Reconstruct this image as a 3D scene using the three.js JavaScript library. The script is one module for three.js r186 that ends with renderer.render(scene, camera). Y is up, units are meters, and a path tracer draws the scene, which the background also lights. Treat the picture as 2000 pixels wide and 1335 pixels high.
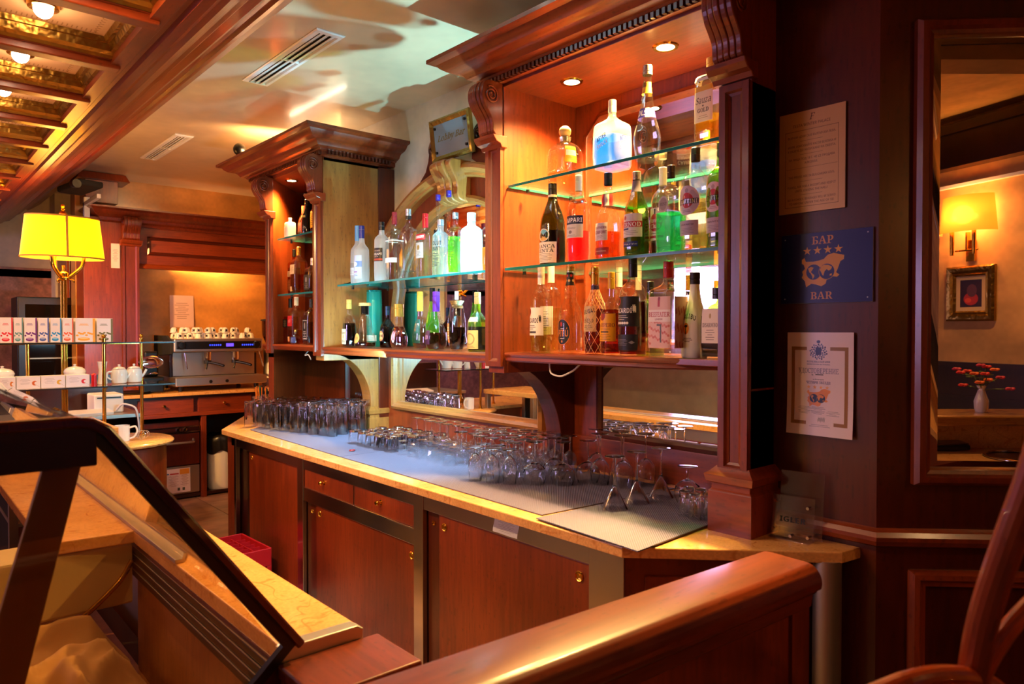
import * as THREE from 'three';
import { mergeGeometries, toCreasedNormals, mergeVertices } from 'three/addons/utils/BufferGeometryUtils.js';
import { RoundedBoxGeometry } from 'three/addons/geometries/RoundedBoxGeometry.js';
import { RectAreaLightUniformsLib } from 'three/addons/lights/RectAreaLightUniformsLib.js';

RectAreaLightUniformsLib.init();
const V3 = (x, y, z) => new THREE.Vector3(x, y, z), PI = Math.PI, rad = (d) => (d * PI) / 180;
const scene = new THREE.Scene();
scene.background = new THREE.Color(0x050302);

// ------------------------------------------------------------------ camera, lights, exposure
const camera = new THREE.PerspectiveCamera(51.15, 2000 / 1335, 0.05, 60);
camera.position.set(0, 1.55, 0);
camera.rotation.order = 'YXZ';
camera.rotation.set(rad(-0.95), rad(48.68), 0);
camera.focus = 3.3;
camera.userData.fStop = 5.0;
const renderer = new THREE.WebGLRenderer({ antialias: true });
renderer.toneMapping = THREE.LinearToneMapping;
renderer.toneMappingExposure = 1.08;
renderer.shadowMap.enabled = true;

const WARM = new THREE.Color(1.0, 0.57, 0.24), AMBER = new THREE.Color(1.0, 0.50, 0.14), COOL = new THREE.Color(0.30, 0.76, 1.0), TEAL = new THREE.Color(0.30, 0.74, 1.0), GOLD = new THREE.Color(1.0, 0.60, 0.18), ROSE = new THREE.Color(1.0, 0.58, 0.30), DAY = new THREE.Color(0.70, 0.50, 1.0);
const LIGHT = {
  coffer: [ROSE, 3.4], niche: [GOLD, 30], nicheLeft: [GOLD, 17], cool: [COOL, 60], under: [COOL, 340], strip: [COOL, 22], uplight: [TEAL, 17], glow: [WARM, 130], front: [WARM, 40], lobby: [WARM, 10], bay: [WARM, 30], coffee: [AMBER, 60], hood: [AMBER, 80], table: [AMBER, 1.8], sconce: [AMBER, 0.8], day: [DAY, 16],
};
function spot(parent, at, to, [color, power], cone, blur = 0.6, size = 1.5) {
  const l = new THREE.SpotLight(color, power, 0, rad(cone), blur, 2);
  l.position.set(...at); l.target.position.set(...to);
  l.castShadow = true; l.shadow.radius = size; l.shadow.mapSize.set(1024, 1024);
  parent.add(l, l.target);
  return l;
}
function point(parent, at, [color, power], size = 2) {
  const l = new THREE.PointLight(color, power, 0, 2);
  l.position.set(...at); l.castShadow = true; l.shadow.radius = size;
  parent.add(l);
  return l;
}
function area(parent, at, to, w, h, [color, power]) {
  const l = new THREE.RectAreaLight(color, power, w, h);
  l.position.set(...at); l.lookAt(...to);
  parent.add(l);
  return l;
}

// ------------------------------------------------------------------ helpers
let seed = 20240611;
const rnd = () => { seed = (seed + 0x6d2b79f5) | 0; let t = Math.imul(seed ^ (seed >>> 15), 1 | seed); t = (t + Math.imul(t ^ (t >>> 7), 61 | t)) ^ t; return ((t ^ (t >>> 14)) >>> 0) / 4294967296; };
const jit = (a) => (rnd() - 0.5) * 2 * a, lerp = (a, b, t) => a + (b - a) * t, clamp = (x, a, b) => Math.min(b, Math.max(a, x));
const hash = (x, y, s) => { let h = Math.imul(x, 374761393) ^ Math.imul(y, 668265263) ^ Math.imul(s, 2246822519); h = Math.imul(h ^ (h >>> 13), 1274126177); return ((h ^ (h >>> 16)) >>> 0) / 4294967296; };
function vnoise(x, y, px, py, s) {   // value noise that repeats after px, py cells
  const xi = Math.floor(x), yi = Math.floor(y), f = x - xi, g = y - yi, u = f * f * (3 - 2 * f), v = g * g * (3 - 2 * g), m = (a, n) => ((a % n) + n) % n;
  const a = hash(m(xi, px), m(yi, py), s), b = hash(m(xi + 1, px), m(yi, py), s), c = hash(m(xi, px), m(yi + 1, py), s), d = hash(m(xi + 1, px), m(yi + 1, py), s);
  return a + (b - a) * u + (c - a) * v + (a - b - c + d) * u * v;
}
const counts = {};
function numbered(name) { const k = counts[name] = (counts[name] ?? -1) + 1; return k ? name + '_' + String(k).padStart(3, '0') : name; }
const BASE = new Map();
const sh = (o) => { o.castShadow = true; o.receiveShadow = true; return o; };
function tag(o, label, category, group) { o.userData.label = label; o.userData.category = category; if (group) o.userData.group = group; return o; }
function thing(name, label, category, at = [0, 0, 0], group) {
  const o = new THREE.Group(); o.name = numbered(name); o.position.set(...at); scene.add(o); BASE.set(o, at);
  return tag(o, label, category, group);
}
function plain(g) {
  let q = g.index ? g.toNonIndexed() : g;
  for (const k of Object.keys(q.attributes)) if (!['position', 'normal', 'uv'].includes(k)) q.deleteAttribute(k);
  if (!q.attributes.normal) q.computeVertexNormals();
  if (!q.attributes.uv) q.setAttribute('uv', new THREE.BufferAttribute(new Float32Array(q.attributes.position.count * 2), 2));
  q.morphAttributes = {};
  return q;
}
function outward(g) {   // a closed solid whose faces look inwards is turned
  g = g.index ? g.toNonIndexed() : g;
  const p = g.attributes.position; let v = 0;
  const a = V3(), b = V3(), c = V3();
  for (let i = 0; i < p.count; i += 3) { a.fromBufferAttribute(p, i); b.fromBufferAttribute(p, i + 1); c.fromBufferAttribute(p, i + 2); v += a.dot(b.clone().cross(c)); }
  if (v < 0) for (const k of Object.keys(g.attributes)) { const t = g.attributes[k], n = t.itemSize; for (let i = 0; i < t.count; i += 3) for (let c2 = 0; c2 < n; c2++) { const x = t.array[(i + 1) * n + c2]; t.array[(i + 1) * n + c2] = t.array[(i + 2) * n + c2]; t.array[(i + 2) * n + c2] = x; } }
  g.computeVertexNormals();
  return g;
}
function grain(g, along = 'y', scale = 1) {   // uv in metres, v runs along the grain
  const p = g.attributes.position, uv = g.attributes.uv, A = { x: 0, y: 1, z: 2 }[along], ox = rnd() * 3, oy = rnd() * 3;
  const a = V3(), b = V3(), c = V3();
  for (let i = 0; i < p.count; i += 3) {
    a.fromBufferAttribute(p, i); b.fromBufferAttribute(p, i + 1); c.fromBufferAttribute(p, i + 2);
    const n = b.clone().sub(a).cross(c.clone().sub(a)), w = [Math.abs(n.x), Math.abs(n.y), Math.abs(n.z)], k = w.indexOf(Math.max(...w));
    const vAx = k === A ? (A + 1) % 3 : A, uAx = 3 - k - vAx;
    for (let j = 0; j < 3; j++) { const q = [a, b, c][j].toArray(); uv.setXY(i + j, (q[uAx] + ox) * scale, (q[vAx] + oy) * scale); }
  }
  return g;
}
function part(name, geos, mat, parent = scene, along, top = parent === scene) {
  const list = (Array.isArray(geos) ? geos : [geos]).map(plain);
  let g = list.length > 1 ? mergeGeometries(list) : list[0];
  const dir = along ?? mat.userData.along;
  if (dir) grain(g, dir, mat.userData.per ?? 1);
  let b = BASE.get(parent); for (let q = parent; !b && q; q = q.parent) b = BASE.get(q);
  if (b) g.translate(-b[0], -b[1], -b[2]);
  const o = sh(new THREE.Mesh(g, mat)); o.name = top ? numbered(name) : name;
  if (!top) { const n = parent.children.filter((q) => q.name === name || q.name.startsWith(name + '_')).length; if (n) o.name = name + '_' + String(n).padStart(3, '0'); }
  parent.add(o);
  return o;
}
function struct(name, geos, mat, along) { const o = part(name, geos, mat, scene, along); o.userData.kind = 'structure'; return o; }
function copy(root, at, turn = 0, label, group) {
  const c = root.clone(); c.name = numbered(root.name.replace(/_\d{3}$/, '')); scene.add(c); c.position.set(...at); c.rotation.y = turn;
  if (label) c.userData.label = label; if (group) c.userData.group = group;
  return c;
}
const box = (x0, x1, y0, y1, z0, z1, r = 0.003) => { const w = x1 - x0, h = y1 - y0, d = z1 - z0, q = Math.min(r, w / 2.1, h / 2.1, d / 2.1); return (r > 0 ? new RoundedBoxGeometry(w, h, d, 1, q) : new THREE.BoxGeometry(w, h, d)).translate((x0 + x1) / 2, (y0 + y1) / 2, (z0 + z1) / 2); };
const cyl = (r0, r1, h, x, y, z, n = 20) => new THREE.CylinderGeometry(r1, r0, h, n).translate(x, y + h / 2, z);
const ball = (r, x, y, z, n = 14) => new THREE.SphereGeometry(r, n, Math.ceil(n * 0.7)).translate(x, y, z);
const shapeOf = (pts) => { const s = new THREE.Shape(); pts.forEach(([x, y], i) => (i ? s.lineTo(x, y) : s.moveTo(x, y))); s.closePath(); return s; };
const prism = (pts, y0, y1, bev = 0) => {   // pts in (x, z)
  const g = new THREE.ExtrudeGeometry(shapeOf(pts.map(([x, z]) => [x, -z])), { depth: y1 - y0 - 2 * bev, bevelEnabled: bev > 0, bevelThickness: bev, bevelSize: bev, bevelOffset: -bev, bevelSegments: 2 });
  return g.rotateX(-PI / 2).translate(0, y0 + bev, 0);
};
const alongX = (pts, x0, x1, bev = 0, seg = 2) => {   // pts in (z, y), pushed along x
  const g = new THREE.ExtrudeGeometry(shapeOf(pts), { depth: x1 - x0 - 2 * bev, bevelEnabled: bev > 0, bevelThickness: bev, bevelSize: bev, bevelOffset: -bev, bevelSegments: seg });
  return g.rotateY(-PI / 2).translate(x1 - bev, 0, 0);
};
const alongZ = (pts, z0, z1, bev = 0, holes = []) => {   // pts in (x, y), pushed along z
  const s = shapeOf(pts); for (const h of holes) s.holes.push(new THREE.Path(h.map(([x, y]) => new THREE.Vector2(x, y))));
  return new THREE.ExtrudeGeometry(s, { depth: z1 - z0 - 2 * bev, bevelEnabled: bev > 0, bevelThickness: bev, bevelSize: bev, bevelOffset: -bev, bevelSegments: 2, curveSegments: 24 }).translate(0, 0, z0 + bev);
};
// A moulding: PROF (offset, height) swept along PATH (a, b) with mitred corners; MAP takes (a, b, height) to the scene.
function sweep(path, prof, map, closed = false) {
  const n = path.length, rows = [];
  for (let i = 0; i < n; i++) {
    const p = path[i], q = path[(i + 1) % n], o = path[(i - 1 + n) % n];
    const d1 = [p[0] - o[0], p[1] - o[1]], d2 = [q[0] - p[0], q[1] - p[1]], nrm = (d) => { const l = Math.hypot(...d) || 1; return [-d[1] / l, d[0] / l]; };
    let m;
    if (!closed && i === 0) m = nrm(d2); else if (!closed && i === n - 1) m = nrm(d1);
    else { const a = nrm(d1), b = nrm(d2), s = [a[0] + b[0], a[1] + b[1]], k = 1 + a[0] * b[0] + a[1] * b[1]; m = [s[0] / k, s[1] / k]; }
    rows.push(prof.map(([off, h]) => map(p[0] + m[0] * off, p[1] + m[1] * off, h)));
  }
  const pos = [], quad = (a, b, c, d) => pos.push(...a, ...b, ...c, ...a, ...c, ...d), k = prof.length;
  for (let i = 0; i < (closed ? n : n - 1); i++) for (let j = 0; j < k; j++) quad(rows[i][j], rows[(i + 1) % n][j], rows[(i + 1) % n][(j + 1) % k], rows[i][(j + 1) % k]);
  if (!closed) {
    const tris = THREE.ShapeUtils.triangulateShape(prof.map(([x, y]) => new THREE.Vector2(x, y)), []);
    for (const t of tris) { pos.push(...rows[0][t[0]], ...rows[0][t[1]], ...rows[0][t[2]]); pos.push(...rows[n - 1][t[2]], ...rows[n - 1][t[1]], ...rows[n - 1][t[0]]); }
  }
  const g = new THREE.BufferGeometry(); g.setAttribute('position', new THREE.BufferAttribute(new Float32Array(pos), 3));
  return toCreasedNormals(outward(g), 0.5);
}
const flatY = (a, b, h) => [a, h, b];                                  // path in plan (x, z), heights are y
const onZ = (z) => (a, b, h) => [a, b, z + h];                         // path on an upright wall that faces +z
const lathe = (pts, seg = 28, crease = 0.7) => toCreasedNormals(new THREE.LatheGeometry(pts.map(([r, y]) => new THREE.Vector2(Math.max(r, 0), y)), seg), crease);
const tube = (pts, r, seg = 24, rs = 8, closed = false) => new THREE.TubeGeometry(new THREE.CatmullRomCurve3(pts.map((p) => V3(...p)), closed, 'catmullrom', 0.4), seg, r, rs, closed);
const rod = (a, b, r, n = 10) => { const A = V3(...a), B = V3(...b), d = B.clone().sub(A); const g = new THREE.CylinderGeometry(r, r, d.length(), n); g.applyQuaternion(new THREE.Quaternion().setFromUnitVectors(V3(0, 1, 0), d.clone().normalize())); return g.translate((A.x + B.x) / 2, (A.y + B.y) / 2, (A.z + B.z) / 2); };
const turn = (g, at, ry = 0, rx = 0, rz = 0) => { g.rotateX(rx); g.rotateZ(rz); g.rotateY(ry); return g.translate(...at); };
const frameOf = (x0, x1, y0, y1) => [[x0, y0], [x1, y0], [x1, y1], [x0, y1]];   // counter-clockwise: offsets point inwards

// ------------------------------------------------------------------ textures and materials
function data(w, h, f, srgb = true) {
  const d = new Uint8Array(w * h * 4);
  for (let y = 0; y < h; y++) for (let x = 0; x < w; x++) { const c = f(x / w, y / h, x, y), i = (y * w + x) * 4; d[i] = clamp(c[0], 0, 255); d[i + 1] = clamp(c[1], 0, 255); d[i + 2] = clamp(c[2], 0, 255); d[i + 3] = 255; }
  const t = new THREE.DataTexture(d, w, h); t.wrapS = t.wrapT = THREE.RepeatWrapping; t.magFilter = THREE.LinearFilter; t.minFilter = THREE.LinearFilter; if (srgb) t.colorSpace = THREE.SRGBColorSpace; t.needsUpdate = true;
  return t;
}
const mix3 = (a, b, t) => [lerp(a[0], b[0], t), lerp(a[1], b[1], t), lerp(a[2], b[2], t)];
const woodTex = (dark, light, s) => data(384, 1024, (u, v) => {
  const broad = vnoise(u * 7 + 0.6 * vnoise(u * 3, v * 2, 3, 2, s), v * 2, 7, 2, s + 1), fine = vnoise(u * 90, v * 9, 90, 9, s + 2), pore = vnoise(u * 190, v * 34, 190, 34, s + 3), fig = vnoise(u * 16, v * 5, 16, 5, s + 4);
  const t = 0.42 * broad + 0.28 * fine + 0.2 * fig + 0.1, c = mix3(dark, light, t), k = pore > 0.86 ? 0.86 : 1;
  return [c[0] * k, c[1] * k, c[2] * k];
});
const MAP = {
  red: woodTex([102, 40, 14], [188, 90, 36], 11), gold: woodTex([132, 84, 36], [208, 146, 74], 31),
  marble: data(1024, 1024, (u, v) => {
    const a = vnoise(u * 5, v * 5, 5, 5, 51), b = vnoise(u * 22, v * 14, 22, 14, 52), vein = Math.abs(vnoise(u * 9 + 1.6 * a, v * 16 + 1.2 * b, 9, 16, 53) - 0.5), fl = vnoise(u * 40, v * 90, 40, 90, 54), fine = vnoise(u * 200, v * 200, 200, 200, 55);
    let c = mix3([214, 176, 124], [238, 206, 156], 0.5 * a + 0.5 * b);
    if (vein < 0.02) c = mix3(c, [176, 112, 62], 0.45 * (1 - vein / 0.02));
    if (fl > 0.8) c = mix3(c, [170, 108, 60], (fl - 0.8) * 2.6);
    const k = 0.95 + 0.1 * fine; return [c[0] * k, c[1] * k, c[2] * k];
  }),
  plaster: data(512, 512, (u, v) => { const a = vnoise(u * 4, v * 4, 4, 4, 61), b = vnoise(u * 14, v * 14, 14, 14, 62), c = vnoise(u * 60, v * 60, 60, 60, 63), k = 0.86 + 0.12 * a + 0.08 * b + 0.04 * c; return [232 * k, 214 * k, 184 * k]; }),
  stucco: data(512, 512, (u, v) => { const a = vnoise(u * 3 + vnoise(u * 6, v * 6, 6, 6, 70), v * 5, 3, 5, 71), b = vnoise(u * 9, v * 20, 9, 20, 72), c = vnoise(u * 70, v * 70, 70, 70, 73), k = 0.72 + 0.26 * a + 0.16 * b + 0.06 * c; return [212 * k, 158 * k, 92 * k]; }),
  pink: data(512, 512, (u, v) => { const a = vnoise(u * 6, v * 6, 6, 6, 81), b = vnoise(u * 30, v * 30, 30, 30, 82), c = vnoise(u * 90, v * 90, 90, 90, 83), k = 0.62 + 0.25 * a + 0.25 * b + 0.15 * c; return [176 * k, 116 * k, 104 * k]; }),
  tile: data(512, 512, (u, v) => { const a = vnoise(u * 4, v * 12, 4, 12, 91), b = vnoise(u * 20, v * 50, 20, 50, 92), k = 0.75 + 0.25 * a + 0.18 * b; return [158 * k, 116 * k, 86 * k]; }),
  wave: data(256, 256, (u, v) => { const a = vnoise(u * 3, v * 3, 3, 3, 101) * 0.7 + vnoise(u * 8, v * 8, 8, 8, 102) * 0.3; return [a * 255, a * 255, a * 255]; }, false),
  knob: data(128, 128, (u, v) => { const a = Math.sin(u * 2 * PI * 4) * Math.sin(v * 2 * PI * 4) * 0.5 + 0.5; return [a * 255, a * 255, a * 255]; }, false),
  leaf: data(256, 256, (u, v) => { const a = vnoise(u * 24, v * 24, 24, 24, 111), b = vnoise(u * 50, v * 50, 50, 50, 112), c = a * 0.6 + b * 0.4; return [c * 255, c * 255, c * 255]; }, false),
};
const D = THREE.DoubleSide;
function std(o, along, per) { const m = new THREE.MeshStandardMaterial({ side: D, ...o }); if (along) { m.userData.along = along; m.userData.per = per ?? 1; } return m; }
function phys(o, along, per) { const m = new THREE.MeshPhysicalMaterial({ side: D, ...o }); if (along) { m.userData.along = along; m.userData.per = per ?? 1; } return m; }
const pane = (c, rough = 0.02, ior = 1.5, t = 1) => phys({ color: new THREE.Color(...c), roughness: rough, transmission: t, thickness: 0, ior });
const M = {
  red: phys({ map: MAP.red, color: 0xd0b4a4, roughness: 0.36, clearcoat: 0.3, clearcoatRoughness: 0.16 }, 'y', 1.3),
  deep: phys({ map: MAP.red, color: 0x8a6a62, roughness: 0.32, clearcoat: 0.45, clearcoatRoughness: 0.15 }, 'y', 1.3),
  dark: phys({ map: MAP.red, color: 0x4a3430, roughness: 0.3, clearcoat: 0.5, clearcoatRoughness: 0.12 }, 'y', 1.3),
  gold: phys({ map: MAP.gold, color: 0xe0d0c0, roughness: 0.36, clearcoat: 0.3, clearcoatRoughness: 0.18 }, 'y', 1.2),
  marble: phys({ map: MAP.marble, color: 0xffdcb0, roughness: 0.22, clearcoat: 0.3, clearcoatRoughness: 0.08 }, 'x', 1.1),
  plaster: std({ map: MAP.plaster, roughness: 0.85 }, 'y', 0.6),
  ceiling: phys({ map: MAP.plaster, color: 0xe6dccb, roughness: 0.34, clearcoat: 0.32, clearcoatRoughness: 0.1, bumpMap: MAP.wave, bumpScale: 0.006 }, 'x', 0.35),
  stucco: std({ map: MAP.stucco, roughness: 0.8 }, 'x', 0.55),
  glazed: phys({ map: MAP.stucco, color: 0xf0dcc0, roughness: 0.28, clearcoat: 0.6, clearcoatRoughness: 0.06 }, 'y', 0.7),
  pink: std({ map: MAP.pink, roughness: 0.4 }, 'y', 0.8),
  tile: std({ map: MAP.tile, roughness: 0.4 }, 'x', 0.6),
  grout: std({ color: 0x3a2a20, roughness: 0.9 }),
  steel: std({ color: 0xc4c0c0, metalness: 1, roughness: 0.17 }),
  satin: std({ color: 0xc0b6aa, metalness: 1, roughness: 0.42 }),
  chrome: std({ color: 0xe4e2e0, metalness: 1, roughness: 0.06 }),
  brass: std({ color: 0xd8a440, metalness: 1, roughness: 0.18 }),
  gilt: std({ color: 0xa4803c, metalness: 1, roughness: 0.36, bumpMap: MAP.leaf, bumpScale: 0.004 }, 'x', 2.2),
  mirror: std({ color: 0xf0ece8, metalness: 1, roughness: 0.012 }),
  glass: pane([0.93, 0.96, 0.95], 0.015, 1.52),
  shelf: phys({ color: new THREE.Color(0.93, 0.98, 0.97), roughness: 0.01, transmission: 1, thickness: 0, ior: 1.5 }),
  edge: phys({ color: new THREE.Color(0.03, 0.26, 0.24), roughness: 0.08, transmission: 0.35, thickness: 0, ior: 1.5 }),
  tumbler: phys({ color: 0xffffff, roughness: 0, transmission: 1, thickness: 0.002, ior: 1.5 }),
  thinGlass: pane([0.97, 0.985, 0.99], 0.03, 1.8),
  acrylic: pane([0.90, 0.89, 0.94], 0.1, 1.9),
  rubber: std({ color: 0x625c74, roughness: 0.55, bumpMap: MAP.knob, bumpScale: 0.0018 }, 'x', 26),
  black: std({ color: 0x0b0908, roughness: 0.35 }),
  matt: std({ color: 0x14100e, roughness: 0.8 }),
  white: std({ color: 0xe8e2da, roughness: 0.35 }),
  china: phys({ color: 0xeee6dc, roughness: 0.12, clearcoat: 0.6 }),
  paper: std({ color: 0xe9e0da, roughness: 0.7 }),
  cloth: phys({ color: 0xb88c54, roughness: 0.95, sheen: 0.3 }),
  crate: std({ color: 0xb00c10, roughness: 0.4 }),
  bulb: std({ color: 0xffffff, emissive: 0xffe6c8, emissiveIntensity: 14 }),
};
function canvas(w, h, draw) {
  const c = document.createElement('canvas'); c.width = w; c.height = h;
  const x = c.getContext('2d'); draw(x, w, h);
  const t = new THREE.CanvasTexture(c); t.colorSpace = THREE.SRGBColorSpace; t.anisotropy = 8;
  return t;
}
const print = (w, h, draw, o = {}) => std({ map: canvas(w, h, draw), roughness: 0.5, ...o });
function text(x, s, px, py, size, color, font = 'sans-serif', weight = 'bold', max) { x.fillStyle = color; x.font = weight + ' ' + size + 'px ' + font; x.textAlign = 'center'; x.textBaseline = 'middle'; x.fillText(s, px, py, max); }
const lines = (x, px, py, w, n, gap, color, th = 2) => { x.fillStyle = color; for (let i = 0; i < n; i++) x.fillRect(px - (w * (0.75 + 0.25 * Math.sin(i * 2.3))) / 2, py + i * gap, w * (0.75 + 0.25 * Math.sin(i * 2.3)), th); };
const disc = (x, px, py, r, color, ry) => { x.fillStyle = color; x.beginPath(); x.ellipse(px, py, r, ry ?? r, 0, 0, 7); x.fill(); };

// ------------------------------------------------------------------ the setting
const floor = struct('floor', box(-9.1, 5.2, -0.2, 0, -4.4, 4.7, 0), M.grout);
for (let i = 0; i < 8; i++) for (let j = 0; j < 4; j++) { const x = -7.2 + i * 0.602, z = -2.6 + j * 0.452; part('floor_tile', box(x, x + 0.597, 0, 0.006, z, z + 0.447, 0.003), M.tile, floor); }
struct('ceiling', box(-9.1, 5.2, 2.97, 3.17, -4.4, 4.7, 0), M.ceiling);
struct('wall_back', [box(-5.6, -1.1, 0, 2.97, -2.75, -2.55, 0)], M.plaster);
struct('wall_recess', [box(-5.75, -5.55, 0, 2.97, -3.5, -2.5, 0), box(-7.8, -5.55, 0, 2.97, -3.5, -3.3, 0)], M.glazed);
struct('wall_coffee', [box(-7.75, -7.55, 0, 2.97, -3.4, -1.32, 0)], M.glazed);
struct('wall_far', box(-9.3, -9, 0, 2.97, -3.5, 4.7, 0), M.plaster);
struct('wall_return', box(-9.1, -7.7, 0, 2.97, -3.6, -3.3, 0), M.plaster);
struct('wall_front', [box(-9.1, -6.6, 0, 2.97, 4.4, 4.7, 0), box(-4.6, 5.2, 0, 2.97, 4.4, 4.7, 0), box(-6.6, -4.6, 0, 1.1, 4.4, 4.7, 0), box(-6.6, -4.6, 2.6, 2.97, 4.4, 4.7, 0)], M.plaster);
struct('wall_lobby', box(4.9, 5.2, 0, 2.97, -4.4, 4.7, 0), M.plaster);
struct('wall_rear', box(0.9, 5.2, 0, 2.97, -4.6, -4.3, 0), M.plaster);
{ // daylight from the lobby window behind the bar, outside the picture
  const w = struct('window_1', [sweep(frameOf(-6.6, -4.6, 1.1, 2.6), [[0, -0.05], [0.06, -0.05], [0.06, 0.05], [0, 0.05]], onZ(4.42), true), box(-5.63, -5.57, 1.12, 2.58, 4.38, 4.44)], M.white);
  part('window_pane', box(-6.56, -4.64, 1.14, 2.56, 4.45, 4.46, 0), std({ color: 0xffffff, emissive: 0x9080d0, emissiveIntensity: 0.5 }), w);
  area(scene, [-5.6, 1.85, 4.36], [-2.0, 1.4, -2.0], 1.9, 1.4, LIGHT.day);
}
const P0 = [-0.865, -2.19], DG = [0.70711, -0.70711], NG = [0.70711, 0.70711];
const diag = (t, y, h) => [P0[0] + DG[0] * t + NG[0] * h, y, P0[1] + DG[1] * t + NG[1] * h];
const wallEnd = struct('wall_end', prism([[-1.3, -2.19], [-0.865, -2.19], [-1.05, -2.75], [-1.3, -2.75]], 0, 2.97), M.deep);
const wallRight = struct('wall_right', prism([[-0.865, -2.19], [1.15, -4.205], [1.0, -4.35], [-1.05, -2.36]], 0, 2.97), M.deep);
struct('trim_1', sweep([[-1.17, -2.19], [-0.865, -2.19], [1.12, -4.175]], [[-0.01, 0.915], [0.012, 0.915], [0.026, 0.922], [0.034, 0.936], [0.034, 0.948], [0.026, 0.961], [0.012, 0.968], [-0.01, 0.968]], flatY), M.red, 'x');
struct('trim_2', sweep(frameOf(0.1, 1.25, 0.12, 0.838), [[-0.01, -0.005], [-0.01, 0.008], [0, 0.024], [0.014, 0.026], [0.024, 0.014], [0.036, 0.012], [0.04, -0.005]], diag, true), M.red, 'y');
{ // bevelled wall mirror on the slanted wall
  const at = diag(0.55, 1.1, 0), t = thing('wall_mirror', 'large wall mirror in a dark wood frame on the slanted panelled wall', 'mirror', at);
  const f = frameOf(0.096, 1.1, 1.1, 2.444);
  part('frame', sweep(f, [[0, -0.002], [0, 0.02], [0.01, 0.034], [0.026, 0.036], [0.034, 0.026], [0.044, 0.022], [0.05, 0.01], [0.05, -0.002]], diag, true), M.red, t, 'y');
  const gl = part('mirror_glass', sweep([[0.167, 1.77], [1.027, 1.77]], [[-0.6, 0], [-0.6, 0.0085], [0.6, 0.0085], [0.6, 0]], diag), M.mirror, t);
  part('bevel', sweep(frameOf(0.145, 1.05, 1.148, 2.396), [[0.0, 0.0015], [0.0, 0.0045], [0.022, 0.0085], [0.022, 0.0015]], diag, true), M.mirror, gl);
}

// ------------------------------------------------------------------ coffered canopy over the front bar
const CX = (k) => -2.41 - 0.4975 * k, CY = 2.5, CZ0 = -0.64, CZ1 = -0.12;
const canopy = thing('bar_canopy', 'long coffered wooden canopy with stepped moulded side hanging over the front bar', 'canopy', [-3.6, CY, -0.6]);
part('crown_moulding', alongX([[-0.62, 2.62], [-0.62, 2.5], [-0.665, 2.5], [-0.675, 2.512], [-0.69, 2.512], [-0.70, 2.5], [-0.735, 2.505], [-0.75, 2.53], [-0.775, 2.545], [-0.80, 2.548], [-0.83, 2.57], [-0.855, 2.60], [-0.885, 2.625], [-0.915, 2.64], [-0.93, 2.655], [-0.975, 2.668], [-1.01, 2.70], [-1.03, 2.73], [-1.065, 2.745], [-1.085, 2.775], [-1.09, 2.80], [-1.12, 2.80], [-1.13, 2.79], [-1.16, 2.805], [-1.24, 2.865], [-1.29, 2.925], [-1.33, 2.965], [-1.33, 2.985], [-0.62, 2.985]], -8.9, 1.2), M.red, canopy, 'x');
part('coffer_rail', [box(-8.9, 1.2, CY, 2.6, CZ1, CZ1 + 0.14), box(-8.9, 1.2, CY - 0.012, CY, CZ1 + 0.03, CZ1 + 0.11)], M.red, canopy, 'x');
part('soffit_board', box(-8.9, 1.2, CY + 0.02, CY + 0.05, CZ1 + 0.14, 0.62), M.red, canopy, 'x');
part('top_board', box(-8.9, 1.2, 2.6, 2.97, -0.62, 0.62, 0), M.dark, canopy, 'x');
const panelPrint = print(256, 256, (x, w, h) => {
  x.fillStyle = '#e2b98c'; x.fillRect(0, 0, w, h); x.strokeStyle = '#a8703c'; x.lineWidth = 1.5;
  x.strokeRect(14, 14, w - 28, h - 28);
  for (let i = 0; i < 14; i++) for (const s of [0, 1]) { x.beginPath(); x.arc(22 + i * 16.3, s ? h - 26 : 26, 8, s ? PI : 0, s ? 0 : PI); x.stroke(); }
  for (let i = 0; i < 26; i++) for (const s of [0, 1]) { x.beginPath(); x.moveTo(s ? w - 44 : 26, 30 + i * 7.8); x.lineTo(s ? w - 26 : 44, 30 + i * 7.8); x.stroke(); }
  x.fillStyle = 'rgba(190,120,70,.35)'; for (const s of [16, 224]) x.fillRect(s, 16, 10, 224);
}, { roughness: 0.45 });
for (let k = 0; k < 11; k++) {
  const xr = CX(k) + 0.4975, xl = CX(k);   // cell between two cross beams
  part('coffer_beam', [box(xl - 0.045, xl + 0.045, CY + 0.012, 2.6, CZ0, CZ1), box(xl - 0.03, xl + 0.03, CY - 0.012, CY + 0.02, CZ0 - 0.012, CZ1 + 0.02, 0.006)], M.red, canopy, 'z');
  const x0 = xl + 0.045, x1 = xr - 0.045, g = new THREE.BoxGeometry(x1 - x0 - 0.06, 0.012, CZ1 - CZ0 - 0.06);
  part('coffer_panel', g.translate((x0 + x1) / 2, 2.575, (CZ0 + CZ1) / 2), panelPrint, canopy);
  part('gilded_frame', sweep([[x0, CZ0], [x1, CZ0], [x1, CZ1], [x0, CZ1]], [[0, 2.515], [0.006, 2.512], [0.012, 2.522], [0.03, 2.53], [0.038, 2.552], [0.05, 2.552], [0.056, 2.568], [0, 2.575]], flatY, true), M.gilt, canopy);
}
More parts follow.
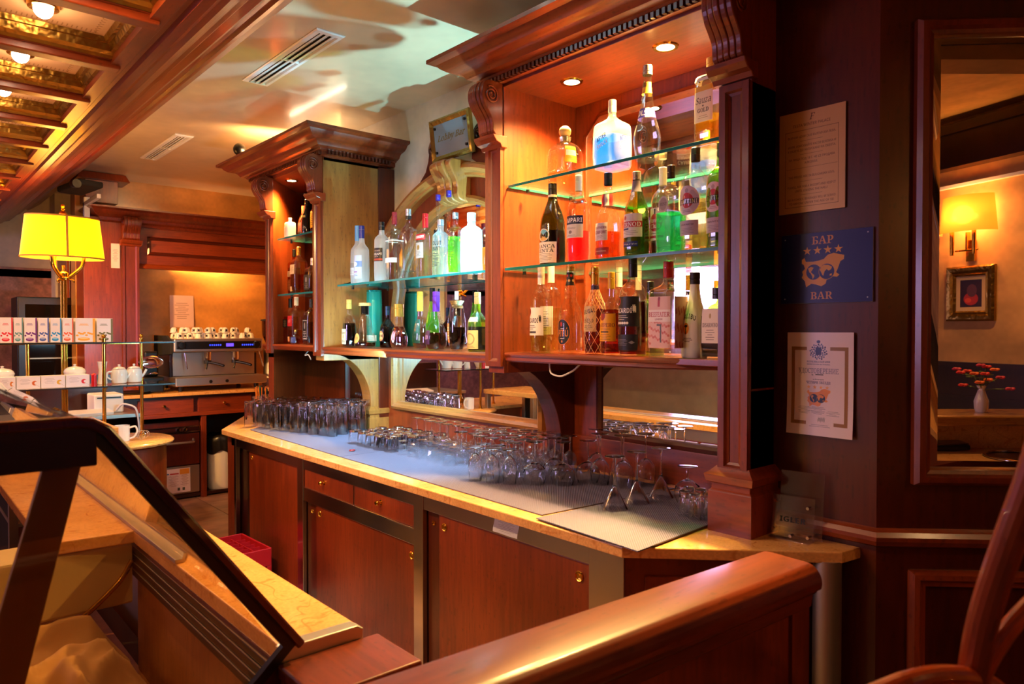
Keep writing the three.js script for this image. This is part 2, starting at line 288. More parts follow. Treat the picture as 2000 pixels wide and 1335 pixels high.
for (let k = 0; k < 9; k++) {
  const x = CX(k) + 0.249, z = -0.385, ord = ['nearest', 'second', 'third', 'fourth', 'fifth', 'sixth', 'seventh', 'eighth', 'ninth'][k];
  const t = thing('coffer_light', 'round bright downlight in the ' + ord + ' coffer of the wooden canopy', 'light', [x, 2.56, z], 'downlights in the canopy coffers');
  part('trim_ring', lathe([[0.03, 2.569], [0.03, 2.558], [0.043, 2.556], [0.046, 2.569]].map(([r, y]) => [r, y])).translate(x, 0, z), M.brass, t);
  part('bulb', ball(0.028, x, 2.553, z), M.bulb, t);
  spot(t, [0, -0.045, 0], [0, -1, 0], [LIGHT.coffer[0], LIGHT.coffer[1] * (k < 3 ? 1 : 0.42)], 78, 0.35, 1.2);
  point(t, [0, -0.04, 0], [LIGHT.coffer[0], 0.12], 1.4);
}
// ------------------------------------------------------------------ ceiling vents and lamps
function vent(x0, x1, z0, z1, label, metal) {
  const t = thing('air_vent', label, 'vent', [(x0 + x1) / 2, 2.97, (z0 + z1) / 2]);
  part('frame', [sweep([[x0, z0], [x1, z0], [x1, z1], [x0, z1]], [[0, 2.97], [0, 2.966], [0.006, 2.961], [0.026, 2.958], [0.03, 2.97]], flatY, true), box((x0 + x1) / 2 - 0.008, (x0 + x1) / 2 + 0.008, 2.958, 2.97, z0 + 0.02, z1 - 0.02)], metal, t);
  for (let i = 0; i < 3; i++) { const z = lerp(z0 + 0.045, z1 - 0.045, i / 2); part('slat', new THREE.BoxGeometry(x1 - x0 - 0.056, 0.003, 0.03).rotateX(0.45).translate((x0 + x1) / 2, 2.963, z), metal, t); }
  part('duct', box(x0 + 0.03, x1 - 0.03, 2.9685, 2.9695, z0 + 0.03, z1 - 0.03, 0), M.matt, t);
}
vent(-4.07, -3.14, -1.69, -1.54, 'white slatted ceiling vent above the counter, the nearer of the two', M.white);
vent(-6.45, -5.5, -1.725, -1.595, 'pale slatted ceiling vent towards the coffee corner, the farther of the two', M.white);
function downlight(x, y, z, label, light, target, cone, r = 0.036, group, size = 2) {
  const t = thing('downlight', label, 'light', [x, y, z], group);
  part('trim_ring', lathe([[r, y], [r, y - 0.004], [r + 0.012, y - 0.005], [r + 0.016, y]]).translate(x, 0, z), M.brass, t);
  part('bulb', lathe([[0, y - 0.001], [r, y - 0.001], [r, y - 0.003], [0, y - 0.006]]).translate(x, 0, z), M.bulb, t);
  spot(t, [0, -0.02, 0], [target[0] - x, target[1] - y, target[2] - z], light, cone, 0.7, size);
  return t;
}
downlight(-2.25, 2.97, -1.55, 'added unseen cool ceiling spotlight aimed at the middle of the back counter', LIGHT.cool, [-3.25, 1.0, -2.1], 25);  // added out of view to make the cool pool on the counter
downlight(-1.72, 2.97, -1.843, 'warm ceiling spotlight in front of the near shelf unit', LIGHT.front, [-1.72, 0.9, -1.843], 30, 0.036, null, 0.12);
downlight(-1.9, 2.52, 0.1, 'added unseen warm spotlight under the canopy aimed at the arched mirror bay', LIGHT.bay, [-3.35, 1.75, -2.4], 30);  // added out of view to brighten the arch and its frames
downlight(-5.4, 2.52, 0.25, 'added unseen amber spotlight under the canopy aimed at the coffee corner', LIGHT.coffee, [-7.5, 1.6, -2.3], 34);  // added out of view to spread amber light over the coffee wall
{
  const t = thing('strip_light', 'added short cool white strip light on the ceiling above the aisle, out of view', 'lamp', [-2.2, 2.955, -1.42]);  // added above the frame to give the glasses cool highlights
  part('housing', box(-2.6, -1.8, 2.955, 2.97, -1.45, -1.39), M.white, t); part('diffuser', box(-2.59, -1.81, 2.95, 2.956, -1.445, -1.395, 0.001), std({ color: 0xffffff, emissive: 0xcfeeff, emissiveIntensity: 6 }), t);
  area(t, [0, -0.012, 0], [-2.6, 0.9, -1.75], 0.78, 0.05, LIGHT.strip);
}
[[1.2, 1.6], [-1.6, 1.8], [-4.5, 1.9], [3.2, -0.4], [1.4, -1.9]].forEach(([x, z], i) => downlight(x, 2.97, z, 'added unseen warm lobby spotlight ' + ['behind the wall mirror view', 'behind the bar front', 'over the lobby window side', 'above the lobby bar ledge', 'above the sink counter'][i], LIGHT.lobby, [x, 0, z], 62, 0.05));  // unseen spots put in as warm fill for the room
{
  const t = thing('shelf_lamp', 'small cool uplight standing on the bay shelf behind the near cabinet side', 'lamp', [-2.62, 1.446, -2.40]);
  part('lamp_housing', lathe([[0, 0], [0.03, 0], [0.03, 0.03], [0.024, 0.04], [0.02, 0.034], [0, 0.034]]).translate(-2.62, 1.446, -2.40), M.matt, t);
  part('bulb', ball(0.014, -2.62, 1.484, -2.40), std({ color: 0xffffff, emissive: 0xbff4ff, emissiveIntensity: 8 }), t);
  spot(t, [0, 0.062, 0], [-0.55, 1.52, 0.42], LIGHT.uplight, 44, 0.5, 0.6);
}
{
  const t = thing('cove_lamp', 'added warm tube lamp hidden on top of the far whisky cabinet', 'lamp', [-4.7, 2.775, -2.3]);  // added behind the crown, unseen, to turn the far ceiling golden
  part('lamp_housing', box(-5.15, -4.25, 2.765, 2.775, -2.34, -2.26), M.white, t);
  part('tube', rod([-5.12, 2.787, -2.3], [-4.28, 2.787, -2.3], 0.011), M.bulb, t);
  area(t, [-0.2, 0.03, 0], [-5.7, 3.7, -1.7], 0.8, 0.05, LIGHT.glow);
}

// ------------------------------------------------------------------ back bar furniture
// crown profile: (projection, height)
const CROWN = [[-0.02, 2.625], [0.012, 2.625], [0.02, 2.628], [0.02, 2.652], [0.034, 2.654], [0.04, 2.662], [0.052, 2.664], [0.07, 2.672], [0.082, 2.69], [0.098, 2.70], [0.112, 2.702], [0.135, 2.708], [0.156, 2.722], [0.168, 2.738], [0.188, 2.742], [0.2, 2.746], [0.2, 2.762], [-0.02, 2.762]];
function beads(path, off, y, r, step, ins) {   // the row of beads under a crown, along a path in plan
  const gs = [];
  for (let i = 0; i + 1 < path.length; i++) { const a = path[i], b = path[i + 1], l = Math.hypot(b[0] - a[0], b[1] - a[1]), n = Math.floor(l / step), nx = -(b[1] - a[1]) / l, nz = (b[0] - a[0]) / l; for (let k = 0; k < n; k++) { const t = (k + 0.5) / n; gs.push(new THREE.BoxGeometry(step * 0.55, r * 2, r * 2.2).rotateY(Math.atan2(-(b[1] - a[1]), b[0] - a[0])).translate(lerp(a[0], b[0], t) + nx * off, y, lerp(a[1], b[1], t) + nz * off)); } }
  return gs;
}
// carved scroll bracket: ribs of an S profile (outward z, y), spiral cheeks and a cap below
const SCROLL = [[0, 0], [0.045, 0.004], [0.06, 0.02], [0.062, 0.045], [0.068, 0.07], [0.085, 0.095], [0.11, 0.125], [0.125, 0.16], [0.122, 0.2], [0.1, 0.228], [0.07, 0.235], [0, 0.235]];
function corbel(parent, x0, x1, y, z, mat, s = 1, turnBy = 0) {
  const n = 5, w = (x1 - x0) / n, gs = [], mid = [(x0 + x1) / 2, z];
  const sp = new THREE.SplineCurve(SCROLL.slice(1, -1).map(([a, b]) => new THREE.Vector2(a * s, b * s))).getPoints(26).map((p) => [p.x, p.y]);
  for (let i = 0; i < n; i++) { const k = 1 - 0.06 * Math.abs(i - 2) / 2; gs.push(alongX([[0, 0], ...sp.map(([a, b]) => [a * k, b]), [0, 0.235 * s]].map(([a, b]) => [z + a, y + b]), x0 + i * w, x0 + (i + 1) * w, 0.004, 2)); }
  const spin = (g) => { if (turnBy) g.translate(-mid[0], 0, -mid[1]).rotateY(turnBy).translate(mid[0], 0, mid[1]); return g; };
  const c = part('scroll_bracket', gs.map(spin), mat, parent, 'x');
  const sg = [];
  for (const [X, dir] of [[x1, 1], [x0, -1]]) {
    const pts = []; for (let i = 0; i <= 40; i++) { const a = i / 40 * PI * 4.2, r = 0.008 + 0.03 * (1 - i / 40); pts.push([X + dir * 0.003, y + 0.17 * s + r * s * Math.sin(a + 1), z + 0.068 * s + r * s * Math.cos(a + 1)]); }
    sg.push(spin(tube(pts, 0.0045, 60, 6)));
  }
  part('spiral', sg, mat, c, 'x');
  part('bracket_cap', [alongX([[z - 0.01, y - 0.05], [z + 0.022, y - 0.05], [z + 0.03, y - 0.035], [z + 0.052, y - 0.028], [z + 0.066, y - 0.012], [z + 0.072, y], [z - 0.01, y]], x0 - 0.018, x1 + 0.018, 0.003)].map(spin), mat, parent, 'x');
}
function pilaster(parent, x0, x1, y0, y1, z0, z1, mat) {   // shaft with a sunk panel on its face
  const m = 0.022;
  part('pilaster', [box(x0, x1, y0, y1, z0, z1 - 0.014), sweep(frameOf(x0, x1, y0, y1), [[0, -0.014], [0, 0], [m, 0], [m + 0.006, -0.009], [m + 0.014, -0.012], [m + 0.014, -0.016]], onZ(z1), true)], mat, parent);
}
const quarter = (zf, zb, yt, yb, n = 18) => { const p = []; for (let i = 0; i <= n; i++) { const a = (i / n) * PI / 2; p.push([zf - (zf - zb) * Math.sin(a), yt - (yt - yb) * (1 - Math.cos(a))]); } return p; };

// near shelf unit
const near = thing('shelf_unit', 'tall mahogany bottle cabinet with crown, scroll brackets and two lamps, nearest the camera', 'cabinet', [-1.84, 0.9, -2.3]);
{
  const L = -2.485, R = -1.19, F = -2.045;
  part('crown_moulding', sweep([[L, -2.54], [L, F], [R + 0.3, F], [R + 0.3, -2.19]], CROWN, flatY), M.red, near, 'x');
  for (const [a, b] of [[[R + 0.28, F], [L - 0.02, F]], [[L - 0.02, F], [L - 0.02, -2.5]]]) part('bead_row', beads([a, b], -0.026, 2.64, 0.0105, 0.024), M.deep, near, 'x').userData.kind = 'stuff';
  part('soffit', box(L, R, 2.612, 2.64, -2.5, F), M.red, near, 'x');
  part('crown_top', box(L, R + 0.3, 2.64, 2.66, -2.5, F, 0), M.dark, near, 'x');
  part('side_panel', box(L, -2.38, 1.36, 2.62, -2.5, F + 0.0), M.red, near);
  part('side_panel', box(-1.3, R, 1.36, 2.62, -2.5, F), M.red, near);
  pilaster(near, L, -2.38, 1.39, 2.37, F, F + 0.02, M.red);
  pilaster(near, -1.295, R, 1.09, 2.33, F - 0.3, F + 0.02, M.red);
  part('side_panel', box(-1.3, R, 0.9, 1.36, -2.5, F), M.red, near);
  part('plinth', [sweep([[-1.32, -2.5], [-1.32, -2.01], [-1.165, -2.01], [-1.165, -2.19]], [[-0.02, 0.9], [0, 0.9], [0, 1.03], [-0.01, 1.04], [-0.01, 1.055], [0.005, 1.062], [0.01, 1.085], [-0.004, 1.095], [-0.02, 1.112]], flatY), box(-1.312, -1.173, 0.9, 1.09, -2.45, -2.018)], M.red, near, 'x');
  corbel(near, -2.487, -2.385, 2.395, F, M.red);
  corbel(near, -1.298, -1.192, 2.385, F, M.red);
  const bs = part('bottom_shelf', [box(-2.4, -1.28, 1.428, 1.452, -2.5, -2.075), sweep([[-2.375, -2.068], [-1.55, -2.068], [-1.30, -2.19]], [[0, 1.452], [0.022, 1.452], [0.026, 1.444], [0.022, 1.436], [0.016, 1.43], [0.018, 1.418], [0.012, 1.412], [0, 1.412]], flatY)], M.red, near, 'x');
  part('back_panel', box(-2.49, -1.2, 1.04, 2.62, -2.53, -2.5, 0), M.red, near);
  // mirror behind the bottles, with cut corners
  const o = [[-2.285, 1.5], [-1.31, 1.5], [-1.31, 2.44], [-1.39, 2.52], [-2.21, 2.52], [-2.285, 2.445]];
  part('mirror_frame', sweep(o, [[-0.03, -0.002], [-0.03, 0.012], [-0.012, 0.02], [0.0, 0.014], [0.012, 0.004], [0.012, -0.002]], onZ(-2.5), true), M.red, near, 'x');
  part('mirror_glass', alongZ(o, -2.4985, -2.4955), M.mirror, near);
  // below the shelf: back board, mirror and the curved support at the left
  part('splash_mirror', box(-2.2, -1.30, 1.085, 1.41, -2.4985, -2.494, 0.001), M.mirror, near);
  part('mirror_frame', sweep(frameOf(-2.225, -1.275, 1.06, 1.435), [[-0.01, -0.002], [-0.01, 0.014], [0.008, 0.02], [0.022, 0.012], [0.026, -0.002]], onZ(-2.5), true), M.deep, near, 'x');
  part('splash_board', box(-2.49, -1.2, 0.9, 1.05, -2.52, -2.485), M.red, near, 'x');
  part('arched_support', alongX([[-2.5, 0.9], [-2.5, 1.42], [-2.06, 1.42], [-2.06, 1.395], ...quarter(-2.075, -2.41, 1.39, 1.0), [-2.41, 0.9]], -2.485, -2.385, 0.003), M.deep, near);
  const sh1 = glassShelf(near, -2.375, -1.3, 2.185, -2.49, -2.065), sh2 = glassShelf(near, -2.375, -1.3, 1.822, -2.49, -2.045);
  part('lamp_cable', tube([[-2.17, 1.41, -2.12], [-2.14, 1.37, -2.1], [-2.08, 1.36, -2.1], [-2.03, 1.385, -2.12], [-2.01, 1.412, -2.14]], 0.004, 30, 6), M.white, near);
}
function glassShelf(parent, x0, x1, y, z0, z1) {
  const s = part('glass_shelf', box(x0, x1, y - 0.011, y, z0, z1 - 0.002, 0), M.shelf, parent);
  part('polished_edge', [box(x0, x1, y - 0.0112, y + 0.0002, z1 - 0.003, z1, 0.0008), box(x0, x1, y - 0.0112, y + 0.0002, z0, z0 + 0.003, 0.0008), box(x0, x0 + 0.003, y - 0.0112, y + 0.0002, z0, z1, 0.0008)], M.edge, s);
  for (const xx of [x0 + 0.03, x1 - 0.03]) for (const zz of [z0 + 0.06, z1 - 0.09]) part('shelf_stud', cyl(0.008, 0.008, 0.014, xx, y - 0.026, zz, 10), M.black, s);
  return s;
}
const dl = (x, y, z, label, l, r) => downlight(x, y, z, label, l, [x, 1.4, z + 0.02], 66, r, 'downlights under the cabinet crowns');
dl(-2.138, 2.612, -2.22, 'small round downlight at the far end of the near cabinet soffit', LIGHT.niche, 0.034);
dl(-1.644, 2.612, -2.212, 'small round downlight nearer the right scroll bracket of the near cabinet', LIGHT.niche, 0.034);

// far shelf unit, its left side splayed back
const far = thing('shelf_unit', 'narrow mahogany whisky cabinet with crown and splayed left side, beyond the arched mirror', 'cabinet', [-4.6, 0.9, -2.3]);
{
  const R = -4.09, F = -2.045;
  part('crown_moulding', sweep([[-5.2, -2.54], [-5.2, F], [R, F], [R, -2.55]], CROWN, flatY), M.red, far, 'x');
  for (const [a, b] of [[[R + 0.02, -2.5], [R + 0.02, F]], [[R + 0.02, F], [-5.2, F]]]) part('bead_row', beads([a, b], -0.026, 2.64, 0.0105, 0.024), M.deep, far, 'x').userData.kind = 'stuff';
  part('soffit', prism([[-5.2, F], [R, F], [R, -2.5], [-5.2, -2.5]], 2.6, 2.64), M.red, far, 'x');
  part('crown_top', box(-5.2, R, 2.64, 2.66, -2.5, F, 0), M.dark, far, 'x');
  part('side_panel', box(-4.2, R, 1.36, 2.62, -2.5, F), M.gold, far);
  part('side_post', box(R - 0.06, R + 0.012, 0.9, 2.61, -2.55, -2.43), M.deep, far);
  part('splayed_side', prism([[-4.94, F], [-4.85, F], [-5.32, -2.5], [-5.42, -2.5]], 1.36, 2.62), M.red, far);
  pilaster(far, -4.2, R, 1.39, 2.36, F, F + 0.02, M.red);
  pilaster(far, -4.94, -4.85, 1.39, 2.36, F, F + 0.02, M.red);
  corbel(far, -4.205, -4.095, 2.395, F, M.red);
  corbel(far, -4.945, -4.845, 2.375, F, M.red);
  part('bottom_shelf', [prism([[-4.99, -2.06], [-4.1, -2.06], [-4.1, -2.5], [-5.4, -2.5]], 1.428, 1.452), sweep([[-5.02, -2.06], [-4.2, -2.06]], [[0, 1.452], [0.022, 1.452], [0.026, 1.442], [0.02, 1.428], [0.012, 1.415], [0, 1.415]], flatY)], M.red, far, 'x');
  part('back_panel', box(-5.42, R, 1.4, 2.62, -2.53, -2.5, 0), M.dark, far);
  part('arched_support', alongX([[-2.5, 0.9], [-2.5, 1.43], [-2.06, 1.43], [-2.06, 1.405], ...quarter(-2.075, -2.375, 1.40, 1.07), [-2.375, 0.9]], -4.2, R, 0.003), M.gold, far);
  part('plinth', sweep([[-4.215, -2.5], [-4.215, -2.355], [R + 0.015, -2.355], [R + 0.015, -2.5]], [[-0.05, 0.9], [0, 0.9], [0, 0.975], [-0.008, 0.985], [-0.008, 0.998], [0.006, 1.006], [0.01, 1.03], [-0.004, 1.04], [-0.02, 1.055], [-0.05, 1.055]], flatY), M.gold, far, 'x');
  part('splash_board', [box(-5.42, -4.2, 0.9, 1.0, -2.53, -2.49), box(-5.42, -4.62, 1.0, 1.43, -2.53, -2.49)], M.red, far);
  part('splash_mirror', box(-4.62, -4.2, 1.0, 1.43, -2.505, -2.497, 0.001), M.mirror, far);
  part('mirror_frame', sweep(frameOf(-4.64, -4.2, 0.985, 1.43), [[-0.01, -0.002], [-0.01, 0.012], [0.012, 0.016], [0.022, -0.002]], onZ(-2.495), true), M.deep, far, 'y');
  part('under_panel', prism([[-4.94, F], [-4.85, F], [-5.32, -2.5], [-5.42, -2.5]], 0.9, 1.4), M.red, far);
  glassShelf(far, -4.86, -4.21, 2.19, -2.49, -2.08); glassShelf(far, -4.86, -4.21, 1.80, -2.49, -2.08);
  part('lamp_cable', tube([[-4.47, 1.41, -2.12], [-4.43, 1.385, -2.08], [-4.36, 1.39, -2.07], [-4.31, 1.37, -2.06], [-4.24, 1.365, -2.03]], 0.004, 30, 6), M.white, far);
}
dl(-4.80, 2.60, -2.16, 'small round downlight glowing under the crown of the far whisky cabinet', LIGHT.nicheLeft, 0.03);

// middle bay: shelf, glass shelf and arched mirror with a broken pediment
const bay = thing('mirror_bay', 'arched mirror bay with carved keystone and curved pediment between the two cabinets', 'mirror', [-3.29, 0.9, -2.4]);
{
  const cx = -3.29, ar = (R, cy, a0, a1, n) => Array.from({ length: n + 1 }, (_, i) => { const a = rad(lerp(a0, a1, i / n)); return [cx + R * Math.cos(a), cy + R * Math.sin(a)]; });
  const plate = [[-4.09, 0.9], [-2.49, 0.9], [-2.49, 2.14], ...ar(1.05, 1.41, 41, 139, 40), [-4.09, 2.14]];
  const hole = [[-3.97, 1.07], [-2.61, 1.07], ...ar(0.68, 1.61, 0, 180, 40)];
  part('back_panel', alongZ(plate, -2.53, -2.5, 0, [hole.slice().reverse()]), M.red, bay);
  part('pediment_arch', sweep(ar(1.07, 1.41, 40, 140, 40), [[0.02, -0.02], [-0.012, -0.02], [-0.012, 0.055], [0.0, 0.072], [0.02, 0.078], [0.036, 0.066], [0.044, 0.05], [0.056, 0.046], [0.066, 0.03], [0.07, 0.0]], onZ(-2.5)), M.gold, bay, 'x');
  part('arch_frame', sweep([[-3.985, 1.055], [-2.595, 1.055], ...ar(0.695, 1.61, 0, 180, 40)], [[-0.012, -0.01], [-0.012, 0.03], [0.004, 0.042], [0.02, 0.034], [0.026, 0.02], [0.036, 0.012], [0.036, -0.01]], onZ(-2.5), true), M.gold, bay, 'x');
  part('mirror_glass', alongZ(hole, -2.512, -2.505), M.mirror, bay);
  const vol = (s) => { const pts = []; for (let i = 0; i <= 60; i++) { const a = i / 60 * PI * 5, r = 0.062 * (1 - 0.8 * i / 60); pts.push([cx + s * (0.215 - r * Math.cos(a) * 0.9), 2.625 + r * Math.sin(a), -2.475 + 0.02 * (i / 60)]); } return tube(pts, 0.012, 90, 8); };
  part('pediment_scroll', [-1, 1].flatMap((s) => [vol(s), alongZ([[cx + s * 0.34, 2.425], [cx + s * 0.2, 2.47], [cx + s * 0.15, 2.5], [cx + s * 0.155, 2.62], [cx + s * 0.262, 2.62], [cx + s * 0.272, 2.56], [cx + s * 0.3, 2.5], [cx + s * 0.36, 2.45]], -2.52, -2.46, 0.006), cyl(0.055, 0.055, 0.05, 0, 0, 0, 24).rotateX(PI / 2).translate(cx + s * 0.215, 2.625, -2.515)]), M.deep, bay, 'x');
  const ks = [];
  for (let i = 0; i < 4; i++) { const pr = [[0, 0.235], [0.14, 0.235], [0.165, 0.22], [0.17, 0.195], [0.15, 0.16], [0.12, 0.12], [0.108, 0.08], [0.11, 0.04], [0.09, 0.012], [0.05, 0], [0, 0]]; const sp = new THREE.SplineCurve(pr.slice(1, -1).map(([a, b]) => new THREE.Vector2(a, b))).getPoints(24).map((p) => [p.x, p.y]); const k = i % 3 === 0 ? 0.9 : 1; ks.push(alongX([[0, 0.235], ...sp.map(([a, b]) => [a * k, b]), [0, 0]].map(([a, b]) => [-2.5 + a, 2.27 + b]), cx - 0.1 + i * 0.05, cx - 0.05 + i * 0.05, 0.01, 3)); }
  part('keystone', ks, M.gold, bay, 'x');
  part('bottom_shelf', [box(-4.09, -2.485, 1.42, 1.445, -2.5, -2.06), sweep([[-4.085, -2.055], [-2.49, -2.055]], [[0, 1.445], [0.02, 1.445], [0.026, 1.437], [0.022, 1.428], [0.016, 1.422], [0.018, 1.41], [0.012, 1.402], [0, 1.402]], flatY)], M.red, bay, 'x');
  glassShelf(bay, -4.0, -2.495, 1.828, -2.49, -2.09);
  part('shelf_stay', rod([-4.085, 1.87, -2.3], [-4.0, 1.822, -2.1], 0.005), M.black, bay);
}
{ // framed sign above the keystone, leaning forward
  const t = thing('bar_sign', 'gold framed grey glass sign reading Lobby Bar above the arched mirror', 'sign', [-3.25, 2.52, -2.42]);
  t.rotation.x = 0.12;
  const face = print(512, 320, (x, w, h) => { x.fillStyle = '#7c8c96'; x.fillRect(0, 0, w, h); const g = x.createLinearGradient(0, 0, w, h); x.save(); x.translate(w / 2, h * 0.46); x.transform(1, 0, -0.22, 1, 0, 0); text(x, 'Lobby Bar', 0, 0, 84, '#6c5f2c', 'serif', 'italic bold', 420); x.restore(); }, { roughness: 0.12 });
  const loc = (a, b, h) => [-3.25 + a, 2.52 + b, -2.42 + h];
  part('gold_frame', sweep(frameOf(-0.185, 0.185, 0, 0.235), [[0, -0.01], [0, 0.014], [0.01, 0.022], [0.02, 0.014], [0.03, 0.008], [0.03, -0.01]], loc, true), M.gilt, t);
  const pg = part('sign_plate', new THREE.BoxGeometry(0.31, 0.175, 0.006).translate(-3.25, 2.6375, -2.417), face, t);
  for (const [a, b] of [[-0.14, 0.05], [0.14, 0.05], [-0.14, 0.185], [0.14, 0.185]]) part('bolt', cyl(0.008, 0.008, 0.016, 0, 0, 0, 10).rotateX(PI / 2).translate(-3.25 + a, 2.52 + b, -2.42), M.black, pg);
}

{
  const t = thing('shelf_lamp', 'cool white strip lamp fixed under the bay shelf above the glasses', 'lamp', [-3.28, 1.42, -2.16]);
  part('lamp_housing', box(-3.95, -2.6, 1.408, 1.42, -2.18, -2.14, 0.001), M.white, t); part('tube', box(-3.94, -2.61, 1.4045, 1.4085, -2.174, -2.146, 0.001), std({ color: 0xffffff, emissive: 0xc8ecff, emissiveIntensity: 7 }), t);
  area(t, [0, -0.0165, 0], [-3.28, 0.5, -2.05], 1.33, 0.028, LIGHT.under);
}

// ------------------------------------------------------------------ back counter
const counter = thing('back_counter', 'long back counter base with mahogany doors and drawers in polished steel frames', 'counter', [-3.0, 0, -2.1]);
{
  const F = -1.70, T = 0.866;
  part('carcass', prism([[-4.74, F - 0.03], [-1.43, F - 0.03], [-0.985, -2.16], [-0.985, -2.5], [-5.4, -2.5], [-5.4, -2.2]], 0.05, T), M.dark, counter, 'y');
  part('kick_board', prism([[-4.7, F - 0.08], [-1.47, F - 0.08], [-1.05, -2.16], [-1.05, -2.45], [-5.35, -2.45], [-5.35, -2.25]], 0, 0.08), M.matt, counter);
  part('steel_rail', [box(-4.70, -2.49, 0.80, T, F - 0.02, F + 0.006, 0.002), box(-2.49, -1.41, 0.797, T, F - 0.02, F + 0.006, 0.002)], M.steel, counter);
  part('steel_post', box(-3.705, -3.635, 0.06, T, F - 0.02, F + 0.010, 0.002), M.steel, counter);
  part('steel_post', box(-2.56, -2.49, 0.06, T, F - 0.02, F + 0.010, 0.002), M.steel, counter);
  part('steel_post', [box(-1.55, -1.405, 0.06, T, F - 0.02, F + 0.010, 0.002)], M.steel, counter);
  part('steel_post', [box(-4.65, -4.62, 0.06, T, F - 0.02, F + 0.008, 0.002)], M.steel, counter);
  part('end_post', box(-4.77, -4.65, 0.06, T, F - 0.03, F + 0.006, 0.003), M.red, counter);
  part('steel_rail', box(-3.635, -2.56, 0.63, 0.70, F - 0.02, F + 0.006, 0.002), M.steel, counter);
  part('sliding_door', box(-4.43, -3.71, 0.07, 0.797, F - 0.025, F - 0.006), M.red, counter);
  part('sliding_door', box(-3.625, -3.50, 0.07, 0.628, F - 0.035, F - 0.014), M.deep, counter);
  part('sliding_door', box(-3.50, -2.565, 0.07, 0.628, F - 0.025, F - 0.002), M.red, counter);
  part('sliding_door', box(-2.485, -2.39, 0.07, 0.794, F - 0.035, F - 0.014), M.deep, counter);
  part('sliding_door', box(-2.39, -1.555, 0.07, 0.794, F - 0.025, F - 0.002), M.red, counter);
  for (const [x, y, s, z] of [[-3.565, 0.582, 0.011, F - 0.013], [-3.455, 0.59, 0.017, F - 0.001], [-2.59, 0.578, 0.017, F - 0.001], [-2.44, 0.747, 0.011, F - 0.013], [-2.35, 0.75, 0.017, F - 0.001], [-1.60, 0.745, 0.018, F - 0.001], [-4.38, 0.762, 0.015, F - 0.005]])
    part('finger_pull', turn(lathe([[0, 0], [s * 0.7, 0], [s * 0.75, 0.002], [s * 0.9, 0.004], [s, 0.002], [s, 0]]), [x, y, z], 0, PI / 2), M.brass, counter);
  for (const [a, b, kx] of [[-3.63, -3.095, -3.40], [-3.085, -2.565, -2.84]]) {
    const d = part('drawer', box(a, b, 0.704, 0.826 - 0.026 * (b > -3), F - 0.03, F + 0.002), M.red, counter);
    part('knob', turn(lathe([[0, 0.03], [0.008, 0.029], [0.0125, 0.022], [0.0115, 0.015], [0.006, 0.01], [0.006, 0.003], [0.012, 0.001], [0.012, 0]]), [kx, 0.763, F + 0.002], 0, PI / 2), M.brass, d);
  }
  part('drawer_lip', [box(-3.635, -2.56, 0.698, 0.704, F - 0.02, F + 0.008, 0.001), box(-3.094, -3.086, 0.70, 0.80, F - 0.02, F + 0.004, 0.001)], M.chrome, counter);
  // slanted right end: door with a knob, steel leg
  const e = (t, y, h) => [-1.405 + 0.7071 * t - 0.7071 * h * -1, y, F + 0.004 - 0.7071 * t + 0.7071 * h];
  const plate = (t0, t1, y0, y1, h0, h1) => sweep([[t0, (y0 + y1) / 2], [t1, (y0 + y1) / 2]], [[-(y1 - y0) / 2, h0], [-(y1 - y0) / 2, h1], [(y1 - y0) / 2, h1], [(y1 - y0) / 2, h0]], e);
  part('end_panel', plate(0.0, 0.5, 0.06, T, -0.03, 0), M.deep, counter, 'y');
  const dr = part('cabinet_door', plate(0.06, 0.5, 0.1, 0.80, 0, 0.012), M.red, counter, 'y');
  part('knob', turn(lathe([[0, 0.03], [0.008, 0.029], [0.0125, 0.022], [0.0115, 0.015], [0.006, 0.01], [0.006, 0.003], [0.012, 0.001], [0.012, 0]]), e(0.105, 0.735, 0.012), PI / 4, PI / 2), M.brass, dr);
  part('steel_leg', [cyl(0.04, 0.04, 0.46, -0.968, 0.41, -2.1, 24), cyl(0.04, 0.04, 0.40, -0.968, 0, -2.1, 24), cyl(0.0405, 0.0405, 0.004, -0.968, 0.404, -2.1, 24)], M.satin, counter);
}
const top = thing('counter_top', 'long beige marble top of the back counter with slanted ends', 'worktop', [-3.0, T0(), -2.1]);
function T0() { return 0.866; }
part('marble_slab', prism([[-4.765, -1.655], [-1.383, -1.655], [-0.924, -2.1], [-0.91, -2.19], [-1.165, -2.19], [-1.165, -2.5], [-5.6, -2.5], [-5.6, -2.16]], 0.866, 0.9, 0.004), M.marble, top);
{ // rubber mats
  const mats = [['long dark rubber drip mat under the highball glasses at the left end', [[-4.6, -1.78], [-3.315, -1.745], [-3.335, -2.42], [-5.1, -2.42]]], ['dark rubber drip mat in the middle under the cluster of stemmed glasses', [[-3.305, -1.745], [-1.80, -1.722], [-1.745, -2.42], [-3.325, -2.42]]], ['dark rubber drip mat at the right end, its corner hanging over the counter edge', [[-1.772, -1.668], [-1.309, -1.638], [-1.335, -2.03], [-1.345, -2.36], [-1.735, -2.36]]]];
  mats.forEach(([label, pts], i) => tag(part('bar_mat', prism(pts, 0.9 + 0.0005 + (i === 2 ? 0.004 : 0), 0.905 + (i === 2 ? 0.004 : 0), 0.001), M.rubber), label, 'mat'));
}
